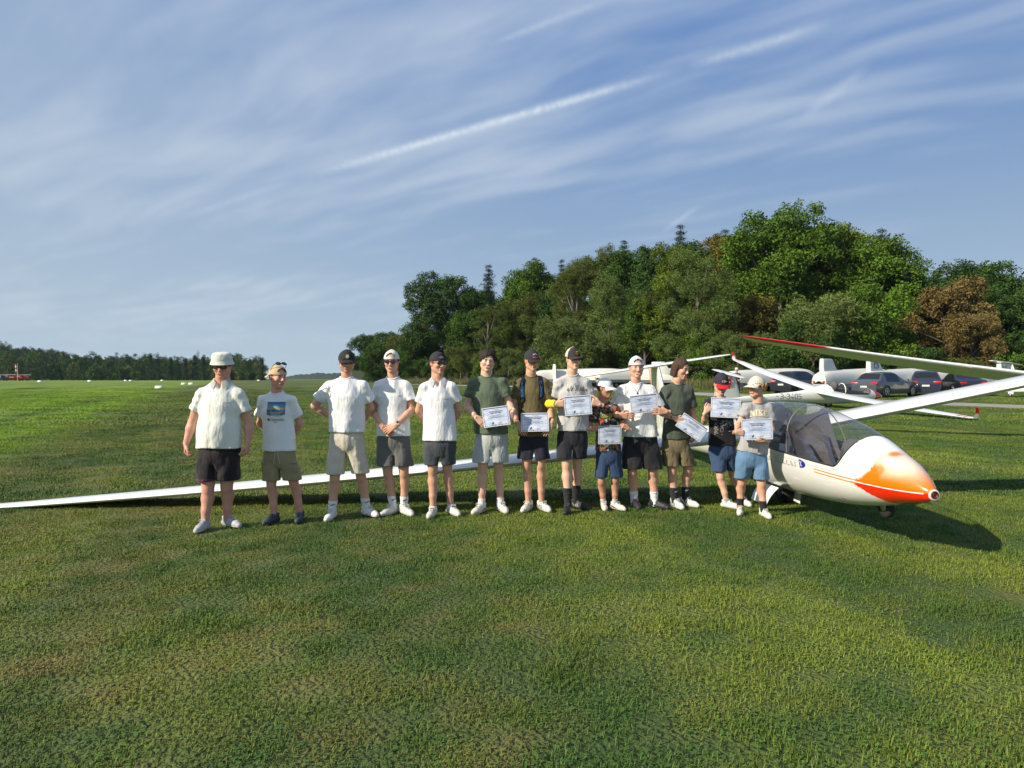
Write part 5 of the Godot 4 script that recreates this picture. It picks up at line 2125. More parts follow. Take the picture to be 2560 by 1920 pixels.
func cap_parts(o: Node3D, hx: Transform3D, q: Dictionary) -> void:
	# q: crown colour, peak colour, back = worn back to front, mesh = back panels colour, tilt
	var turn := Basis(Vector3.UP, PI if q.get("back", false) else 0.0)
	var tilt := Basis(Vector3.RIGHT, q.get("tilt", 0.0))
	var xf := hx * Transform3D(tilt * turn, Vector3(0, 0.032, -0.008))
	var m := MB.new()
	var opening: bool = q.get("back", false)
	var R := Vector3(0.090, 0.100 * q.get("high", 1.0), 0.108)
	for layer in 2:
		var k := 1.0 if layer == 0 else 0.965
		var rows := []
		for i in 13:
			var t := i / 12.0 * PI * 0.5
			var row := PackedVector3Array()
			for j in 48:
				var g := -TAU * j / 48.0
				var low := -0.012 if sin(g) > 0 else 0.0 # local +z is the peak side
				var seam := 1.0 + 0.010 * absf(cos(3.0 * g)) * sin(t + 0.4)
				row.append(Vector3(cos(g) * cos(t) * R.x * k * seam, sin(t) * R.y * k + low * (1 - t), sin(g) * cos(t) * R.z * k * seam))
			rows.append(row)
		var base := m.v.size()
		for r in rows:
			for p in r:
				m.col = q.get("mesh", q.crown) if p.z < 0.02 else q.crown
				m.p(p)
		for i in 12:
			for j in 48:
				var j2 := (j + 1) % 48
				# the gap over the strap of a cap worn back to front sits on the local -z side
				var g := TAU * (j + 0.5) / 48.0
				if opening and sin(-g) < -0.80 and i >= 2 and i < 6 - int(absf(cos(g)) * 4.0):
					continue
				var a := base + i * 48 + j
				var b := base + i * 48 + j2
				if layer == 0:
					m.quad(a, b, b + 48, a + 48)
				else:
					m.quad(a, a + 48, b + 48, b)
	m.col = q.crown
	m.ball(Vector3(0, R.y, 0), Vector3(0.008, 0.005, 0.008), 5, 8)
	var c := part("cap", m.mesh(), mat("cap_cloth"), o)
	c.transform = xf
	var brim := MB.new()
	brim.col = q.peak
	var up := []
	var dn := []
	for i in 7:
		var u := i / 6.0
		var ra := PackedVector3Array()
		var rb := PackedVector3Array()
		for j in 21:
			var s := (j - 10) / 10.0
			var g := s * 1.05
			var edge := Vector3(sin(g) * R.x * 0.99, -0.004, cos(g) * R.z * 0.99)
			var reach := 0.072 * u * sqrt(maxf(0.0, 1.0 - s * s * 0.92))
			var p := edge + Vector3(sin(g) * reach * 0.35, -0.010 * u - 0.020 * u * s * s - q.get("droop", 0.012) * u, reach)
			ra.append(p)
			rb.append(p - Vector3(0, 0.004, 0))
		up.append(ra)
		dn.append(rb)
	brim.sheet(up, false, true)
	brim.sheet(dn, false, false)
	brim.sheet([dn[6], up[6]], false, true)
	var bo := part("cap_peak", brim.mesh(), mat("cap_cloth"), o)
	bo.transform = xf
	if q.has("mark"):
		# emblem laid on the front (or, worn backwards, unseen) panel
		var e: MB = q.mark.call()
		var on := func(x: float, y: float) -> Vector3:
			var g := x / 0.10
			var t := 0.34 + y / 0.10
			return Vector3(sin(g) * cos(t) * (R.x + 0.003), sin(t) * (R.y + 0.003), cos(g) * cos(t) * (R.z + 0.003))
		laid(e, on)
		var eo := part("cap_emblem", e.mesh(), mat("print"), o)
		eo.transform = xf

func glasses_parts(o: Node3D, hx: Transform3D, lens: Color, lift := 0.0, wrap := false) -> void:
	var fr := MB.new()
	var le := MB.new()
	fr.col = Color(0.02, 0.018, 0.018)
	le.col = lens
	for s in [-1.0, 1.0]:
		var pts := PackedVector3Array()
		for k in 19:
			var g := TAU * k / 18.0
			var w := 0.029 if not wrap else 0.033
			var hgt := 0.019 if not wrap else 0.015
			pts.append(Vector3(s * 0.033 + cos(g) * w, 0.004 + sin(g) * hgt * (1.0 + 0.12 * sin(g)), 0.099 - 0.35 * pow(absf(s * 0.033 + cos(g) * w), 1.5)))
		fr.tube(pts, PackedFloat32Array([0.0035]), 6, false)
		var c := le.p(Vector3(s * 0.033, 0.004, 0.103))
		var ids := []
		for k in 18:
			ids.append(le.p(pts[k]))
		for k in 18:
			le.tri(c, ids[k], ids[(k + 1) % 18])
		fr.tube(PackedVector3Array([Vector3(s * 0.062, 0.010, 0.092), Vector3(s * 0.077, 0.010, 0.055), Vector3(s * 0.082, 0.006, -0.01)]), PackedFloat32Array([0.004, 0.003, 0.003]), 6)
	fr.bar(Vector3(-0.008, 0.006, 0.100), Vector3(0.008, 0.006, 0.100), 0.003, 6)
	var xf := hx
	if lift > 0.0:
		xf = hx * Transform3D(Basis(Vector3.RIGHT, -0.75), Vector3(0, lift, -0.005))
	var g := part("sunglasses", fr.mesh(), mat("glasses_frame", Color(1, 1, 1), 0.25), o)
	g.transform = xf
	part("lens", le.mesh(), mat("dark_lens", Color(1, 1, 1), 0.05, {"metallic_specular": 0.8}), g)

func shoe_parts(o: Node3D, ankle: Vector3, yaw: float, q: Dictionary, k: float) -> void:
	# q: upper, sole, mark
	var f := Field.new(Vector3(-0.075, -0.01, -0.10), Vector3(0.075, 0.15, 0.225), 0.0068)
	f.cone(Vector3(0, 0.033, -0.050), Vector3(0.004, 0.030, 0.13), 0.034, 0.040, 0.015, 1.0)
	f.cone(Vector3(0.004, 0.030, 0.10), Vector3(-0.002, 0.020, 0.172), 0.041, 0.029, 0.015)
	f.cone(Vector3(0, 0.07, -0.012), Vector3(0, 0.105, -0.022), 0.046, 0.043, 0.02)
	f.cone(Vector3(0, 0.085, 0.0), Vector3(0.003, 0.040, 0.115), 0.031, 0.026, 0.012)
	f.cut(Vector3(0, -1, 0), 0.0)
	f.cut(Vector3(0, 1, -0.25).normalized(), 0.112)
	var m := MB.new()
	f.nets(m)
	# laces and tongue stand proud
	for i in m.v.size():
		var p := m.v[i]
		var c: Color = q.upper
		if p.y < 0.021:
			c = q.sole * (0.72 if p.y > 0.0165 else 1.0)
		elif absf(p.x) < 0.012 and p.z > 0.04 and p.z < 0.125 and p.y > 0.05:
			c = q.upper * 0.62
		elif q.has("mark") and absf(p.x) > 0.022 and p.y < 0.068:
			if q.get("swoosh", false):
				if absf(p.y - 0.030 - (p.z - 0.02) * -0.28) < 0.009 and p.z > -0.05 and p.z < 0.09:
					c = q.mark
			else:
				var b := p.z + p.y * 0.5
				for t in [0.015, 0.045, 0.075]:
					if absf(b - t) < 0.0085:
						c = q.mark
		if q.has("collar") and p.y > 0.088:
			c = q.collar
		m.c[i] = c
	m.col = q.get("lace", Color(0.6, 0.6, 0.57))
	for i in 5:
		var z := 0.052 + 0.017 * i
		m.bar(Vector3(-0.024, 0.098 - 0.013 * i, z), Vector3(0.024, 0.098 - 0.013 * i, z + 0.008), 0.0035, 5)
	m.tube(PackedVector3Array([Vector3(0, 0.104, 0.048), Vector3(0.025, 0.112, 0.055), Vector3(0.034, 0.088, 0.06)]), PackedFloat32Array([0.003]), 5)
	m.tube(PackedVector3Array([Vector3(0, 0.104, 0.048), Vector3(-0.024, 0.110, 0.056), Vector3(-0.036, 0.090, 0.062)]), PackedFloat32Array([0.003]), 5)
	var s := part("shoe", m.mesh(), mat("shoe"), o)
	s.transform = Transform3D(Basis(Vector3.UP, yaw).scaled_local(Vector3(k, k, k)), Vector3(ankle.x, 0.012, ankle.z))

var fold := noise(71, 1.0, 3)
var soft := noise(72, 1.0, 1)

# p: dictionary of measures in metres, from the person's own origin on the ground; a is the arm or leg on the left of the picture
func person(p: Dictionary) -> Node3D:
	var o := thing("person", p.label, "person", p.at)
	var k: float = p.get("k", 1.0)
	p.sa += Vector3(0.022, -0.042, 0) * k
	p.sb += Vector3(-0.022, -0.042, 0) * k
	var sa: Vector3 = p.sa
	var sb: Vector3 = p.sb
	var mid := (sa + sb) * 0.5
	var hip: float = p.get("hip", 0.51 * p.h)
	var skin: Color = SKIN[p.skin]
	var stout: float = p.get("stout", 1.0)
	var neck: Vector3 = p.neck
	var hx := Transform3D(Basis(Vector3.UP, p.get("turn", 0.0)) * Basis(Vector3.RIGHT, p.get("nod", 0.0)) * Basis(Vector3(0, 0, 1), p.get("roll", 0.0)), p.head)
	hx.basis = hx.basis.scaled_local(Vector3(p.get("fw", 1.0), 1.0, 1.0) * p.get("hk", 1.0))
	# ---- body: trunk, arms and legs on one grid, then head and hands on their own
	var f := Field.new(Vector3(minf(p.ea.x, p.wa.x) - 0.12, -0.0, -0.32), Vector3(maxf(p.eb.x, p.wb.x) + 0.12, neck.y + 0.10, 0.45), 0.0135)
	var hw := absf(sb.x - sa.x) * 0.5
	var bx: float = p.get("cx", 0.0)
	var fl: float = p.get("flare", hw + 0.02)
	f.cone(Vector3(bx, minf(hip, p.hem) - 0.03, 0), Vector3(mid.x, mid.y - 0.16, 0), minf(0.125 * k * stout, fl * 0.74), minf(0.13 * k, hw), 0.03, 0.62)
	f.cone(sa + Vector3(0.03, -0.03, 0) * k, sb + Vector3(-0.03, -0.03, 0) * k, 0.050 * k, 0.050 * k, 0.04, 1.0)
	f.cone(Vector3(mid.x, mid.y - 0.02, -0.01), neck + Vector3(0, 0.0, -0.01), 0.060 * k, 0.053 * k, 0.03)
	f.cone(neck, p.head + Vector3(0, -0.06, -0.02) * k, 0.054 * k, 0.052 * k, 0.02)
	for s in [["sa", "ea", "wa"], ["sb", "eb", "wb"]]:
		var a: Vector3 = p[s[0]]
		var e: Vector3 = p[s[1]]
		var w: Vector3 = p[s[2]]
		var g: float = k * (1.0 + (stout - 1.0) * 0.8)
		f.cone(a, a.lerp(e, 0.45), 0.052 * g, 0.047 * g, 0.03)
		f.cone(a.lerp(e, 0.45), e, 0.047 * g, 0.037 * g, 0.02)
		f.cone(e, e.lerp(w, 0.30), 0.037 * g, 0.040 * g, 0.02)
		f.cone(e.lerp(w, 0.30), w, 0.040 * g, 0.0255 * g, 0.02)
	for s in [["ka", "aa", -1.0], ["kb", "ab", 1.0]]:
		var kn: Vector3 = p[s[0]]
		var an: Vector3 = p[s[1]]
		var top := Vector3(bx + s[2] * fl * 0.40, minf(hip, p.hem) - 0.09, 0)
		var g: float = k * (1.0 + (stout - 1.0) * 0.7)
		f.cone(top, kn.lerp(top, 0.15), minf(0.080 * g, fl * 0.42), 0.056 * g, 0.03)
		f.cone(kn.lerp(top, 0.15), kn + Vector3(0, -0.03, 0), 0.056 * g, 0.050 * g, 0.02)
		f.ell(kn + Vector3(0, 0, 0.022), Vector3(0.036, 0.045, 0.034) * g, 0.02)
		var calf := kn.lerp(an, 0.32) + Vector3(0, 0, -0.018)
		f.cone(kn + Vector3(0, -0.03, 0), calf, 0.046 * g, 0.054 * g, 0.025)
		f.cone(calf, kn.lerp(an, 0.68), 0.054 * g, 0.040 * g, 0.025)
		f.cone(kn.lerp(an, 0.68), an + Vector3(0, -0.03, 0), 0.040 * g, 0.033 * g, 0.02)
	var body := MB.new()
	body.col = skin
	f.nets(body)
	for i in body.c.size():
		var q := body.v[i]
		var bl := fold.get_noise_3d(q.x * 9.0, q.y * 7.0, q.z * 9.0)
		body.c[i] = skin.lerp(Color(skin.r * 1.05, skin.g * 0.82, skin.b * 0.78), clampf(0.35 + bl, 0.0, 1.0) * 0.6)
	# head
	var base := body.v.size()
	body.add(head_shape, hx)
	var brow: Color = p.get("hair", Color(0.05, 0.03, 0.02))
	for i in head_zone.size():
		var q := head_shape.v[i]
		var flush := clampf(fold.get_noise_3d(q.x * 22.0, q.y * 18.0, q.z * 22.0) * 0.8 + 0.4, 0.0, 1.0)
		var c := skin.lerp(Color(skin.r * 1.04, skin.g * 0.78, skin.b * 0.72), flush * 0.5)
		match head_zone[i]:
			1:
				c = Color(skin.r * 0.86, skin.g * 0.62, skin.b * 0.64)
				if p.get("smile", false) and absf(q.y + 0.0695) < 0.0048 and absf(q.x) < 0.019:
					c = Color(0.68, 0.64, 0.58)
			2: c = c.lerp(brow, 0.75)
			3: c = Color(0.36, 0.32, 0.29)
			4: c = Color(0.05, 0.035, 0.025)
			5:
				if p.get("stubble", 0.0) > 0.0:
					c = c.lerp(Color(0.10, 0.065, 0.045), p.stubble)
			6: c = Color(skin.r * 1.0, skin.g * 0.72, skin.b * 0.66)
		body.c[base + i] = c
	for s in [["ea", "wa", "ha", 1.0], ["eb", "wb", "hb", -1.0]]:
		var spec: Array = p[s[2]] # pose, finger direction, palm direction
		if spec.is_empty():
			continue
		var b := aim(spec[1], spec[2])
		# the thumb side of the a hand (his right) must be mirrored to suit
		var hk: float = k * p.get("handk", 1.0)
		var mir := Vector3(s[3], 1.0, 1.0)
		body.add(hands[spec[0]], Transform3D(b.scaled_local(mir * hk), p[s[1]]), skin.lerp(Color(skin.r, skin.g * 0.85, skin.b * 0.8), 0.5))
	part("body", body.mesh(), mat("skin"), o)
	# ---- shirt
	var sh := Field.new(Vector3(-hw - 0.22, p.hem - 0.03, -0.24), Vector3(hw + 0.22, neck.y + 0.06, 0.26), 0.0105)
	var flare: float = p.get("flare", hw + 0.02)
	var deep: float = p.get("deep", 0.64) * (1.0 + (stout - 1.0) * 0.9)
	var cx: float = p.get("cx", 0.0)
	var sl: float = p.get("sleeve", 0.62)
	for s in [["sa", "ea"], ["sb", "eb"]]:
		var a: Vector3 = p[s[0]]
		var e: Vector3 = p[s[1]]
		var g: float = k * (1.0 + (stout - 1.0) * 0.35) * p.get("loose", 1.0)
		var d := (e - a).normalized()
		var end := a.lerp(e, sl)
		sh.cone(a, end + d * 0.05, 0.058 * g, 0.071 * g, 0.02)
		sh.rough(soft, 0.006, Vector3(14, 14, 14))
		sh.cut(d, d.dot(end), end, 0.22 * k)
	var chest := maxf(hw + 0.012, 0.09)
	sh.cone(Vector3(cx, p.hem - 0.06, 0), Vector3(mid.x, mid.y - 0.12 * k, 0), flare, chest, 0.03, deep)
	sh.cone(Vector3(mid.x, mid.y - 0.13 * k, 0.01), Vector3(mid.x, mid.y - 0.045 * k, 0.0), chest, chest - 0.045 * k, 0.04, deep * 0.95)
	for s in [sa, sb]:
		sh.cone(neck + Vector3(signf(s.x - mid.x) * 0.035, -0.088, -0.014) * k, s + Vector3(0, -0.004, -0.004), 0.060 * k, 0.056 * k, 0.035)
	sh.cone(Vector3(mid.x, mid.y - 0.03 * k, 0.0), neck + Vector3(0, -0.095 * k, -0.006), 0.085 * k, 0.068 * k, 0.04)
	if stout > 1.15:
		sh.ell(Vector3(cx, lerpf(p.hem, mid.y, 0.32), 0.05), Vector3(flare * 0.78, 0.18, 0.12), 0.08)
	sh.rough(soft, 0.014 * p.get("creases", 1.0), Vector3(9.0, 1.6, 7.0), p.hem, mid.y - 0.1, 0.005)
	sh.rough(fold, 0.006, Vector3(9, 5, 9))
	# neck opening
	sh.ell(neck + Vector3(0, -0.012, 0.022) * k, Vector3(0.060, 0.062, 0.066) * k, 0.008, true)
	if p.get("polo", false):
		sh.ell(neck + Vector3(0.004, -0.085, 0.075) * k, Vector3(0.021, 0.052, 0.05) * k, 0.006, true)
	# open hem: slightly wavy
	for z in sh.nz:
		for y in mini(sh.ny, 8):
			var i := (z * sh.ny + y) * sh.nx
			for x in sh.nx:
				var q := sh.o + Vector3(x, y, z) * sh.h
				var want: float = p.hem + 0.007 * soft.get_noise_2d(q.x * 6.0, q.z * 6.0) + p.get("hem_slope", 0.0) * (q.x - cx)
				sh.d[i] = maxf(sh.d[i], want - q.y)
				i += 1
	var shirt := MB.new()
	shirt.col = p.shirt
	sh.nets(shirt)
	if p.has("shirt_dye"):
		for i in shirt.v.size():
			shirt.c[i] = p.shirt_dye.call(shirt.v[i])
	var so := part("shirt", shirt.mesh(), mat(p.get("cloth", "jersey")), o)
	# ribbed neck or a folded collar
	var ring := PackedVector3Array()
	for i in 29:
		var g := TAU * i / 28.0
		var q := neck + Vector3(cos(g) * 0.066 * k, -0.036 * k - 0.024 * k * (sin(g) + 0.2), sin(g) * 0.064 * k - 0.003)
		# seat it on the cloth
		for it in 6:
			q.y -= clampf(sh.sample(q), -0.02, 0.02)
		ring.append(q + Vector3(0, 0.002, 0))
	var col := MB.new()
	col.col = p.get("neck_colour", p.shirt)
	if p.get("polo", false):
		# collar leaves fold out and leave a notch in front
		var r0 := PackedVector3Array()
		var r1 := PackedVector3Array()
		var r2 := PackedVector3Array()
		for i in 33:
			var g := PI * 0.5 + 0.42 + (TAU - 0.84) * i / 32.0
			var dir := Vector3(cos(g), 0, sin(g))
			var front := pow(maxf(0.0, sin(g)), 2.0)
			r0.append(neck + Vector3(dir.x * 0.060, -0.022 - 0.050 * front, dir.z * 0.058 + 0.006) * k)
			r1.append(neck + Vector3(dir.x * 0.069, -0.014 - 0.046 * front, dir.z * 0.066 + 0.008) * k)
			var out := neck + Vector3(dir.x * (0.100 + 0.022 * front), -0.045 - 0.072 * front, dir.z * 0.088 + 0.022 * front) * k
			for it in 5:
				out.y -= clampf(sh.sample(out) - 0.006, -0.015, 0.015) * 0.5
				out.z += clampf(0.006 - sh.sample(out), -0.01, 0.01) * 0.5 * front
			r2.append(out)
		col.sheet([r0, r1, r2], false, false)
		col.sheet([r0, r1, r2], false, true)
		var v0 := neck + Vector3(0, -0.115, 0.0) * k
		var plk := []
		for i in 9:
			var y := v0.y - 0.155 * k * i / 8.0
			var row := PackedVector3Array()
			for j in 4:
				row.append(sh.hit(Vector3(mid.x + 0.004 + (j - 1.5) * 0.011, y, 0.32), Vector3(0, 0, -1)) + Vector3(0, 0, 0.004 if j in [1, 2] else 0.001))
			plk.append(row)
		col.sheet(plk, false, true)
		part("collar", col.mesh(), mat("jersey"), so)
	else:
		col.tube(ring, PackedFloat32Array([0.0095 * k]), 7, false)
		part("neckband", col.mesh(), mat("jersey"), so)
	# prints on the chest: each {mesh, at}, projected from the front
	if p.has("prints"):
		for pr in p.prints:
			var m: MB = pr.mesh
			var dir: Vector3 = pr.get("dir", Vector3(0, 0, -1))
			var side := Vector3.UP.cross(-dir).normalized()
			laid(m, func(x: float, y: float) -> Vector3:
				var q: Vector3 = Vector3(0, pr.y + y, 0) + side * (pr.x + x) - dir * 0.34
				return sh.hit(q, dir) - dir * 0.0065)
			part(pr.get("called", "print"), m.mesh(), mat("print"), so)
	# ---- shorts
	var lo: float = p.cuff
	var st := Field.new(Vector3(-0.36, lo - 0.03, -0.24), Vector3(0.40, p.hem + 0.14, 0.26), 0.0115)
	var wide: float = p.get("leg", 0.105) 
	st.cone(Vector3(cx, minf(hip, p.hem) - 0.05, 0), Vector3(cx, p.hem + 0.04, 0), flare * 0.91, flare * 0.84, 0.03, deep * 0.96)
	for s in [["ka", -1.0], ["kb", 1.0]]:
		var kn: Vector3 = p[s[0]]
		var top := Vector3(cx + s[1] * flare * 0.40, minf(hip, p.hem) - 0.075, 0)
		var end := kn + (kn - top).normalized() * 0.02
		var u := clampf((top.y - lo) / (top.y - kn.y), 0.2, 1.6)
		end = top.lerp(kn, u) + Vector3(s[1] * 0.005, -0.04, 0)
		st.cone(top, end, flare * 0.50, wide, 0.006, 0.98)
	# the parting between the legs
	var seat_y: float = minf(hip, p.hem) - 0.16
	st.ell(Vector3((p.ka.x + p.kb.x) * 0.5 * 0.7 + cx * 0.3, lo - 0.02, 0), Vector3(0.017, seat_y - lo + 0.02, 0.30), 0.012, true)
	st.rough(soft, 0.012, Vector3(7, 3.4, 7))
	st.rough(fold, 0.007, Vector3(10, 9, 10))
	st.cut(Vector3(0, -1, 0), -lo)
	st.cut(Vector3(0, 1, 0), p.hem + 0.025)
	var shorts := MB.new()
	shorts.col = p.shorts
	st.nets(shorts)
	if p.has("shorts_dye"):
		for i in shorts.v.size():
			shorts.c[i] = p.shorts_dye.call(shorts.v[i])
	var sto := part("shorts", shorts.mesh(), mat(p.get("shorts_cloth", "twill")), o)
	if p.get("cargo", false):
		for s in [-1.0, 1.0]:
			var pk := MB.new()
			pk.col = p.shorts * 0.97
			var y0 := lo + 0.075
			for piece in [[0.0, 0.115, 0.012], [0.10, 0.135, 0.018]]:
				var rows := []
				for i in 5:
					var row := PackedVector3Array()
					for j in 5:
						var g := 0.20 + 0.22 * j
						var y: float = y0 + lerpf(piece[0], piece[1], i / 4.0)
						var kx: Vector3 = p.ka if s < 0 else p.kb
						var c := Vector3(lerpf(kx.x, s * flare * 0.42, clampf((y - kx.y) / (hip - kx.y), 0, 1)), y, 0)
						var dir := Vector3(s * sin(g + 0.35), 0, cos(g + 0.35))
						var e: float = piece[2] if i > 0 and i < 4 and j > 0 and j < 4 else 0.001
						row.append(st.hit(c + dir * 0.22, -dir, 0.2) + dir * e)
					rows.append(row)
				pk.sheet(rows, false, s < 0)
			part("cargo_pocket", pk.mesh(), mat(p.get("shorts_cloth", "twill")), sto)
	if p.get("drawstring", false):
		var ds := MB.new()
		ds.col = Color(0.50, 0.46, 0.36)
		for s in [-1.0, 1.0]:
			var pts := PackedVector3Array()
			for i in 6:
				pts.append(st.hit(Vector3(cx + s * (0.010 + 0.004 * i), p.hem + 0.005 - 0.026 * i, 0.32), Vector3(0, 0, -1)) + Vector3(0, 0, 0.006))
			ds.tube(pts, PackedFloat32Array([0.004]), 5)
		part("drawstring", ds.mesh(), mat("jersey"), sto)
	# fly seam
	var fly := MB.new()
	fly.col = p.shorts * 0.8
	var fp := PackedVector3Array()
	for i in 7:
		fp.append(st.hit(Vector3(cx, p.hem - 0.01 - 0.022 * i, 0.32), Vector3(0, 0, -1)) + Vector3(0, 0, 0.0005))
	fly.tube(fp, PackedFloat32Array([0.003]), 5)
	part("fly_seam", fly.mesh(), mat("twill"), sto)
	# ---- socks and shoes
	for s in [["aa", "ka", "fa"], ["ab", "kb", "fb"]]:
		var an: Vector3 = p[s[0]]
		var kn: Vector3 = p[s[1]]
		if p.has("sock"):
			var sf := Field.new(Vector3(an.x - 0.09, 0.03, an.z - 0.10), Vector3(an.x + 0.09, p.sock_top + 0.02, an.z + 0.10), 0.0075)
			var g: float = k * (1.0 + (stout - 1.0) * 0.7)
			sf.cone(Vector3(an.x, 0.04, an.z), an, 0.037 * g, 0.038 * g, 0.01)
			sf.cone(an, an.lerp(kn, 0.55), 0.038 * g, 0.056 * g, 0.02)
			sf.rough(fold, 0.006, Vector3(10, 40, 10))
			sf.cut(Vector3(0, 1, 0), p.sock_top)
			var sm := MB.new()
			sm.col = p.sock
			sf.nets(sm)
			if p.has("sock_mark"):
				for i in sm.v.size():
					var q := sm.v[i]
					if absf(q.y - p.sock_top + 0.045 - (q.x - an.x) * 0.35) < 0.006 and absf(q.x - an.x - 0.012) < 0.022 and q.z > an.z:
						sm.c[i] = p.sock_mark
			part("sock", sm.mesh(), mat("jersey"), o)
		shoe_parts(o, an, p[s[2]], p.shoes, clampf(p.h / 1.78, 0.84, 1.0))
	# ---- head dress
	if p.has("hair_style"):
		var hs: MB = {"short": hair_short, "fringe": hair_fringe, "long": hair_long, "cap": hair_under_cap, "curls": hair_curls}[p.hair_style]
		var hm := MB.new()
		hm.add(hs)
		for i in hm.v.size():
			var q := hm.v[i]
			var sft := 1.0 + 0.35 * fold.get_noise_3d(q.x * 60.0, q.y * 14.0, q.z * 60.0)
			hm.c[i] = brow * sft
		var ho := part("hair", hm.mesh(), mat("hair"), o)
		ho.transform = hx
	if p.has("cap"):
		cap_parts(o, hx, p.cap)
	if p.get("bucket", false):
		var b := MB.new()
		b.col = p.bucket_colour
		var prof := [Vector2(0.115, -0.034), Vector2(0.112, -0.028), Vector2(0.099, 0.008), Vector2(0.096, 0.030), Vector2(0.094, 0.055), Vector2(0.090, 0.080), Vector2(0.080, 0.096), Vector2(0.05, 0.104), Vector2(0.001, 0.106)]
		b.lathe(prof, 40, Vector3(1.0, 1.0, 1.12))
		b.lathe([Vector2(0.001, 0.101), Vector2(0.076, 0.090), Vector2(0.090, 0.030), Vector2(0.095, 0.006), Vector2(0.115, -0.034)], 40, Vector3(1.0, 1.0, 1.12))
		for i in b.v.size():
			b.v[i] += b.v[i].normalized() * 0.006 * fold.get_noise_3d(b.v[i].x * 26, b.v[i].y * 20, b.v[i].z * 26)
		var bo := part("bucket_hat", b.mesh(), mat("cap_cloth"), o)
		bo.transform = hx * Transform3D(Basis(Vector3.RIGHT, -0.10).scaled(Vector3(0.93, 0.85, 0.93)), Vector3(0, 0.046, -0.006))
		var bd := MB.new()
		bd.col = p.bucket_colour * 0.93
		for y in [0.012, 0.030]:
			var rp := PackedVector3Array()
			for i in 41:
				rp.append(Vector3(cos(TAU * i / 40) * 0.0975, y, sin(TAU * i / 40) * 0.109))
			bd.tube(rp, PackedFloat32Array([0.003]), 5, false)
		part("stitching", bd.mesh(), mat("cap_cloth"), bo)
	if p.has("glasses"):
		glasses_parts(o, hx, p.glasses, p.get("glasses_up", 0.0), p.get("glasses_wrap", false))
	worn[p.at] = sh
	return o

# ---------------------------------------------------------------- prints
func strip(pts: Array, w: float, c: Color) -> MB:
	var m := MB.new()
	m.col = c
	for i in pts.size() - 1:
		var a: Vector2 = pts[i]
		var b: Vector2 = pts[i + 1]
		var n := (b - a).orthogonal().normalized() * w * 0.5
		m.face(Vector3(a.x + n.x, a.y + n.y, 0), Vector3(b.x + n.x, b.y + n.y, 0), Vector3(b.x - n.x, b.y - n.y, 0), Vector3(a.x - n.x, a.y - n.y, 0))
	return m

func dyed(m: MB, c: Color) -> MB:
	for i in m.c.size():
		m.c[i] = c
	return m

func shifted(m: MB, x: float, y: float) -> MB:
	for i in m.v.size():
		m.v[i] += Vector3(x, y, 0)
	return m

func tick_mark(ln: float, c: Color) -> MB:
	var m := MB.new()
	m.col = c
	var up := PackedVector3Array()
	var dn := PackedVector3Array()
	for i in 13:
		var u := i / 12.0
		var x := ln * u
		var yl := ln * (0.30 * pow(u - 0.22, 2.0) * (4.2 if u < 0.22 else 1.0) + 0.10 * u)
		var th := ln * 0.20 * pow(sin(PI * clampf(u * 0.9 + 0.02, 0, 1)), 0.8) * (1.0 - u * 0.55) + 0.0005
		dn.append(Vector3(x, yl, 0))
		up.append(Vector3(x, yl + th, 0))
	m.sheet([dn, up])
	return m

func landscape_print() -> MB:
	var m := MB.new()
	var n := noise(81, 1.0, 3)
	var rows := []
	var w := 0.185
	var h := 0.155
	for i in 45:
		var row := PackedVector3Array()
		for j in 53:
			row.append(Vector3((j / 52.0 - 0.5) * w, i / 44.0 * h, 0))
		rows.append(row)
	m.sheet(rows)
	for i in m.v.size():
		var u := m.v[i].x / w
		var t := m.v[i].y / h
		var c := Color(0.03, 0.16, 0.42).lerp(Color(0.10, 0.42, 0.60), clampf((1.0 - t) * 3.0, 0, 1))
		if t < 0.72:
			c = Color(0.12, 0.36, 0.46)
		if t < 0.60:
			c = Color(0.62, 0.36, 0.16)
		if t < 0.52 + 0.05 * n.get_noise_1d(u * 9.0):
			c = Color(0.10, 0.30, 0.55)
		if t < 0.42 + 0.10 * n.get_noise_1d(u * 6.0 + 7.0):
			c = Color(0.02, 0.07, 0.25)
		if t < 0.33:
			c = Color(0.60, 0.42, 0.28)
		if t < 0.25:
			c = Color(0.08, 0.35, 0.55)
		if t < 0.16 - 0.3 * absf(u) * 0.2 + 0.03 * n.get_noise_1d(u * 20.0):
			c = Color(0.35, 0.62, 0.68)
		for line in [0.80, 0.66, 0.36]:
			if absf(t - line - 0.04 * n.get_noise_1d(u * 5.0 + line * 30.0)) < 0.008:
				c = Color(0.55, 0.50, 0.36)
		var tree_h := 0.12 + 0.30 * absf(n.get_noise_1d(floorf(u * 26.0) * 3.7)) * (absf(u) * 2.0)
		if absf(u) > 0.26 and t < tree_h + 0.18 and absf(fmod(absf(u) * 26.0, 1.0) - 0.5) < 0.5 * (1.0 - t / (tree_h + 0.18)):
			c = Color(0.012, 0.03, 0.07)
		m.c[i] = c * 0.72
	# ragged lower edge: drop quads
	var keep := PackedInt32Array()
	for i in range(0, m.ix.size(), 3):
		var q := (m.v[m.ix[i]] + m.v[m.ix[i + 1]] + m.v[m.ix[i + 2]]) / 3.0
		if q.y > h * (0.05 + 0.22 * clampf(absf(q.x / w) * 2.0 - 0.45, 0.0, 1.0) + 0.05 * n.get_noise_1d(q.x * 90.0)):
			keep.append_array(m.ix.slice(i, i + 3))
	m.ix = keep
	return m

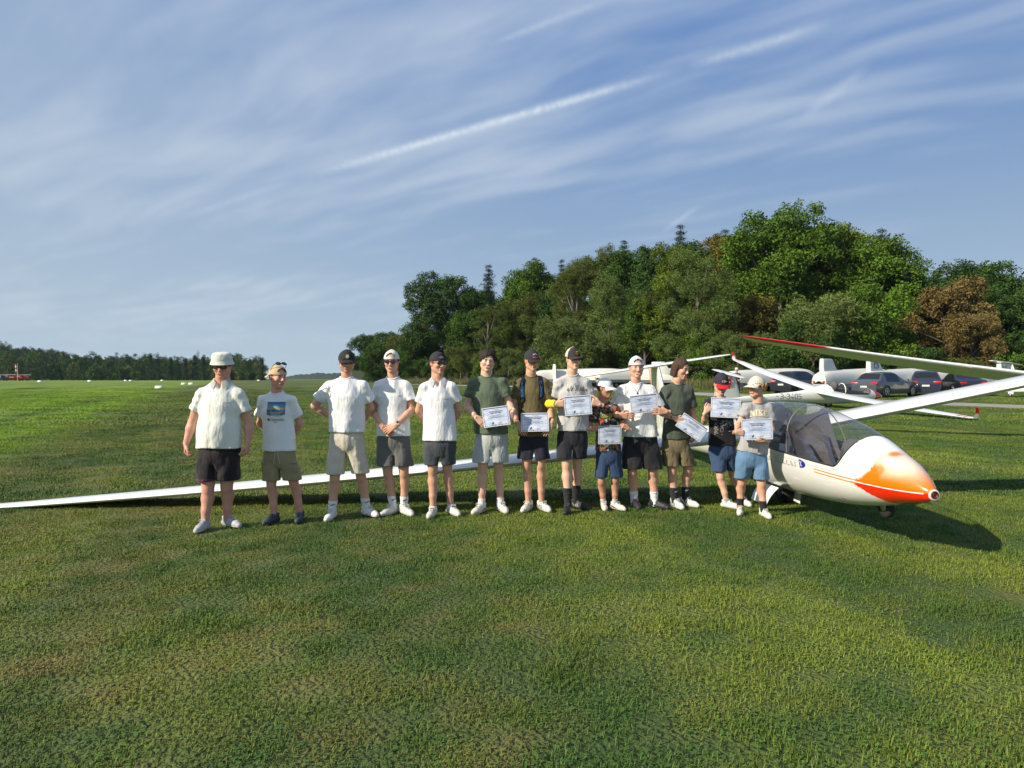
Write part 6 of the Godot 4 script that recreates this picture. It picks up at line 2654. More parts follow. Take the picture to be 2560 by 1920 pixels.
func columbia_words() -> MB:
	var m := dyed(letters("Columbia", 0.026, false, true), Color(0.02, 0.02, 0.03))
	var w := width_of(m)
	var k := 0.135 / w
	for i in m.v.size():
		m.v[i] = Vector3(m.v[i].x * k, m.v[i].y, 0)
	m = shifted(m, -0.052, 0.0)
	var d := MB.new()
	d.col = Color(0.02, 0.02, 0.03)
	for i in 2:
		for j in 2:
			var c := Vector3(-0.073 + (i - j) * 0.0088, 0.013 + (i + j - 1) * 0.0088, 0)
			d.face(c + Vector3(-0.0074, 0, 0), c + Vector3(0, -0.0074, 0), c + Vector3(0.0074, 0, 0), c + Vector3(0, 0.0074, 0))
	m.add(d)
	return m

func mountains_print() -> MB:
	var m := MB.new()
	var c := Color(0.13, 0.14, 0.14)
	var r := RandomNumberGenerator.new()
	r.seed = 4
	var tops := [[-0.10, 0.030], [-0.062, 0.052], [-0.022, 0.085], [0.012, 0.070], [0.045, 0.050], [0.075, 0.045], [0.105, 0.024]]
	for t in tops:
		var x: float = t[0]
		var h: float = t[1]
		m.add(strip([Vector2(x - h * 0.42, 0), Vector2(x, h), Vector2(x + h * 0.42, 0)], 0.0045, c))
		for k in 5:
			var y := h * (0.15 + 0.15 * k)
			var x0 := x + (h - y) * 0.42 * r.randf_range(-0.9, 0.3)
			m.add(strip([Vector2(x0, y), Vector2(x0 + 0.007, y - 0.022)], 0.004, c))
	for x in [-0.025, 0.035]:
		m.add(strip([Vector2(x, -0.02), Vector2(x + 0.009, -0.02)], 0.008, c))
	return m

func alpine_print() -> MB:
	var m := MB.new()
	var c := Color(0.42, 0.42, 0.42)
	var r := RandomNumberGenerator.new()
	r.seed = 14
	for k in 46:
		var x := r.randf_range(-0.06, 0.085)
		var y := r.randf_range(-0.035, 0.055) * (1.0 - absf(x) * 4.0) + 0.045
		var g := r.randf_range(-1.0, 1.2)
		m.add(strip([Vector2(x, y), Vector2(x + cos(g) * 0.022, y + sin(g) * 0.018), Vector2(x + cos(g) * 0.034, y + sin(g) * 0.010)], 0.0028, c))
	for k in 9:
		var y := -0.055 + 0.0145 * k
		m.add(strip([Vector2(-0.105, y), Vector2(-0.066 - 0.012 * (k % 3), y)], 0.005, c * 0.7))
		m.add(strip([Vector2(-0.105 + 0.016 * (k % 3), y), Vector2(-0.105 + 0.016 * (k % 3), y + 0.012)], 0.005, c * 0.7))
	m.add(strip([Vector2(-0.11, -0.07), Vector2(-0.02, -0.075)], 0.004, c))
	m.add(strip([Vector2(0.055, -0.035), Vector2(0.10, -0.033)], 0.007, c))
	var ring := []
	for i in 15:
		ring.append(Vector2(-0.028 + cos(TAU * i / 14) * 0.018, -0.022 + sin(TAU * i / 14) * 0.022))
	m.add(strip(ring, 0.0025, c))
	return m

func small_lines(w: float, rows_: int, c: Color, s: int) -> MB:
	var m := MB.new()
	var r := RandomNumberGenerator.new()
	r.seed = s
	for i in rows_:
		var x := -w * 0.5
		while x < w * 0.5 - 0.006:
			var l := r.randf_range(0.004, 0.012)
			m.add(strip([Vector2(x, -0.013 * i), Vector2(x + l, -0.013 * i)], 0.0055, c))
			x += l + 0.003
	return m

func varsity(text: String) -> MB:
	var a := letters(text, 0.060, true, true)
	var w := width_of(a)
	var b := MB.new()
	# pale outline behind, yellow on top
	for d in [Vector2(0.004, 0.0), Vector2(-0.004, 0.0), Vector2(0.0, 0.004), Vector2(0.0, -0.004)]:
		var k := MB.new()
		k.add(a)
		b.add(shifted(dyed(k, Color(0.66, 0.60, 0.44)), d.x, d.y))
	var top := MB.new()
	top.add(a)
	for i in top.v.size():
		top.v[i].z = 0.0
	b.add(dyed(top, Color(0.80, 0.52, 0.06)))
	for i in b.v.size():
		var q := b.v[i]
		var x := (q.x - w * 0.5) * 0.185 / w
		b.v[i] = Vector3(x, q.y + 0.012 - 1.6 * x * x, 0)
	return b

func script_words() -> MB:
	var m := dyed(letters("Palm Springs", 0.030, false, true), Color(0.62, 0.60, 0.04))
	var w := width_of(m)
	for i in m.v.size():
		var q := m.v[i]
		m.v[i] = Vector3((q.x / w - 0.5) * 0.185 + q.y * 0.45, q.y * 1.35 + (q.x / w) * 0.022, 0)
	return m

func roundel() -> MB:
	var m := MB.new()
	for ring in [[0.021, Color(0.55, 0.48, 0.22)], [0.016, Color(0.02, 0.02, 0.02)], [0.013, Color(0.60, 0.56, 0.40)]]:
		m.col = ring[1]
		var c := m.p(Vector3(0, 0, 0))
		var ids := []
		for k in 18:
			ids.append(m.p(Vector3(cos(TAU * k / 18) * ring[0], sin(TAU * k / 18) * ring[0], 0)))
		for k in 18:
			m.tri(c, ids[k], ids[(k + 1) % 18])
		for i in m.v.size():
			m.v[i].z += 0.0004
	m.add(shifted(dyed(letters("B", 0.014, true), Color(0.02, 0.02, 0.02)), -0.005, -0.007))
	return m

func certificate(at: Transform3D, w: float, h: float, label: String) -> void:
	var o := thing("certificate", label, "certificate", Vector3.ZERO, "certificates held by the young people")
	o.transform = at
	var n := noise(91, 1.0, 4)
	var m := MB.new()
	var rows := []
	for i in 41:
		var row := PackedVector3Array()
		for j in 57:
			var u := j / 56.0 - 0.5
			var t := i / 40.0 - 0.5
			row.append(Vector3(u * w, t * h, 0.006 * cos(u * 2.5) - 0.004 * u * t))
		rows.append(row)
	m.sheet(rows)
	for i in m.v.size():
		var u := m.v[i].x / w + 0.5
		var t := m.v[i].y / h + 0.5
		var edge := minf(minf(u * w, (1 - u) * w), minf(t * h, (1 - t) * h))
		var cloud := clampf(0.5 + 1.1 * n.get_noise_2d(u * 3.0, t * 6.0), 0.0, 1.0)
		var c := Color(0.46, 0.56, 0.80).lerp(Color(0.74, 0.77, 0.84), cloud)
		if edge < 0.0085:
			c = Color(0.74, 0.75, 0.78)
		elif edge < 0.0165:
			var patch := n.get_noise_2d(u * 14.0, t * 14.0)
			c = Color(0.035, 0.075, 0.27) if t > 0.9 else Color(0.10, 0.18, 0.45).lerp(Color(0.50, 0.60, 0.80), clampf(0.45 + 1.6 * patch, 0.0, 1.0)) if u < 0.1 or u > 0.9 else Color(0.06, 0.10, 0.30).lerp(Color(0.60, 0.64, 0.75), clampf(0.4 + 1.8 * patch, 0.0, 1.0))
		m.c[i] = c
	var back := MB.new()
	var rb := []
	for r in rows:
		var row := PackedVector3Array()
		for q in r:
			row.append(q - Vector3(0, 0, 0.0012))
		rb.append(row)
	back.col = Color(0.74, 0.75, 0.78)
	back.sheet(rb, false, true)
	m.add(back)
	part("sheet", m.mesh(), mat("paper"), o)
	var ink := Color(0.06, 0.09, 0.20)
	var words := MB.new()
	for ln in [["YOUNG EAGLES OF", 0.265, 0.150], ["SWITZERLAND", 0.185, 0.115]]:
		var l := dyed(letters(ln[0], 0.0125 * h / 0.21, true), ink)
		var k: float = ln[2] * w / 0.3 / width_of(l)
		for i in l.v.size():
			l.v[i] = Vector3((l.v[i].x * k - ln[2] * w / 0.3 * 0.5), l.v[i].y + (ln[1] - 0.025) * h, 0.008)
		words.add(l)
	part("title", words.mesh(), mat("print"), o)
	var small := MB.new()
	for q in [[0.36, 0.07], [0.08, 0.10], [0.03, 0.17], [-0.02, 0.12], [-0.05, 0.18]]:
		var l := small_lines(q[1] * w / 0.3, 1, Color(0.24, 0.29, 0.44), int(q[0] * 100) + 60)
		for i in l.v.size():
			l.v[i] = Vector3(l.v[i].x, l.v[i].y * 0.7 + q[0] * h, 0.008)
		small.add(l)
	var lines := part("small_print", small.mesh(), mat("print"), o)
	lines.set_meta("kind", "stuff")
	var e := MB.new()
	e.add(strip([Vector2(-0.052, -0.080), Vector2(-0.045, -0.066), Vector2(-0.036, -0.054)], 0.008, Color(0.02, 0.03, 0.06)))
	e.add(strip([Vector2(-0.056, -0.072), Vector2(-0.036, -0.068)], 0.004, Color(0.02, 0.03, 0.06)))
	e.add(strip([Vector2(0.02, -0.078), Vector2(0.04, -0.066), Vector2(0.045, -0.072), Vector2(0.062, -0.060)], 0.0025, Color(0.08, 0.10, 0.22)))
	for i in e.v.size():
		e.v[i] = Vector3(e.v[i].x * w / 0.3, e.v[i].y * h / 0.21, 0.0085)
	part("emblem_and_signature", e.mesh(), mat("print"), o)

# certificate from three picked corners in a person's own axes
func held(at: Vector3, tl: Vector2, tr: Vector2, bl: Vector2, z: float, lean: float, label: String) -> void:
	var x := Vector3(tr.x - tl.x, tr.y - tl.y, 0)
	var y := Vector3(tl.x - bl.x, tl.y - bl.y, 0)
	var c := Vector3((tr.x + bl.x) * 0.5, (tr.y + bl.y) * 0.5, z)
	var u := x.normalized()
	var v := (y - u * y.dot(u)).normalized()
	var b := Basis(u, v, u.cross(v))
	b = b * Basis(Vector3.RIGHT, lean)
	certificate(Transform3D(b, at + c), x.length(), y.length() / cos(lean), label)

# ---------------------------------------------------------------- who stands where
func build_people() -> void:
	make_head()
	make_hands()
	for q in [["jersey", 0.9, 0.25, 3.0, 0.75], ["pique", 0.9, 0.3, 3.0, 0.7], ["twill", 0.88, 0.22, 3.0, 0.9]]:
		relief(mat(q[0], Color(1, 1, 1), q[1], {"rim_enabled": true, "rim": 0.2, "rim_tint": 0.5}), q[0], 0.016, q[3], q[4], 3)
		mats[q[0]].uv1_scale = Vector3(3.4, 1.3, 3.4)
	mat("skin", Color(1, 1, 1), 0.52, {"subsurf_scatter_enabled": true, "subsurf_scatter_strength": 0.08})
	mat("cap_cloth", Color(1, 1, 1), 0.88)
	mat("print", Color(1, 1, 1), 0.7)
	mat("paper", Color(1, 1, 1), 0.6)
	mat("shoe", Color(1, 1, 1), 0.6)
	relief(mat("hair", Color(1, 1, 1), 0.75), "hair", 0.06, 9.0, 0.4)
	var white := Color(0.74, 0.755, 0.78)
	var ink := Color(0.02, 0.02, 0.03)
	var white_shoe := {"upper": Color(0.68, 0.67, 0.64), "sole": Color(0.62, 0.61, 0.57)}
	var cream_shoe := {"upper": Color(0.62, 0.58, 0.51), "sole": Color(0.60, 0.57, 0.50), "mark": Color(0.03, 0.03, 0.04), "swoosh": true}
	var black_shoe := {"upper": Color(0.022, 0.022, 0.028), "sole": Color(0.03, 0.03, 0.035), "lace": Color(0.04, 0.04, 0.045)}
	var D := Vector3.DOWN
	var relaxed_a := ["curled", Vector3(0.05, -1, 0.05), Vector3(1, 0, -0.1)]
	var relaxed_b := ["curled", Vector3(-0.05, -1, 0.05), Vector3(-1, 0, -0.1)]
	var behind := ["relaxed", Vector3(0.9, -0.3, 0), Vector3(0, 0, -1)]

	person({"label": "stout man in a white bucket hat, sunglasses, cream polo shirt and black shorts", "at": Vector3(-2.93, 0, -7.15), "h": 1.76, "hip": 0.86, "stout": 1.18, "skin": "ruddy",
		"neck": Vector3(0.0, 1.54, 0.0), "head": Vector3(0.015, 1.65, 0.015), "turn": 0.12, "nod": 0.22, "fw": 1.10,
		"sa": Vector3(-0.215, 1.40, 0), "sb": Vector3(0.19, 1.40, 0), "ea": Vector3(-0.305, 1.08, -0.03), "eb": Vector3(0.265, 1.07, -0.04), "wa": Vector3(-0.345, 0.865, 0.03), "wb": Vector3(0.265, 0.86, 0.0),
		"ha": relaxed_a, "hb": relaxed_b, "hem": 0.825, "flare": 0.235, "cx": -0.025, "deep": 0.62, "sleeve": 0.60, "shirt": Color(0.70, 0.715, 0.665), "polo": true, "cloth": "pique",
		"prints": [{"called": "chest_print", "mesh": small_lines(0.07, 2, Color(0.30, 0.22, 0.30), 3), "x": 0.105, "y": 1.285}],
		"shorts": Color(0.013, 0.009, 0.015), "shorts_dye": func(q: Vector3) -> Color: return Color(0.10, 0.025, 0.07) if q.y < 0.52 and q.x < -0.02 else Color(0.013, 0.009, 0.015),
		"cuff": 0.495, "leg": 0.118, "ka": Vector3(-0.125, 0.43, 0.03), "kb": Vector3(0.035, 0.44, -0.04), "aa": Vector3(-0.15, 0.085, 0.045), "ab": Vector3(0.015, 0.09, -0.115), "fa": -0.05, "fb": 1.05,
		"shoes": {"upper": Color(0.40, 0.40, 0.44), "sole": Color(0.62, 0.62, 0.63), "lace": Color(0.5, 0.5, 0.52)},
		"hair": Color(0.03, 0.02, 0.015), "hair_style": "cap", "bucket": true, "bucket_colour": Color(0.60, 0.625, 0.56), "glasses": Color(0.12, 0.035, 0.012)})

	person({"label": "boy in a backwards beige cap with sunglasses on it and a white Columbia t-shirt", "at": Vector3(-2.46, 0, -7.42), "h": 1.63, "hip": 0.84, "k": 0.93, "skin": "ruddy",
		"neck": Vector3(0.0, 1.415, 0.0), "head": Vector3(0.02, 1.535, 0.02), "turn": 0.85, "nod": 0.02, "hk": 0.98,
		"sa": Vector3(-0.155, 1.325, 0), "sb": Vector3(0.165, 1.325, 0), "ea": Vector3(-0.205, 1.05, -0.08), "eb": Vector3(0.215, 1.05, -0.08), "wa": Vector3(-0.09, 0.89, -0.20), "wb": Vector3(0.10, 0.89, -0.20),
		"ha": behind, "hb": [], "hem": 0.77, "flare": 0.185, "cx": 0.03, "deep": 0.66, "sleeve": 0.68, "loose": 1.1, "shirt": white,
		"prints": [{"called": "landscape_print", "mesh": landscape_print(), "x": 0.02, "y": 1.125}, {"called": "lettering", "mesh": columbia_words(), "x": 0.02, "y": 1.085}, {"called": "small_line", "mesh": small_lines(0.03, 1, ink, 8), "x": 0.02, "y": 1.070}],
		"shorts": Color(0.27, 0.225, 0.135), "cargo": true, "drawstring": true, "cuff": 0.455, "leg": 0.095, "ka": Vector3(-0.06, 0.42, 0.0), "kb": Vector3(0.165, 0.43, -0.05), "aa": Vector3(-0.035, 0.09, -0.02), "ab": Vector3(0.205, 0.10, -0.12), "fa": -0.35, "fb": 0.1,
		"shoes": {"upper": Color(0.035, 0.045, 0.07), "sole": Color(0.05, 0.05, 0.055), "lace": Color(0.20, 0.22, 0.25)},
		"hair": Color(0.07, 0.04, 0.02), "hair_style": "cap", "cap": {"crown": Color(0.50, 0.38, 0.22), "peak": Color(0.52, 0.40, 0.24), "back": true, "tilt": 0.05}, "glasses": Color(0.03, 0.02, 0.02), "glasses_up": 0.075})

	person({"label": "tall man in a black cap with a round badge, plain white t-shirt and cream shorts", "at": Vector3(-1.79, 0, -7.68), "h": 1.82, "hip": 0.93, "stout": 1.06, "skin": "tan", "stubble": 0.45,
		"neck": Vector3(0.0, 1.575, 0.0), "head": Vector3(0.005, 1.70, 0.015), "turn": 0.30, "nod": 0.03,
		"sa": Vector3(-0.20, 1.465, 0), "sb": Vector3(0.195, 1.475, 0), "ea": Vector3(-0.365, 1.225, -0.06), "eb": Vector3(0.245, 1.20, -0.09), "wa": Vector3(-0.16, 1.06, -0.17), "wb": Vector3(0.13, 1.03, -0.20),
		"ha": ["relaxed", Vector3(0.9, -0.4, -0.1), Vector3(0, 0, -1)], "hb": [], "hem": 0.945, "flare": 0.205, "cx": 0.0, "deep": 0.66, "sleeve": 0.66, "loose": 1.18, "shirt": white,
		"shorts": Color(0.56, 0.515, 0.435), "cuff": 0.49, "leg": 0.098, "ka": Vector3(-0.125, 0.455, 0.03), "kb": Vector3(0.14, 0.47, -0.07), "aa": Vector3(-0.15, 0.085, 0.035), "ab": Vector3(0.185, 0.09, -0.15), "fa": -0.1, "fb": 0.85,
		"sock": Color(0.70, 0.71, 0.72), "sock_top": 0.205, "sock_mark": ink, "shoes": white_shoe,
		"hair": Color(0.05, 0.03, 0.02), "hair_style": "cap", "cap": {"crown": Color(0.018, 0.016, 0.018), "peak": Color(0.020, 0.018, 0.018), "tilt": 0.05, "mark": func() -> MB: return roundel()}, "glasses": Color(0.015, 0.012, 0.014)})

	var p4 := person({"label": "young man in a backwards white cap and sunglasses with hands crossed before grey shorts", "at": Vector3(-1.32, 0, -7.85), "h": 1.80, "hip": 0.92, "skin": "tan",
		"neck": Vector3(0.0, 1.575, 0.0), "head": Vector3(-0.01, 1.705, 0.01), "turn": 0.0, "nod": 0.04, "fw": 0.95,
		"sa": Vector3(-0.165, 1.475, 0), "sb": Vector3(0.165, 1.475, 0), "ea": Vector3(-0.225, 1.165, -0.02), "eb": Vector3(0.215, 1.18, 0.0), "wa": Vector3(-0.085, 0.995, 0.14), "wb": Vector3(0.065, 1.015, 0.18),
		"ha": ["relaxed", Vector3(0.75, -0.62, 0.0), Vector3(-0.2, -0.1, -1)], "hb": ["relaxed", Vector3(-0.86, -0.50, 0.02), Vector3(0.1, -0.2, -1)], "hem": 0.89, "flare": 0.20, "cx": 0.005, "deep": 0.62, "sleeve": 0.60, "loose": 1.1, "shirt": white,
		"prints": [{"called": "tick", "mesh": tick_mark(0.045, ink), "x": 0.075, "y": 1.325}],
		"shorts": Color(0.125, 0.12, 0.12), "cuff": 0.555, "leg": 0.115, "ka": Vector3(-0.055, 0.50, 0.0), "kb": Vector3(0.125, 0.50, 0.0), "aa": Vector3(-0.01, 0.09, -0.07), "ab": Vector3(0.12, 0.09, -0.04), "fa": -0.6, "fb": 0.65,
		"sock": Color(0.72, 0.73, 0.74), "sock_top": 0.215, "sock_mark": ink, "shoes": {"upper": Color(0.56, 0.56, 0.53), "sole": Color(0.55, 0.55, 0.52)},
		"hair": Color(0.06, 0.035, 0.02), "hair_style": "cap", "cap": {"crown": Color(0.66, 0.65, 0.60), "peak": Color(0.66, 0.65, 0.60), "back": true, "tilt": 0.0}, "glasses": Color(0.04, 0.015, 0.02)})
	var watch := MB.new()
	watch.col = Color(0.40, 0.41, 0.42)
	watch.lathe([Vector2(0.0265, -0.008), Vector2(0.0295, -0.008), Vector2(0.0295, 0.008), Vector2(0.0265, 0.008)], 20)
	watch.col = Color(0.03, 0.07, 0.16)
	watch.box(Vector3(0, 0, 0.031), Vector3(0.030, 0.032, 0.008), Basis(), 0.003)
	var wo := part("wristwatch", watch.mesh(), mat("watch_metal", Color(1, 1, 1), 0.3, {"metallic": 0.5}), p4)
	wo.transform = Transform3D(aim(Vector3(-0.150, -0.165, 0.18), Vector3(-0.1, 0.3, 1)), Vector3(0.080, 1.031, 0.163))

	person({"label": "man in a backwards black cap, sunglasses, white polo shirt and dark slate shorts", "at": Vector3(-0.81, 0, -7.78), "h": 1.77, "hip": 0.90, "skin": "tan",
		"neck": Vector3(0.0, 1.555, 0.0), "head": Vector3(0.0, 1.685, 0.01), "turn": 0.65, "nod": 0.0, "smile": false,
		"sa": Vector3(-0.165, 1.455, 0), "sb": Vector3(0.165, 1.465, 0), "ea": Vector3(-0.225, 1.165, -0.06), "eb": Vector3(0.225, 1.175, -0.06), "wa": Vector3(-0.12, 0.98, -0.18), "wb": Vector3(0.12, 0.98, -0.18),
		"ha": behind, "hb": [], "hem": 0.845, "flare": 0.20, "cx": 0.02, "deep": 0.66, "sleeve": 0.62, "loose": 1.05, "shirt": Color(0.73, 0.735, 0.765), "polo": true, "cloth": "pique",
		"prints": [{"called": "red_script", "mesh": strip([Vector2(-0.03, 0.0), Vector2(-0.008, 0.018), Vector2(0.0, 0.006), Vector2(0.03, 0.016)], 0.003, Color(0.45, 0.12, 0.10)), "x": 0.10, "y": 1.315}, {"called": "chest_print", "mesh": small_lines(0.065, 1, Color(0.06, 0.05, 0.08), 5), "x": 0.10, "y": 1.300}],
		"shorts": Color(0.050, 0.056, 0.068), "cuff": 0.575, "leg": 0.088, "ka": Vector3(-0.06, 0.54, 0.0), "kb": Vector3(0.095, 0.56, -0.05), "aa": Vector3(-0.06, 0.085, -0.02), "ab": Vector3(0.13, 0.095, -0.115), "fa": -0.15, "fb": 0.6,
		"sock": Color(0.68, 0.69, 0.70), "sock_top": 0.125, "shoes": {"upper": Color(0.58, 0.56, 0.50), "sole": Color(0.58, 0.56, 0.50), "collar": Color(0.02, 0.025, 0.06)},
		"hair": Color(0.20, 0.09, 0.03), "hair_style": "cap", "cap": {"crown": Color(0.022, 0.023, 0.032), "peak": Color(0.030, 0.032, 0.045), "back": true, "tilt": 0.0}, "glasses": Color(0.018, 0.014, 0.014)})

	var grip_a := ["grip", Vector3(0.95, 0.1, 0.05), Vector3(0, 0.1, -1)]
	var grip_b := ["grip", Vector3(-0.95, 0.1, 0.05), Vector3(0, 0.1, -1)]
	var at := Vector3(-0.28, 0, -7.98)
	person({"label": "dark-haired youth in a sage green t-shirt and pale grey shorts holding a certificate", "at": at, "h": 1.85, "hip": 0.95, "stout": 1.04, "skin": "fair",
		"neck": Vector3(0.0, 1.595, 0.0), "head": Vector3(0.005, 1.715, 0.015), "turn": 0.18, "nod": 0.05, "roll": -0.10,
		"sa": Vector3(-0.17, 1.495, 0), "sb": Vector3(0.185, 1.515, 0), "ea": Vector3(-0.225, 1.21, 0.0), "eb": Vector3(0.25, 1.23, 0.0), "wa": Vector3(-0.115, 1.095, 0.17), "wb": Vector3(0.290, 1.155, 0.17),
		"ha": ["grip", Vector3(0.75, -0.66, 0.1), Vector3(0, 0.0, -1)], "hb": ["grip", Vector3(-0.45, -0.88, 0.1), Vector3(-0.2, 0, -1)], "hem": 0.905, "flare": 0.205, "cx": 0.05, "deep": 0.64, "sleeve": 0.62, "loose": 1.12, "shirt": Color(0.090, 0.118, 0.082),
		"prints": [{"called": "chest_mark", "mesh": dyed(shifted(letters("NB", 0.018, true), -0.016, 0), Color(0.22, 0.26, 0.20)), "x": 0.12, "y": 1.375}],
		"shorts": Color(0.40, 0.42, 0.42), "cuff": 0.58, "leg": 0.118, "ka": Vector3(-0.05, 0.54, 0.0), "kb": Vector3(0.125, 0.565, -0.04), "aa": Vector3(-0.065, 0.09, -0.03), "ab": Vector3(0.15, 0.10, -0.10), "fa": -0.5, "fb": 0.4,
		"sock": Color(0.72, 0.73, 0.74), "sock_top": 0.165, "shoes": cream_shoe, "hair": Color(0.013, 0.008, 0.006), "hair_style": "fringe"})
	held(at, Vector2(-0.06, 1.19), Vector2(0.23, 1.23), Vector2(-0.02, 0.98), 0.195, -0.06, "certificate tilted left-side low in the hands of the youth in sage green")

	at = Vector3(0.22, 0, -8.08)
	person({"label": "slim boy in a red-lettered black cap and olive t-shirt, wearing a backpack", "at": at, "h": 1.83, "hip": 0.94, "k": 0.96, "skin": "tan",
		"neck": Vector3(0.0, 1.595, 0.0), "head": Vector3(0.005, 1.725, 0.015), "turn": 0.38, "nod": 0.05, "fw": 0.92,
		"sa": Vector3(-0.155, 1.50, 0), "sb": Vector3(0.165, 1.51, 0), "ea": Vector3(-0.205, 1.19, -0.01), "eb": Vector3(0.215, 1.18, -0.01), "wa": Vector3(-0.165, 1.03, 0.15), "wb": Vector3(0.225, 1.03, 0.15),
		"ha": ["grip", Vector3(0.55, -0.82, 0.12), Vector3(0, 0, -1)], "hb": ["grip", Vector3(-0.45, -0.88, 0.12), Vector3(0, 0, -1)], "hem": 0.868, "flare": 0.185, "cx": 0.025, "deep": 0.62, "sleeve": 0.64, "loose": 1.08, "shirt": Color(0.125, 0.098, 0.042),
		"prints": [{"called": "peaks_print", "mesh": strip([Vector2(-0.03, 0.0), Vector2(-0.004, 0.045), Vector2(0.03, 0.0)], 0.0035, Color(0.10, 0.11, 0.015)), "x": 0.035, "y": 1.33}, {"called": "stroke_print", "mesh": strip([Vector2(-0.02, 0.0), Vector2(0.03, 0.008)], 0.005, Color(0.42, 0.36, 0.02)), "x": 0.115, "y": 1.29}],
		"shorts": Color(0.014, 0.012, 0.028), "cuff": 0.61, "leg": 0.108, "ka": Vector3(-0.05, 0.555, 0.0), "kb": Vector3(0.11, 0.56, 0.0), "aa": Vector3(-0.03, 0.09, -0.07), "ab": Vector3(0.12, 0.09, -0.065), "fa": -0.4, "fb": 0.5,
		"shoes": {"upper": Color(0.62, 0.59, 0.54), "sole": Color(0.60, 0.58, 0.53), "mark": Color(0.10, 0.10, 0.11)}, "hair": Color(0.07, 0.045, 0.025), "hair_style": "cap",
		"cap": {"crown": Color(0.022, 0.020, 0.026), "peak": Color(0.035, 0.012, 0.016), "tilt": 0.08, "mark": func() -> MB:
			var m := shifted(dyed(letters("MOUNTAIN", 0.013, true), Color(0.60, 0.04, 0.05)), -0.040, -0.012)
			m.add(strip([Vector2(-0.035, 0.006), Vector2(-0.02, 0.024), Vector2(-0.008, 0.010), Vector2(0.004, 0.030), Vector2(0.018, 0.012), Vector2(0.030, 0.022), Vector2(0.038, 0.006)], 0.005, Color(0.6, 0.6, 0.6)))
			m.add(shifted(dyed(letters("Racing Team", 0.009, true), Color(0.62, 0.62, 0.62)), -0.034, -0.027))
			return m}})
	held(at, Vector2(-0.13, 1.135), Vector2(0.18, 1.14), Vector2(-0.11, 0.93), 0.175, -0.10, "certificate held level at the waist by the boy with the backpack")
	backpack(at)

	at = Vector3(0.69, 0, -8.07)
	var p8 := person({"label": "youth in a black and beige cap with a yellow cast on his wrist", "at": at, "h": 1.84, "hip": 0.95, "skin": "fair",
		"neck": Vector3(0.0, 1.61, 0.0), "head": Vector3(0.005, 1.74, 0.015), "turn": 0.42, "nod": 0.0, "fw": 0.92,
		"sa": Vector3(-0.165, 1.51, 0), "sb": Vector3(0.165, 1.51, 0), "ea": Vector3(-0.235, 1.245, -0.05), "eb": Vector3(0.225, 1.25, -0.03), "wa": Vector3(-0.205, 1.235, 0.19), "wb": Vector3(0.285, 1.235, 0.20),
		"ha": ["curled", Vector3(0.9, 0.12, 0.1), Vector3(0, 0.0, -1)], "hb": ["curled", Vector3(-0.8, 0.3, 0.1), Vector3(0.1, 0.0, -1)], "hem": 0.93, "flare": 0.19, "cx": 0.0, "deep": 0.64, "sleeve": 0.68, "loose": 1.1, "shirt": Color(0.445, 0.445, 0.45),
		"prints": [{"called": "mountain_print", "mesh": mountains_print(), "x": 0.04, "y": 1.385}],
		"shorts": Color(0.012, 0.012, 0.021), "cuff": 0.61, "leg": 0.108, "ka": Vector3(-0.07, 0.56, 0.02), "kb": Vector3(0.06, 0.57, -0.08), "aa": Vector3(-0.06, 0.09, 0.06), "ab": Vector3(0.055, 0.09, -0.19), "fa": -0.25, "fb": 0.75,
		"sock": Color(0.016, 0.016, 0.018), "sock_top": 0.285, "shoes": {"upper": Color(0.020, 0.020, 0.024), "sole": Color(0.025, 0.025, 0.03), "lace": Color(0.05, 0.05, 0.06), "mark": Color(0.25, 0.25, 0.26)}, "hair": Color(0.05, 0.035, 0.02), "hair_style": "cap",
		"cap": {"crown": Color(0.025, 0.020, 0.020), "peak": Color(0.032, 0.026, 0.026), "mesh": Color(0.50, 0.47, 0.40), "tilt": -0.02, "high": 1.05, "mark": func() -> MB:
			var m := strip([Vector2(-0.022, 0.004), Vector2(-0.006, 0.018), Vector2(0.010, 0.014), Vector2(0.024, 0.020), Vector2(0.016, 0.004), Vector2(0.004, 0.008)], 0.007, Color(0.55, 0.30, 0.02))
			m.add(shifted(dyed(letters("UNITED", 0.010, true), Color(0.55, 0.30, 0.02)), -0.022, -0.018))
			return m}, "glasses": Color(0.010, 0.010, 0.012), "glasses_wrap": true})
	var cast_ := MB.new()
	cast_.col = Color(0.75, 0.62, 0.02)
	cast_.lathe([Vector2(0.030, -0.10), Vector2(0.047, -0.10), Vector2(0.049, -0.07), Vector2(0.040, 0.0), Vector2(0.041, 0.035), Vector2(0.030, 0.037)], 22)
	for i in cast_.v.size():
		cast_.v[i] += cast_.v[i] * 0.10 * fold.get_noise_3d(cast_.v[i].x * 50, cast_.v[i].y * 60, cast_.v[i].z * 50)
	var co := part("yellow_cast", cast_.mesh(), mat("cap_cloth"), p8)
	co.transform = Transform3D(aim(Vector3(0.55, 0.0, 0.75), Vector3(0, 1, 0)), Vector3(-0.225, 1.237, 0.165))
	held(at, Vector2(-0.12, 1.32), Vector2(0.18, 1.345), Vector2(-0.10, 1.105), 0.215, 0.0, "certificate held at chest height beside the yellow cast")

	at = Vector3(1.07, 0, -8.17)
	var floral := func(q: Vector3) -> Color:
		var a := fold.get_noise_3d(q.x * 26.0, q.y * 26.0, q.z * 14.0 + 5.0)
		var b := fold.get_noise_3d(q.x * 17.0 + 31.0, q.y * 17.0, q.z * 10.0)
		var c := fold.get_noise_3d(q.x * 34.0 + 77.0, q.y * 60.0, q.z * 20.0)
		if b > 0.27:
			return Color(0.42, 0.035, 0.025).lerp(Color(0.55, 0.16, 0.12), clampf(a + 0.4, 0, 1))
		if b < -0.42:
			return Color(0.55, 0.52, 0.50)
		if absf(c) < 0.10 and a > -0.1:
			return Color(0.10, 0.17, 0.11)
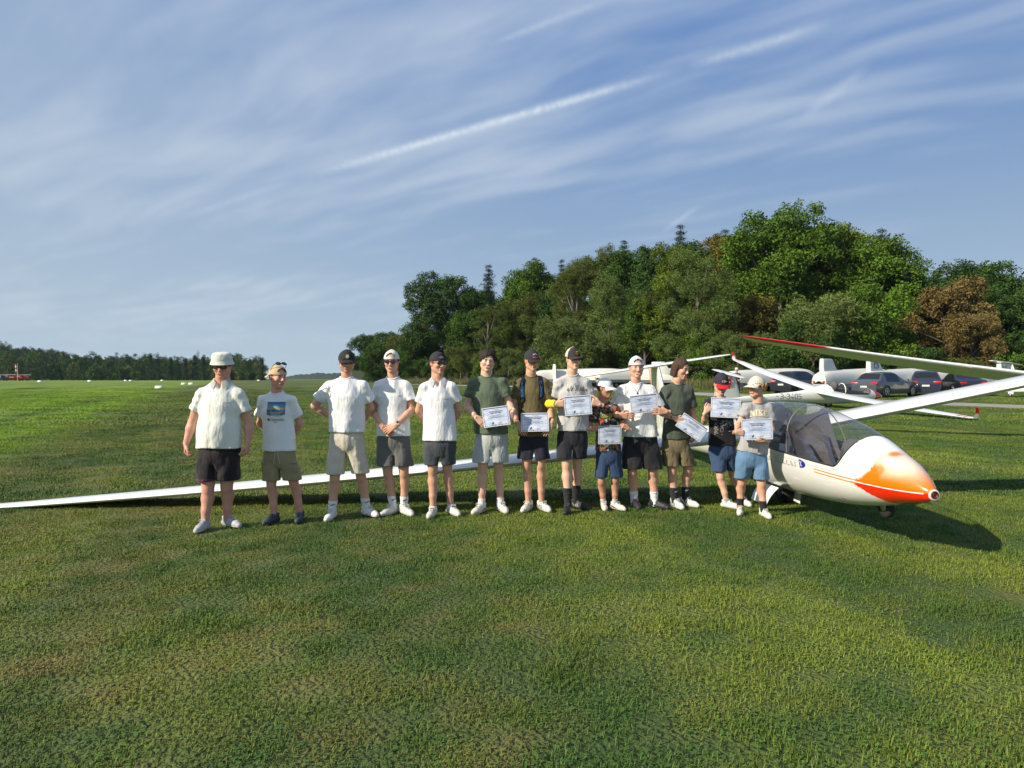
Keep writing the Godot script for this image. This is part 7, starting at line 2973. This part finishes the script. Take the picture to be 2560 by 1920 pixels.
		if a > 0.16:
			return Color(0.030, 0.075, 0.045)
		return Color(0.010, 0.013, 0.016)
	person({"label": "smallest boy, in a white cap, dark floral t-shirt and blue denim shorts", "at": at, "h": 1.48, "hip": 0.74, "k": 0.80, "skin": "brown",
		"neck": Vector3(0.0, 1.275, 0.0), "head": Vector3(0.0, 1.408, 0.02), "turn": 0.90, "nod": 0.05, "hk": 0.92,
		"sa": Vector3(-0.115, 1.205, 0), "sb": Vector3(0.125, 1.215, 0), "ea": Vector3(-0.185, 0.995, 0.0), "eb": Vector3(0.195, 1.01, 0.0), "wa": Vector3(-0.17, 0.945, 0.16), "wb": Vector3(0.245, 0.955, 0.16),
		"ha": ["curled", Vector3(0.85, 0.25, 0.1), Vector3(0, 0, -1)], "hb": ["curled", Vector3(-0.8, 0.35, 0.1), Vector3(0, 0, -1)], "hem": 0.69, "flare": 0.165, "cx": 0.045, "deep": 0.68, "sleeve": 0.80, "loose": 1.1, "shirt": Color(0.012, 0.014, 0.016), "shirt_dye": floral, "neck_colour": Color(0.012, 0.012, 0.014),
		"prints": [{"called": "script_print", "mesh": script_words(), "x": 0.035, "y": 1.060}],
		"shorts": Color(0.022, 0.045, 0.11), "cuff": 0.385, "leg": 0.085, "ka": Vector3(-0.04, 0.355, 0.0), "kb": Vector3(0.12, 0.37, 0.0), "aa": Vector3(-0.01, 0.085, -0.05), "ab": Vector3(0.12, 0.085, -0.02), "fa": 0.0, "fb": 0.7,
		"sock": Color(0.50, 0.50, 0.50), "sock_top": 0.13, "shoes": cream_shoe, "hair": Color(0.05, 0.03, 0.02), "hair_style": "cap",
		"cap": {"crown": Color(0.72, 0.72, 0.72), "peak": Color(0.72, 0.72, 0.72), "tilt": 0.04, "mark": func() -> MB:
			var m := shifted(dyed(letters("R", 0.026, true, true), Color(0.02, 0.03, 0.06)), -0.020, -0.010)
			m.add(shifted(dyed(letters("F", 0.026, true, true), Color(0.02, 0.03, 0.06)), 0.000, -0.010))
			return m}})
	held(at, Vector2(-0.09, 0.99), Vector2(0.17, 0.995), Vector2(-0.105, 0.78), 0.175, 0.22, "certificate tipped back in shade before the floral t-shirt")

	at = Vector3(1.44, 0, -8.25)
	var p10 := person({"label": "smiling boy in a backwards white cap, necklace, wide white shirt and black shorts", "at": at, "h": 1.75, "hip": 0.90, "stout": 1.04, "skin": "tan", "smile": true,
		"neck": Vector3(0.0, 1.515, 0.0), "head": Vector3(0.005, 1.645, 0.015), "turn": 0.08, "nod": 0.0,
		"sa": Vector3(-0.175, 1.415, 0), "sb": Vector3(0.18, 1.42, 0), "ea": Vector3(-0.245, 1.135, 0.0), "eb": Vector3(0.275, 1.165, 0.0), "wa": Vector3(-0.225, 1.10, 0.20), "wb": Vector3(0.315, 1.145, 0.20),
		"ha": ["grip", Vector3(0.95, 0.0, 0.08), Vector3(0, 0.1, -1)], "hb": ["grip", Vector3(-0.95, 0.05, 0.08), Vector3(0, 0.1, -1)], "hem": 0.85, "flare": 0.225, "cx": 0.055, "deep": 0.66, "sleeve": 0.92, "loose": 1.28, "creases": 1.6, "shirt": Color(0.74, 0.735, 0.71),
		"prints": [{"called": "tiny_print", "mesh": small_lines(0.055, 1, Color(0.40, 0.38, 0.36), 6), "x": -0.045, "y": 1.385}, {"called": "tiny_print", "mesh": small_lines(0.07, 2, Color(0.45, 0.38, 0.36), 9), "x": 0.0, "y": 1.09}],
		"shorts": Color(0.014, 0.014, 0.018), "cuff": 0.475, "leg": 0.122, "ka": Vector3(-0.04, 0.45, 0.0), "kb": Vector3(0.20, 0.46, 0.0), "aa": Vector3(-0.005, 0.09, -0.07), "ab": Vector3(0.225, 0.10, -0.03), "fa": 0.15, "fb": 0.9,
		"sock": Color(0.74, 0.75, 0.76), "sock_top": 0.205, "shoes": black_shoe, "hair": Color(0.06, 0.035, 0.02), "hair_style": "cap",
		"cap": {"crown": Color(0.66, 0.66, 0.70), "peak": Color(0.66, 0.66, 0.68), "back": true, "tilt": 0.0, "high": 1.05}})
	var chain := MB.new()
	chain.col = Color(0.22, 0.22, 0.23)
	var sh: Field = worn[at]
	for s in [-1.0, 1.0]:
		var pts := PackedVector3Array()
		for i in 9:
			var u := i / 8.0
			pts.append(sh.hit(Vector3(s * 0.066 * (1.0 - u), 1.475 - 0.115 * u, 0.3), Vector3(0, 0, -1)) + Vector3(0, 0, 0.004))
		chain.tube(pts, PackedFloat32Array([0.0028]), 5)
	var drop := sh.hit(Vector3(0.0, 1.352, 0.3), Vector3(0, 0, -1)) + Vector3(0, 0, 0.008)
	chain.col = Color(0.06, 0.06, 0.08)
	chain.ball(drop, Vector3(0.010, 0.014, 0.005), 6, 10)
	part("necklace", chain.mesh(), mat("watch_metal"), p10)
	held(at, Vector2(-0.11, 1.325), Vector2(0.20, 1.36), Vector2(-0.09, 1.115), 0.215, 0.12, "certificate held chest high below the necklace")

	at = Vector3(1.94, 0, -8.31)
	var p11 := person({"label": "boy with chin-length brown hair in a dark green t-shirt looking down to the right", "at": at, "h": 1.75, "hip": 0.89, "skin": "tan",
		"neck": Vector3(0.0, 1.505, 0.0), "head": Vector3(0.035, 1.635, 0.02), "turn": 0.70, "nod": 0.22, "fw": 0.92,
		"sa": Vector3(-0.15, 1.415, 0), "sb": Vector3(0.14, 1.42, 0), "ea": Vector3(-0.185, 1.12, 0.0), "eb": Vector3(0.185, 1.13, -0.05), "wa": Vector3(-0.075, 1.065, 0.20), "wb": Vector3(0.205, 0.89, -0.02),
		"ha": ["grip", Vector3(0.88, -0.32, 0.08), Vector3(0, 0.2, -1)], "hb": relaxed_b, "hem": 0.815, "flare": 0.175, "cx": -0.02, "deep": 0.66, "sleeve": 0.78, "loose": 1.15, "shirt": Color(0.058, 0.072, 0.056),
		"shorts": Color(0.155, 0.122, 0.068), "cargo": true, "cuff": 0.495, "leg": 0.105, "ka": Vector3(-0.06, 0.45, 0.0), "kb": Vector3(0.135, 0.47, -0.04), "aa": Vector3(-0.03, 0.09, -0.01), "ab": Vector3(0.11, 0.105, -0.10), "fa": 0.3, "fb": 0.8,
		"sock": Color(0.015, 0.016, 0.016), "sock_top": 0.245, "sock_mark": Color(0.5, 0.5, 0.5), "shoes": {"upper": Color(0.66, 0.66, 0.62), "sole": Color(0.60, 0.58, 0.50), "mark": Color(0.01, 0.09, 0.075)}, "hair": Color(0.055, 0.028, 0.014), "hair_style": "long"})
	var band := MB.new()
	band.col = Color(0.03, 0.02, 0.018)
	band.lathe([Vector2(0.0265, -0.006), Vector2(0.030, -0.006), Vector2(0.030, 0.006), Vector2(0.0265, 0.006)], 18)
	var bo := part("bracelet", band.mesh(), mat("cap_cloth"), p11)
	bo.transform = Transform3D(aim(Vector3(0.110, -0.055, 0.20), Vector3(0, 1, 0)), Vector3(-0.092, 1.074, 0.168))
	held(at, Vector2(0.025, 1.135), Vector2(0.30, 0.945), Vector2(-0.075, 0.985), 0.215, 0.05, "certificate tipped steeply down to the right in one hand of the long-haired boy")

	at = Vector3(2.44, 0, -8.32)
	person({"label": "boy in a red-peaked navy cap and black t-shirt looking down", "at": at, "h": 1.57, "hip": 0.79, "k": 0.86, "skin": "fair",
		"neck": Vector3(0.0, 1.335, 0.0), "head": Vector3(0.005, 1.455, 0.03), "turn": 0.05, "nod": 0.35, "hk": 0.96,
		"sa": Vector3(-0.14, 1.265, 0), "sb": Vector3(0.145, 1.265, 0), "ea": Vector3(-0.195, 1.02, 0.04), "eb": Vector3(0.225, 1.02, 0.04), "wa": Vector3(-0.225, 1.135, 0.20), "wb": Vector3(0.255, 1.125, 0.20),
		"ha": ["curled", Vector3(0.55, 0.75, 0.1), Vector3(0.2, 0, -1)], "hb": ["curled", Vector3(-0.6, 0.7, 0.1), Vector3(-0.2, 0, -1)], "hem": 0.735, "flare": 0.175, "cx": 0.03, "deep": 0.64, "sleeve": 0.62, "loose": 1.1, "shirt": Color(0.011, 0.010, 0.012),
		"prints": [{"called": "pale_line_print", "mesh": alpine_print(), "x": 0.02, "y": 0.945}],
		"shorts": Color(0.034, 0.066, 0.145), "cuff": 0.435, "leg": 0.088, "ka": Vector3(0.0, 0.40, 0.03), "kb": Vector3(0.185, 0.40, -0.10), "aa": Vector3(0.07, 0.085, 0.03), "ab": Vector3(0.315, 0.085, -0.16), "fa": 0.8, "fb": 0.3,
		"sock": Color(0.36, 0.37, 0.38), "sock_top": 0.125, "shoes": white_shoe, "hair": Color(0.10, 0.055, 0.025), "hair_style": "cap",
		"cap": {"crown": Color(0.020, 0.020, 0.036), "peak": Color(0.48, 0.008, 0.022), "tilt": 0.0, "high": 1.1, "mark": func() -> MB:
			var m := strip([Vector2(-0.032, 0.0), Vector2(-0.024, 0.012), Vector2(-0.016, 0.0), Vector2(-0.024, -0.010), Vector2(-0.032, 0.0)], 0.005, Color(0.62, 0.25, 0.25))
			m.add(strip([Vector2(-0.006, 0.010), Vector2(0.014, 0.010)], 0.008, Color(0.60, 0.45, 0.03)))
			m.add(strip([Vector2(-0.006, 0.0), Vector2(0.038, 0.0)], 0.005, Color(0.55, 0.55, 0.55)))
			m.add(strip([Vector2(-0.006, -0.009), Vector2(0.012, -0.009)], 0.005, Color(0.55, 0.55, 0.55)))
			return m}})
	held(at, Vector2(-0.16, 1.31), Vector2(0.18, 1.292), Vector2(-0.175, 1.085), 0.215, -0.05, "certificate held up over the black t-shirt below the red peak")

	at = Vector3(2.71, 0, -7.80)
	person({"label": "blond boy in a cream cap, grey lettered t-shirt and pale denim shorts, looking left", "at": at, "h": 1.52, "hip": 0.77, "k": 0.86, "skin": "tan",
		"neck": Vector3(0.0, 1.295, 0.0), "head": Vector3(-0.035, 1.428, 0.03), "turn": -1.05, "nod": -0.02, "hk": 0.95,
		"sa": Vector3(-0.14, 1.235, 0.0), "sb": Vector3(0.13, 1.225, 0.0), "ea": Vector3(-0.225, 1.02, 0.03), "eb": Vector3(0.135, 0.955, 0.03), "wa": Vector3(-0.315, 0.945, 0.22), "wb": Vector3(0.025, 0.845, 0.19),
		"ha": ["curled", Vector3(0.85, -0.05, 0.1), Vector3(0, 0, -1)], "hb": ["flat", Vector3(-0.97, -0.05, 0.12), Vector3(0.0, 0.9, -0.35)], "hem": 0.705, "hem_slope": -0.20, "flare": 0.18, "cx": -0.075, "deep": 0.66, "sleeve": 0.62, "loose": 1.22, "creases": 1.3, "shirt": Color(0.335, 0.335, 0.345),
		"prints": [{"called": "lettering", "mesh": varsity("NIKE"), "x": -0.012, "y": 1.105, "dir": Vector3(0.15, 0, -1).normalized()}],
		"shorts": Color(0.105, 0.205, 0.36), "cuff": 0.415, "leg": 0.088, "ka": Vector3(-0.155, 0.385, -0.08), "kb": Vector3(0.025, 0.38, 0.03), "aa": Vector3(-0.155, 0.09, -0.14), "ab": Vector3(0.04, 0.09, 0.05), "fa": -0.35, "fb": 0.12,
		"sock": Color(0.015, 0.015, 0.018), "sock_top": 0.185, "shoes": {"upper": Color(0.62, 0.61, 0.56), "sole": Color(0.60, 0.59, 0.54)}, "hair": Color(0.48, 0.30, 0.11), "hair_style": "curls",
		"cap": {"crown": Color(0.58, 0.55, 0.46), "peak": Color(0.60, 0.57, 0.48), "tilt": 0.02, "high": 0.95}, "glasses": Color(0.16, 0.03, 0.015)})
	held(at, Vector2(-0.26, 1.085), Vector2(0.07, 1.098), Vector2(-0.255, 0.862), 0.225, 0.0, "certificate held by the blond boy with one hand under its lower edge")

	# the watcher beyond the track
	person({"label": "far-off person in a white sun hat and dark jacket standing beyond the gliders", "at": spot(0.3165, 41.5) , "h": 1.72, "hip": 0.88, "skin": "fair",
		"neck": Vector3(0.0, 1.48, 0.0), "head": Vector3(0.0, 1.61, 0.01), "turn": -0.4,
		"sa": Vector3(-0.18, 1.40, 0), "sb": Vector3(0.18, 1.40, 0), "ea": Vector3(-0.24, 1.10, -0.03), "eb": Vector3(0.24, 1.12, 0.02), "wa": Vector3(-0.25, 0.86, 0.03), "wb": Vector3(0.16, 0.98, 0.20),
		"ha": relaxed_a, "hb": ["relaxed", Vector3(-0.8, 0.1, 0.4), Vector3(0, 0, -1)], "hem": 0.84, "flare": 0.20, "deep": 0.66, "sleeve": 0.95, "loose": 1.15, "shirt": Color(0.030, 0.032, 0.042),
		"shorts": Color(0.025, 0.03, 0.055), "cuff": 0.14, "leg": 0.085, "ka": Vector3(-0.09, 0.47, 0.0), "kb": Vector3(0.09, 0.47, 0.0), "aa": Vector3(-0.10, 0.09, 0.0), "ab": Vector3(0.10, 0.09, 0.0), "fa": -0.2, "fb": 0.2,
		"shoes": black_shoe, "hair": Color(0.05, 0.03, 0.02), "hair_style": "cap", "bucket": true, "bucket_colour": Color(0.70, 0.69, 0.64), "glasses": Color(0.02, 0.02, 0.02)})

# rucksack on the slim boy's back, straps over the shoulders
func backpack(at: Vector3) -> void:
	var o := thing("backpack", "dark blue backpack with bright blue shoulder straps on the boy in olive", "backpack", at)
	var sh: Field = worn[at]
	var f := Field.new(Vector3(-0.20, 0.98, -0.34), Vector3(0.22, 1.58, -0.06), 0.014)
	f.cone(Vector3(-0.06, 1.10, -0.215), Vector3(-0.05, 1.44, -0.205), 0.10, 0.085, 0.04)
	f.cone(Vector3(0.08, 1.10, -0.215), Vector3(0.07, 1.44, -0.205), 0.10, 0.085, 0.04)
	var m := MB.new()
	m.col = Color(0.014, 0.014, 0.035)
	f.nets(m)
	part("pack", m.mesh(), mat("twill"), o)
	for s in [-1.0, 1.0]:
		var outer := MB.new()
		var pad := MB.new()
		outer.col = Color(0.016, 0.015, 0.035)
		pad.col = Color(0.025, 0.14, 0.33)
		for piece in [[outer, 0.029, 0.010, 0.0, 1.0], [pad, 0.019, 0.015, 0.28, 0.86]]:
			var rows := []
			for i in 25:
				var u: float = lerpf(piece[3], piece[4], i / 24.0)
				var row := PackedVector3Array()
				for j in 5:
					var w: float = piece[1] * (j - 2) * 0.5
					var e: float = piece[2] if j > 0 and j < 4 else piece[2] * 0.4
					if u < 0.25:
						# over the shoulder, seated from above
						var z := lerpf(-0.10, 0.045, u / 0.25)
						var q := sh.hit(Vector3(s * 0.098 + 0.005 + w, 1.75, z), Vector3(0, -1, 0), 0.5)
						row.append(q + Vector3(0, e, 0))
					else:
						var t := (u - 0.25) / 0.75
						var x: float = s * (0.098 + 0.012 * sin(t * PI)) + 0.005 + w
						var y := lerpf(1.505, 1.27, t)
						row.append(sh.hit(Vector3(x, y, 0.35), Vector3(0, 0, -1)) + Vector3(0, 0, e))
				rows.append(row)
			piece[0].sheet(rows, false, false)
			piece[0].sheet(rows, false, true)
		var so := part("shoulder_strap", outer.mesh(), mat("twill"), o)
		part("strap_pad", pad.mesh(), mat("twill"), so)
		var web := MB.new()
		web.col = Color(0.012, 0.012, 0.016)
		var pts := PackedVector3Array()
		for i in 10:
			var t := i / 9.0
			pts.append(sh.hit(Vector3(s * (0.105 + 0.035 * t) + 0.005, lerpf(1.27, 1.05, t), 0.35), Vector3(0, 0, -1)) + Vector3(0, 0, 0.005))
		web.tube(pts, PackedFloat32Array([0.009]), 6)
		var q := pts[0]
		web.box(q + Vector3(0, 0.0, 0.006), Vector3(0.035, 0.03, 0.014), Basis(), 0.004)
		part("webbing", web.mesh(), mat("twill"), so)
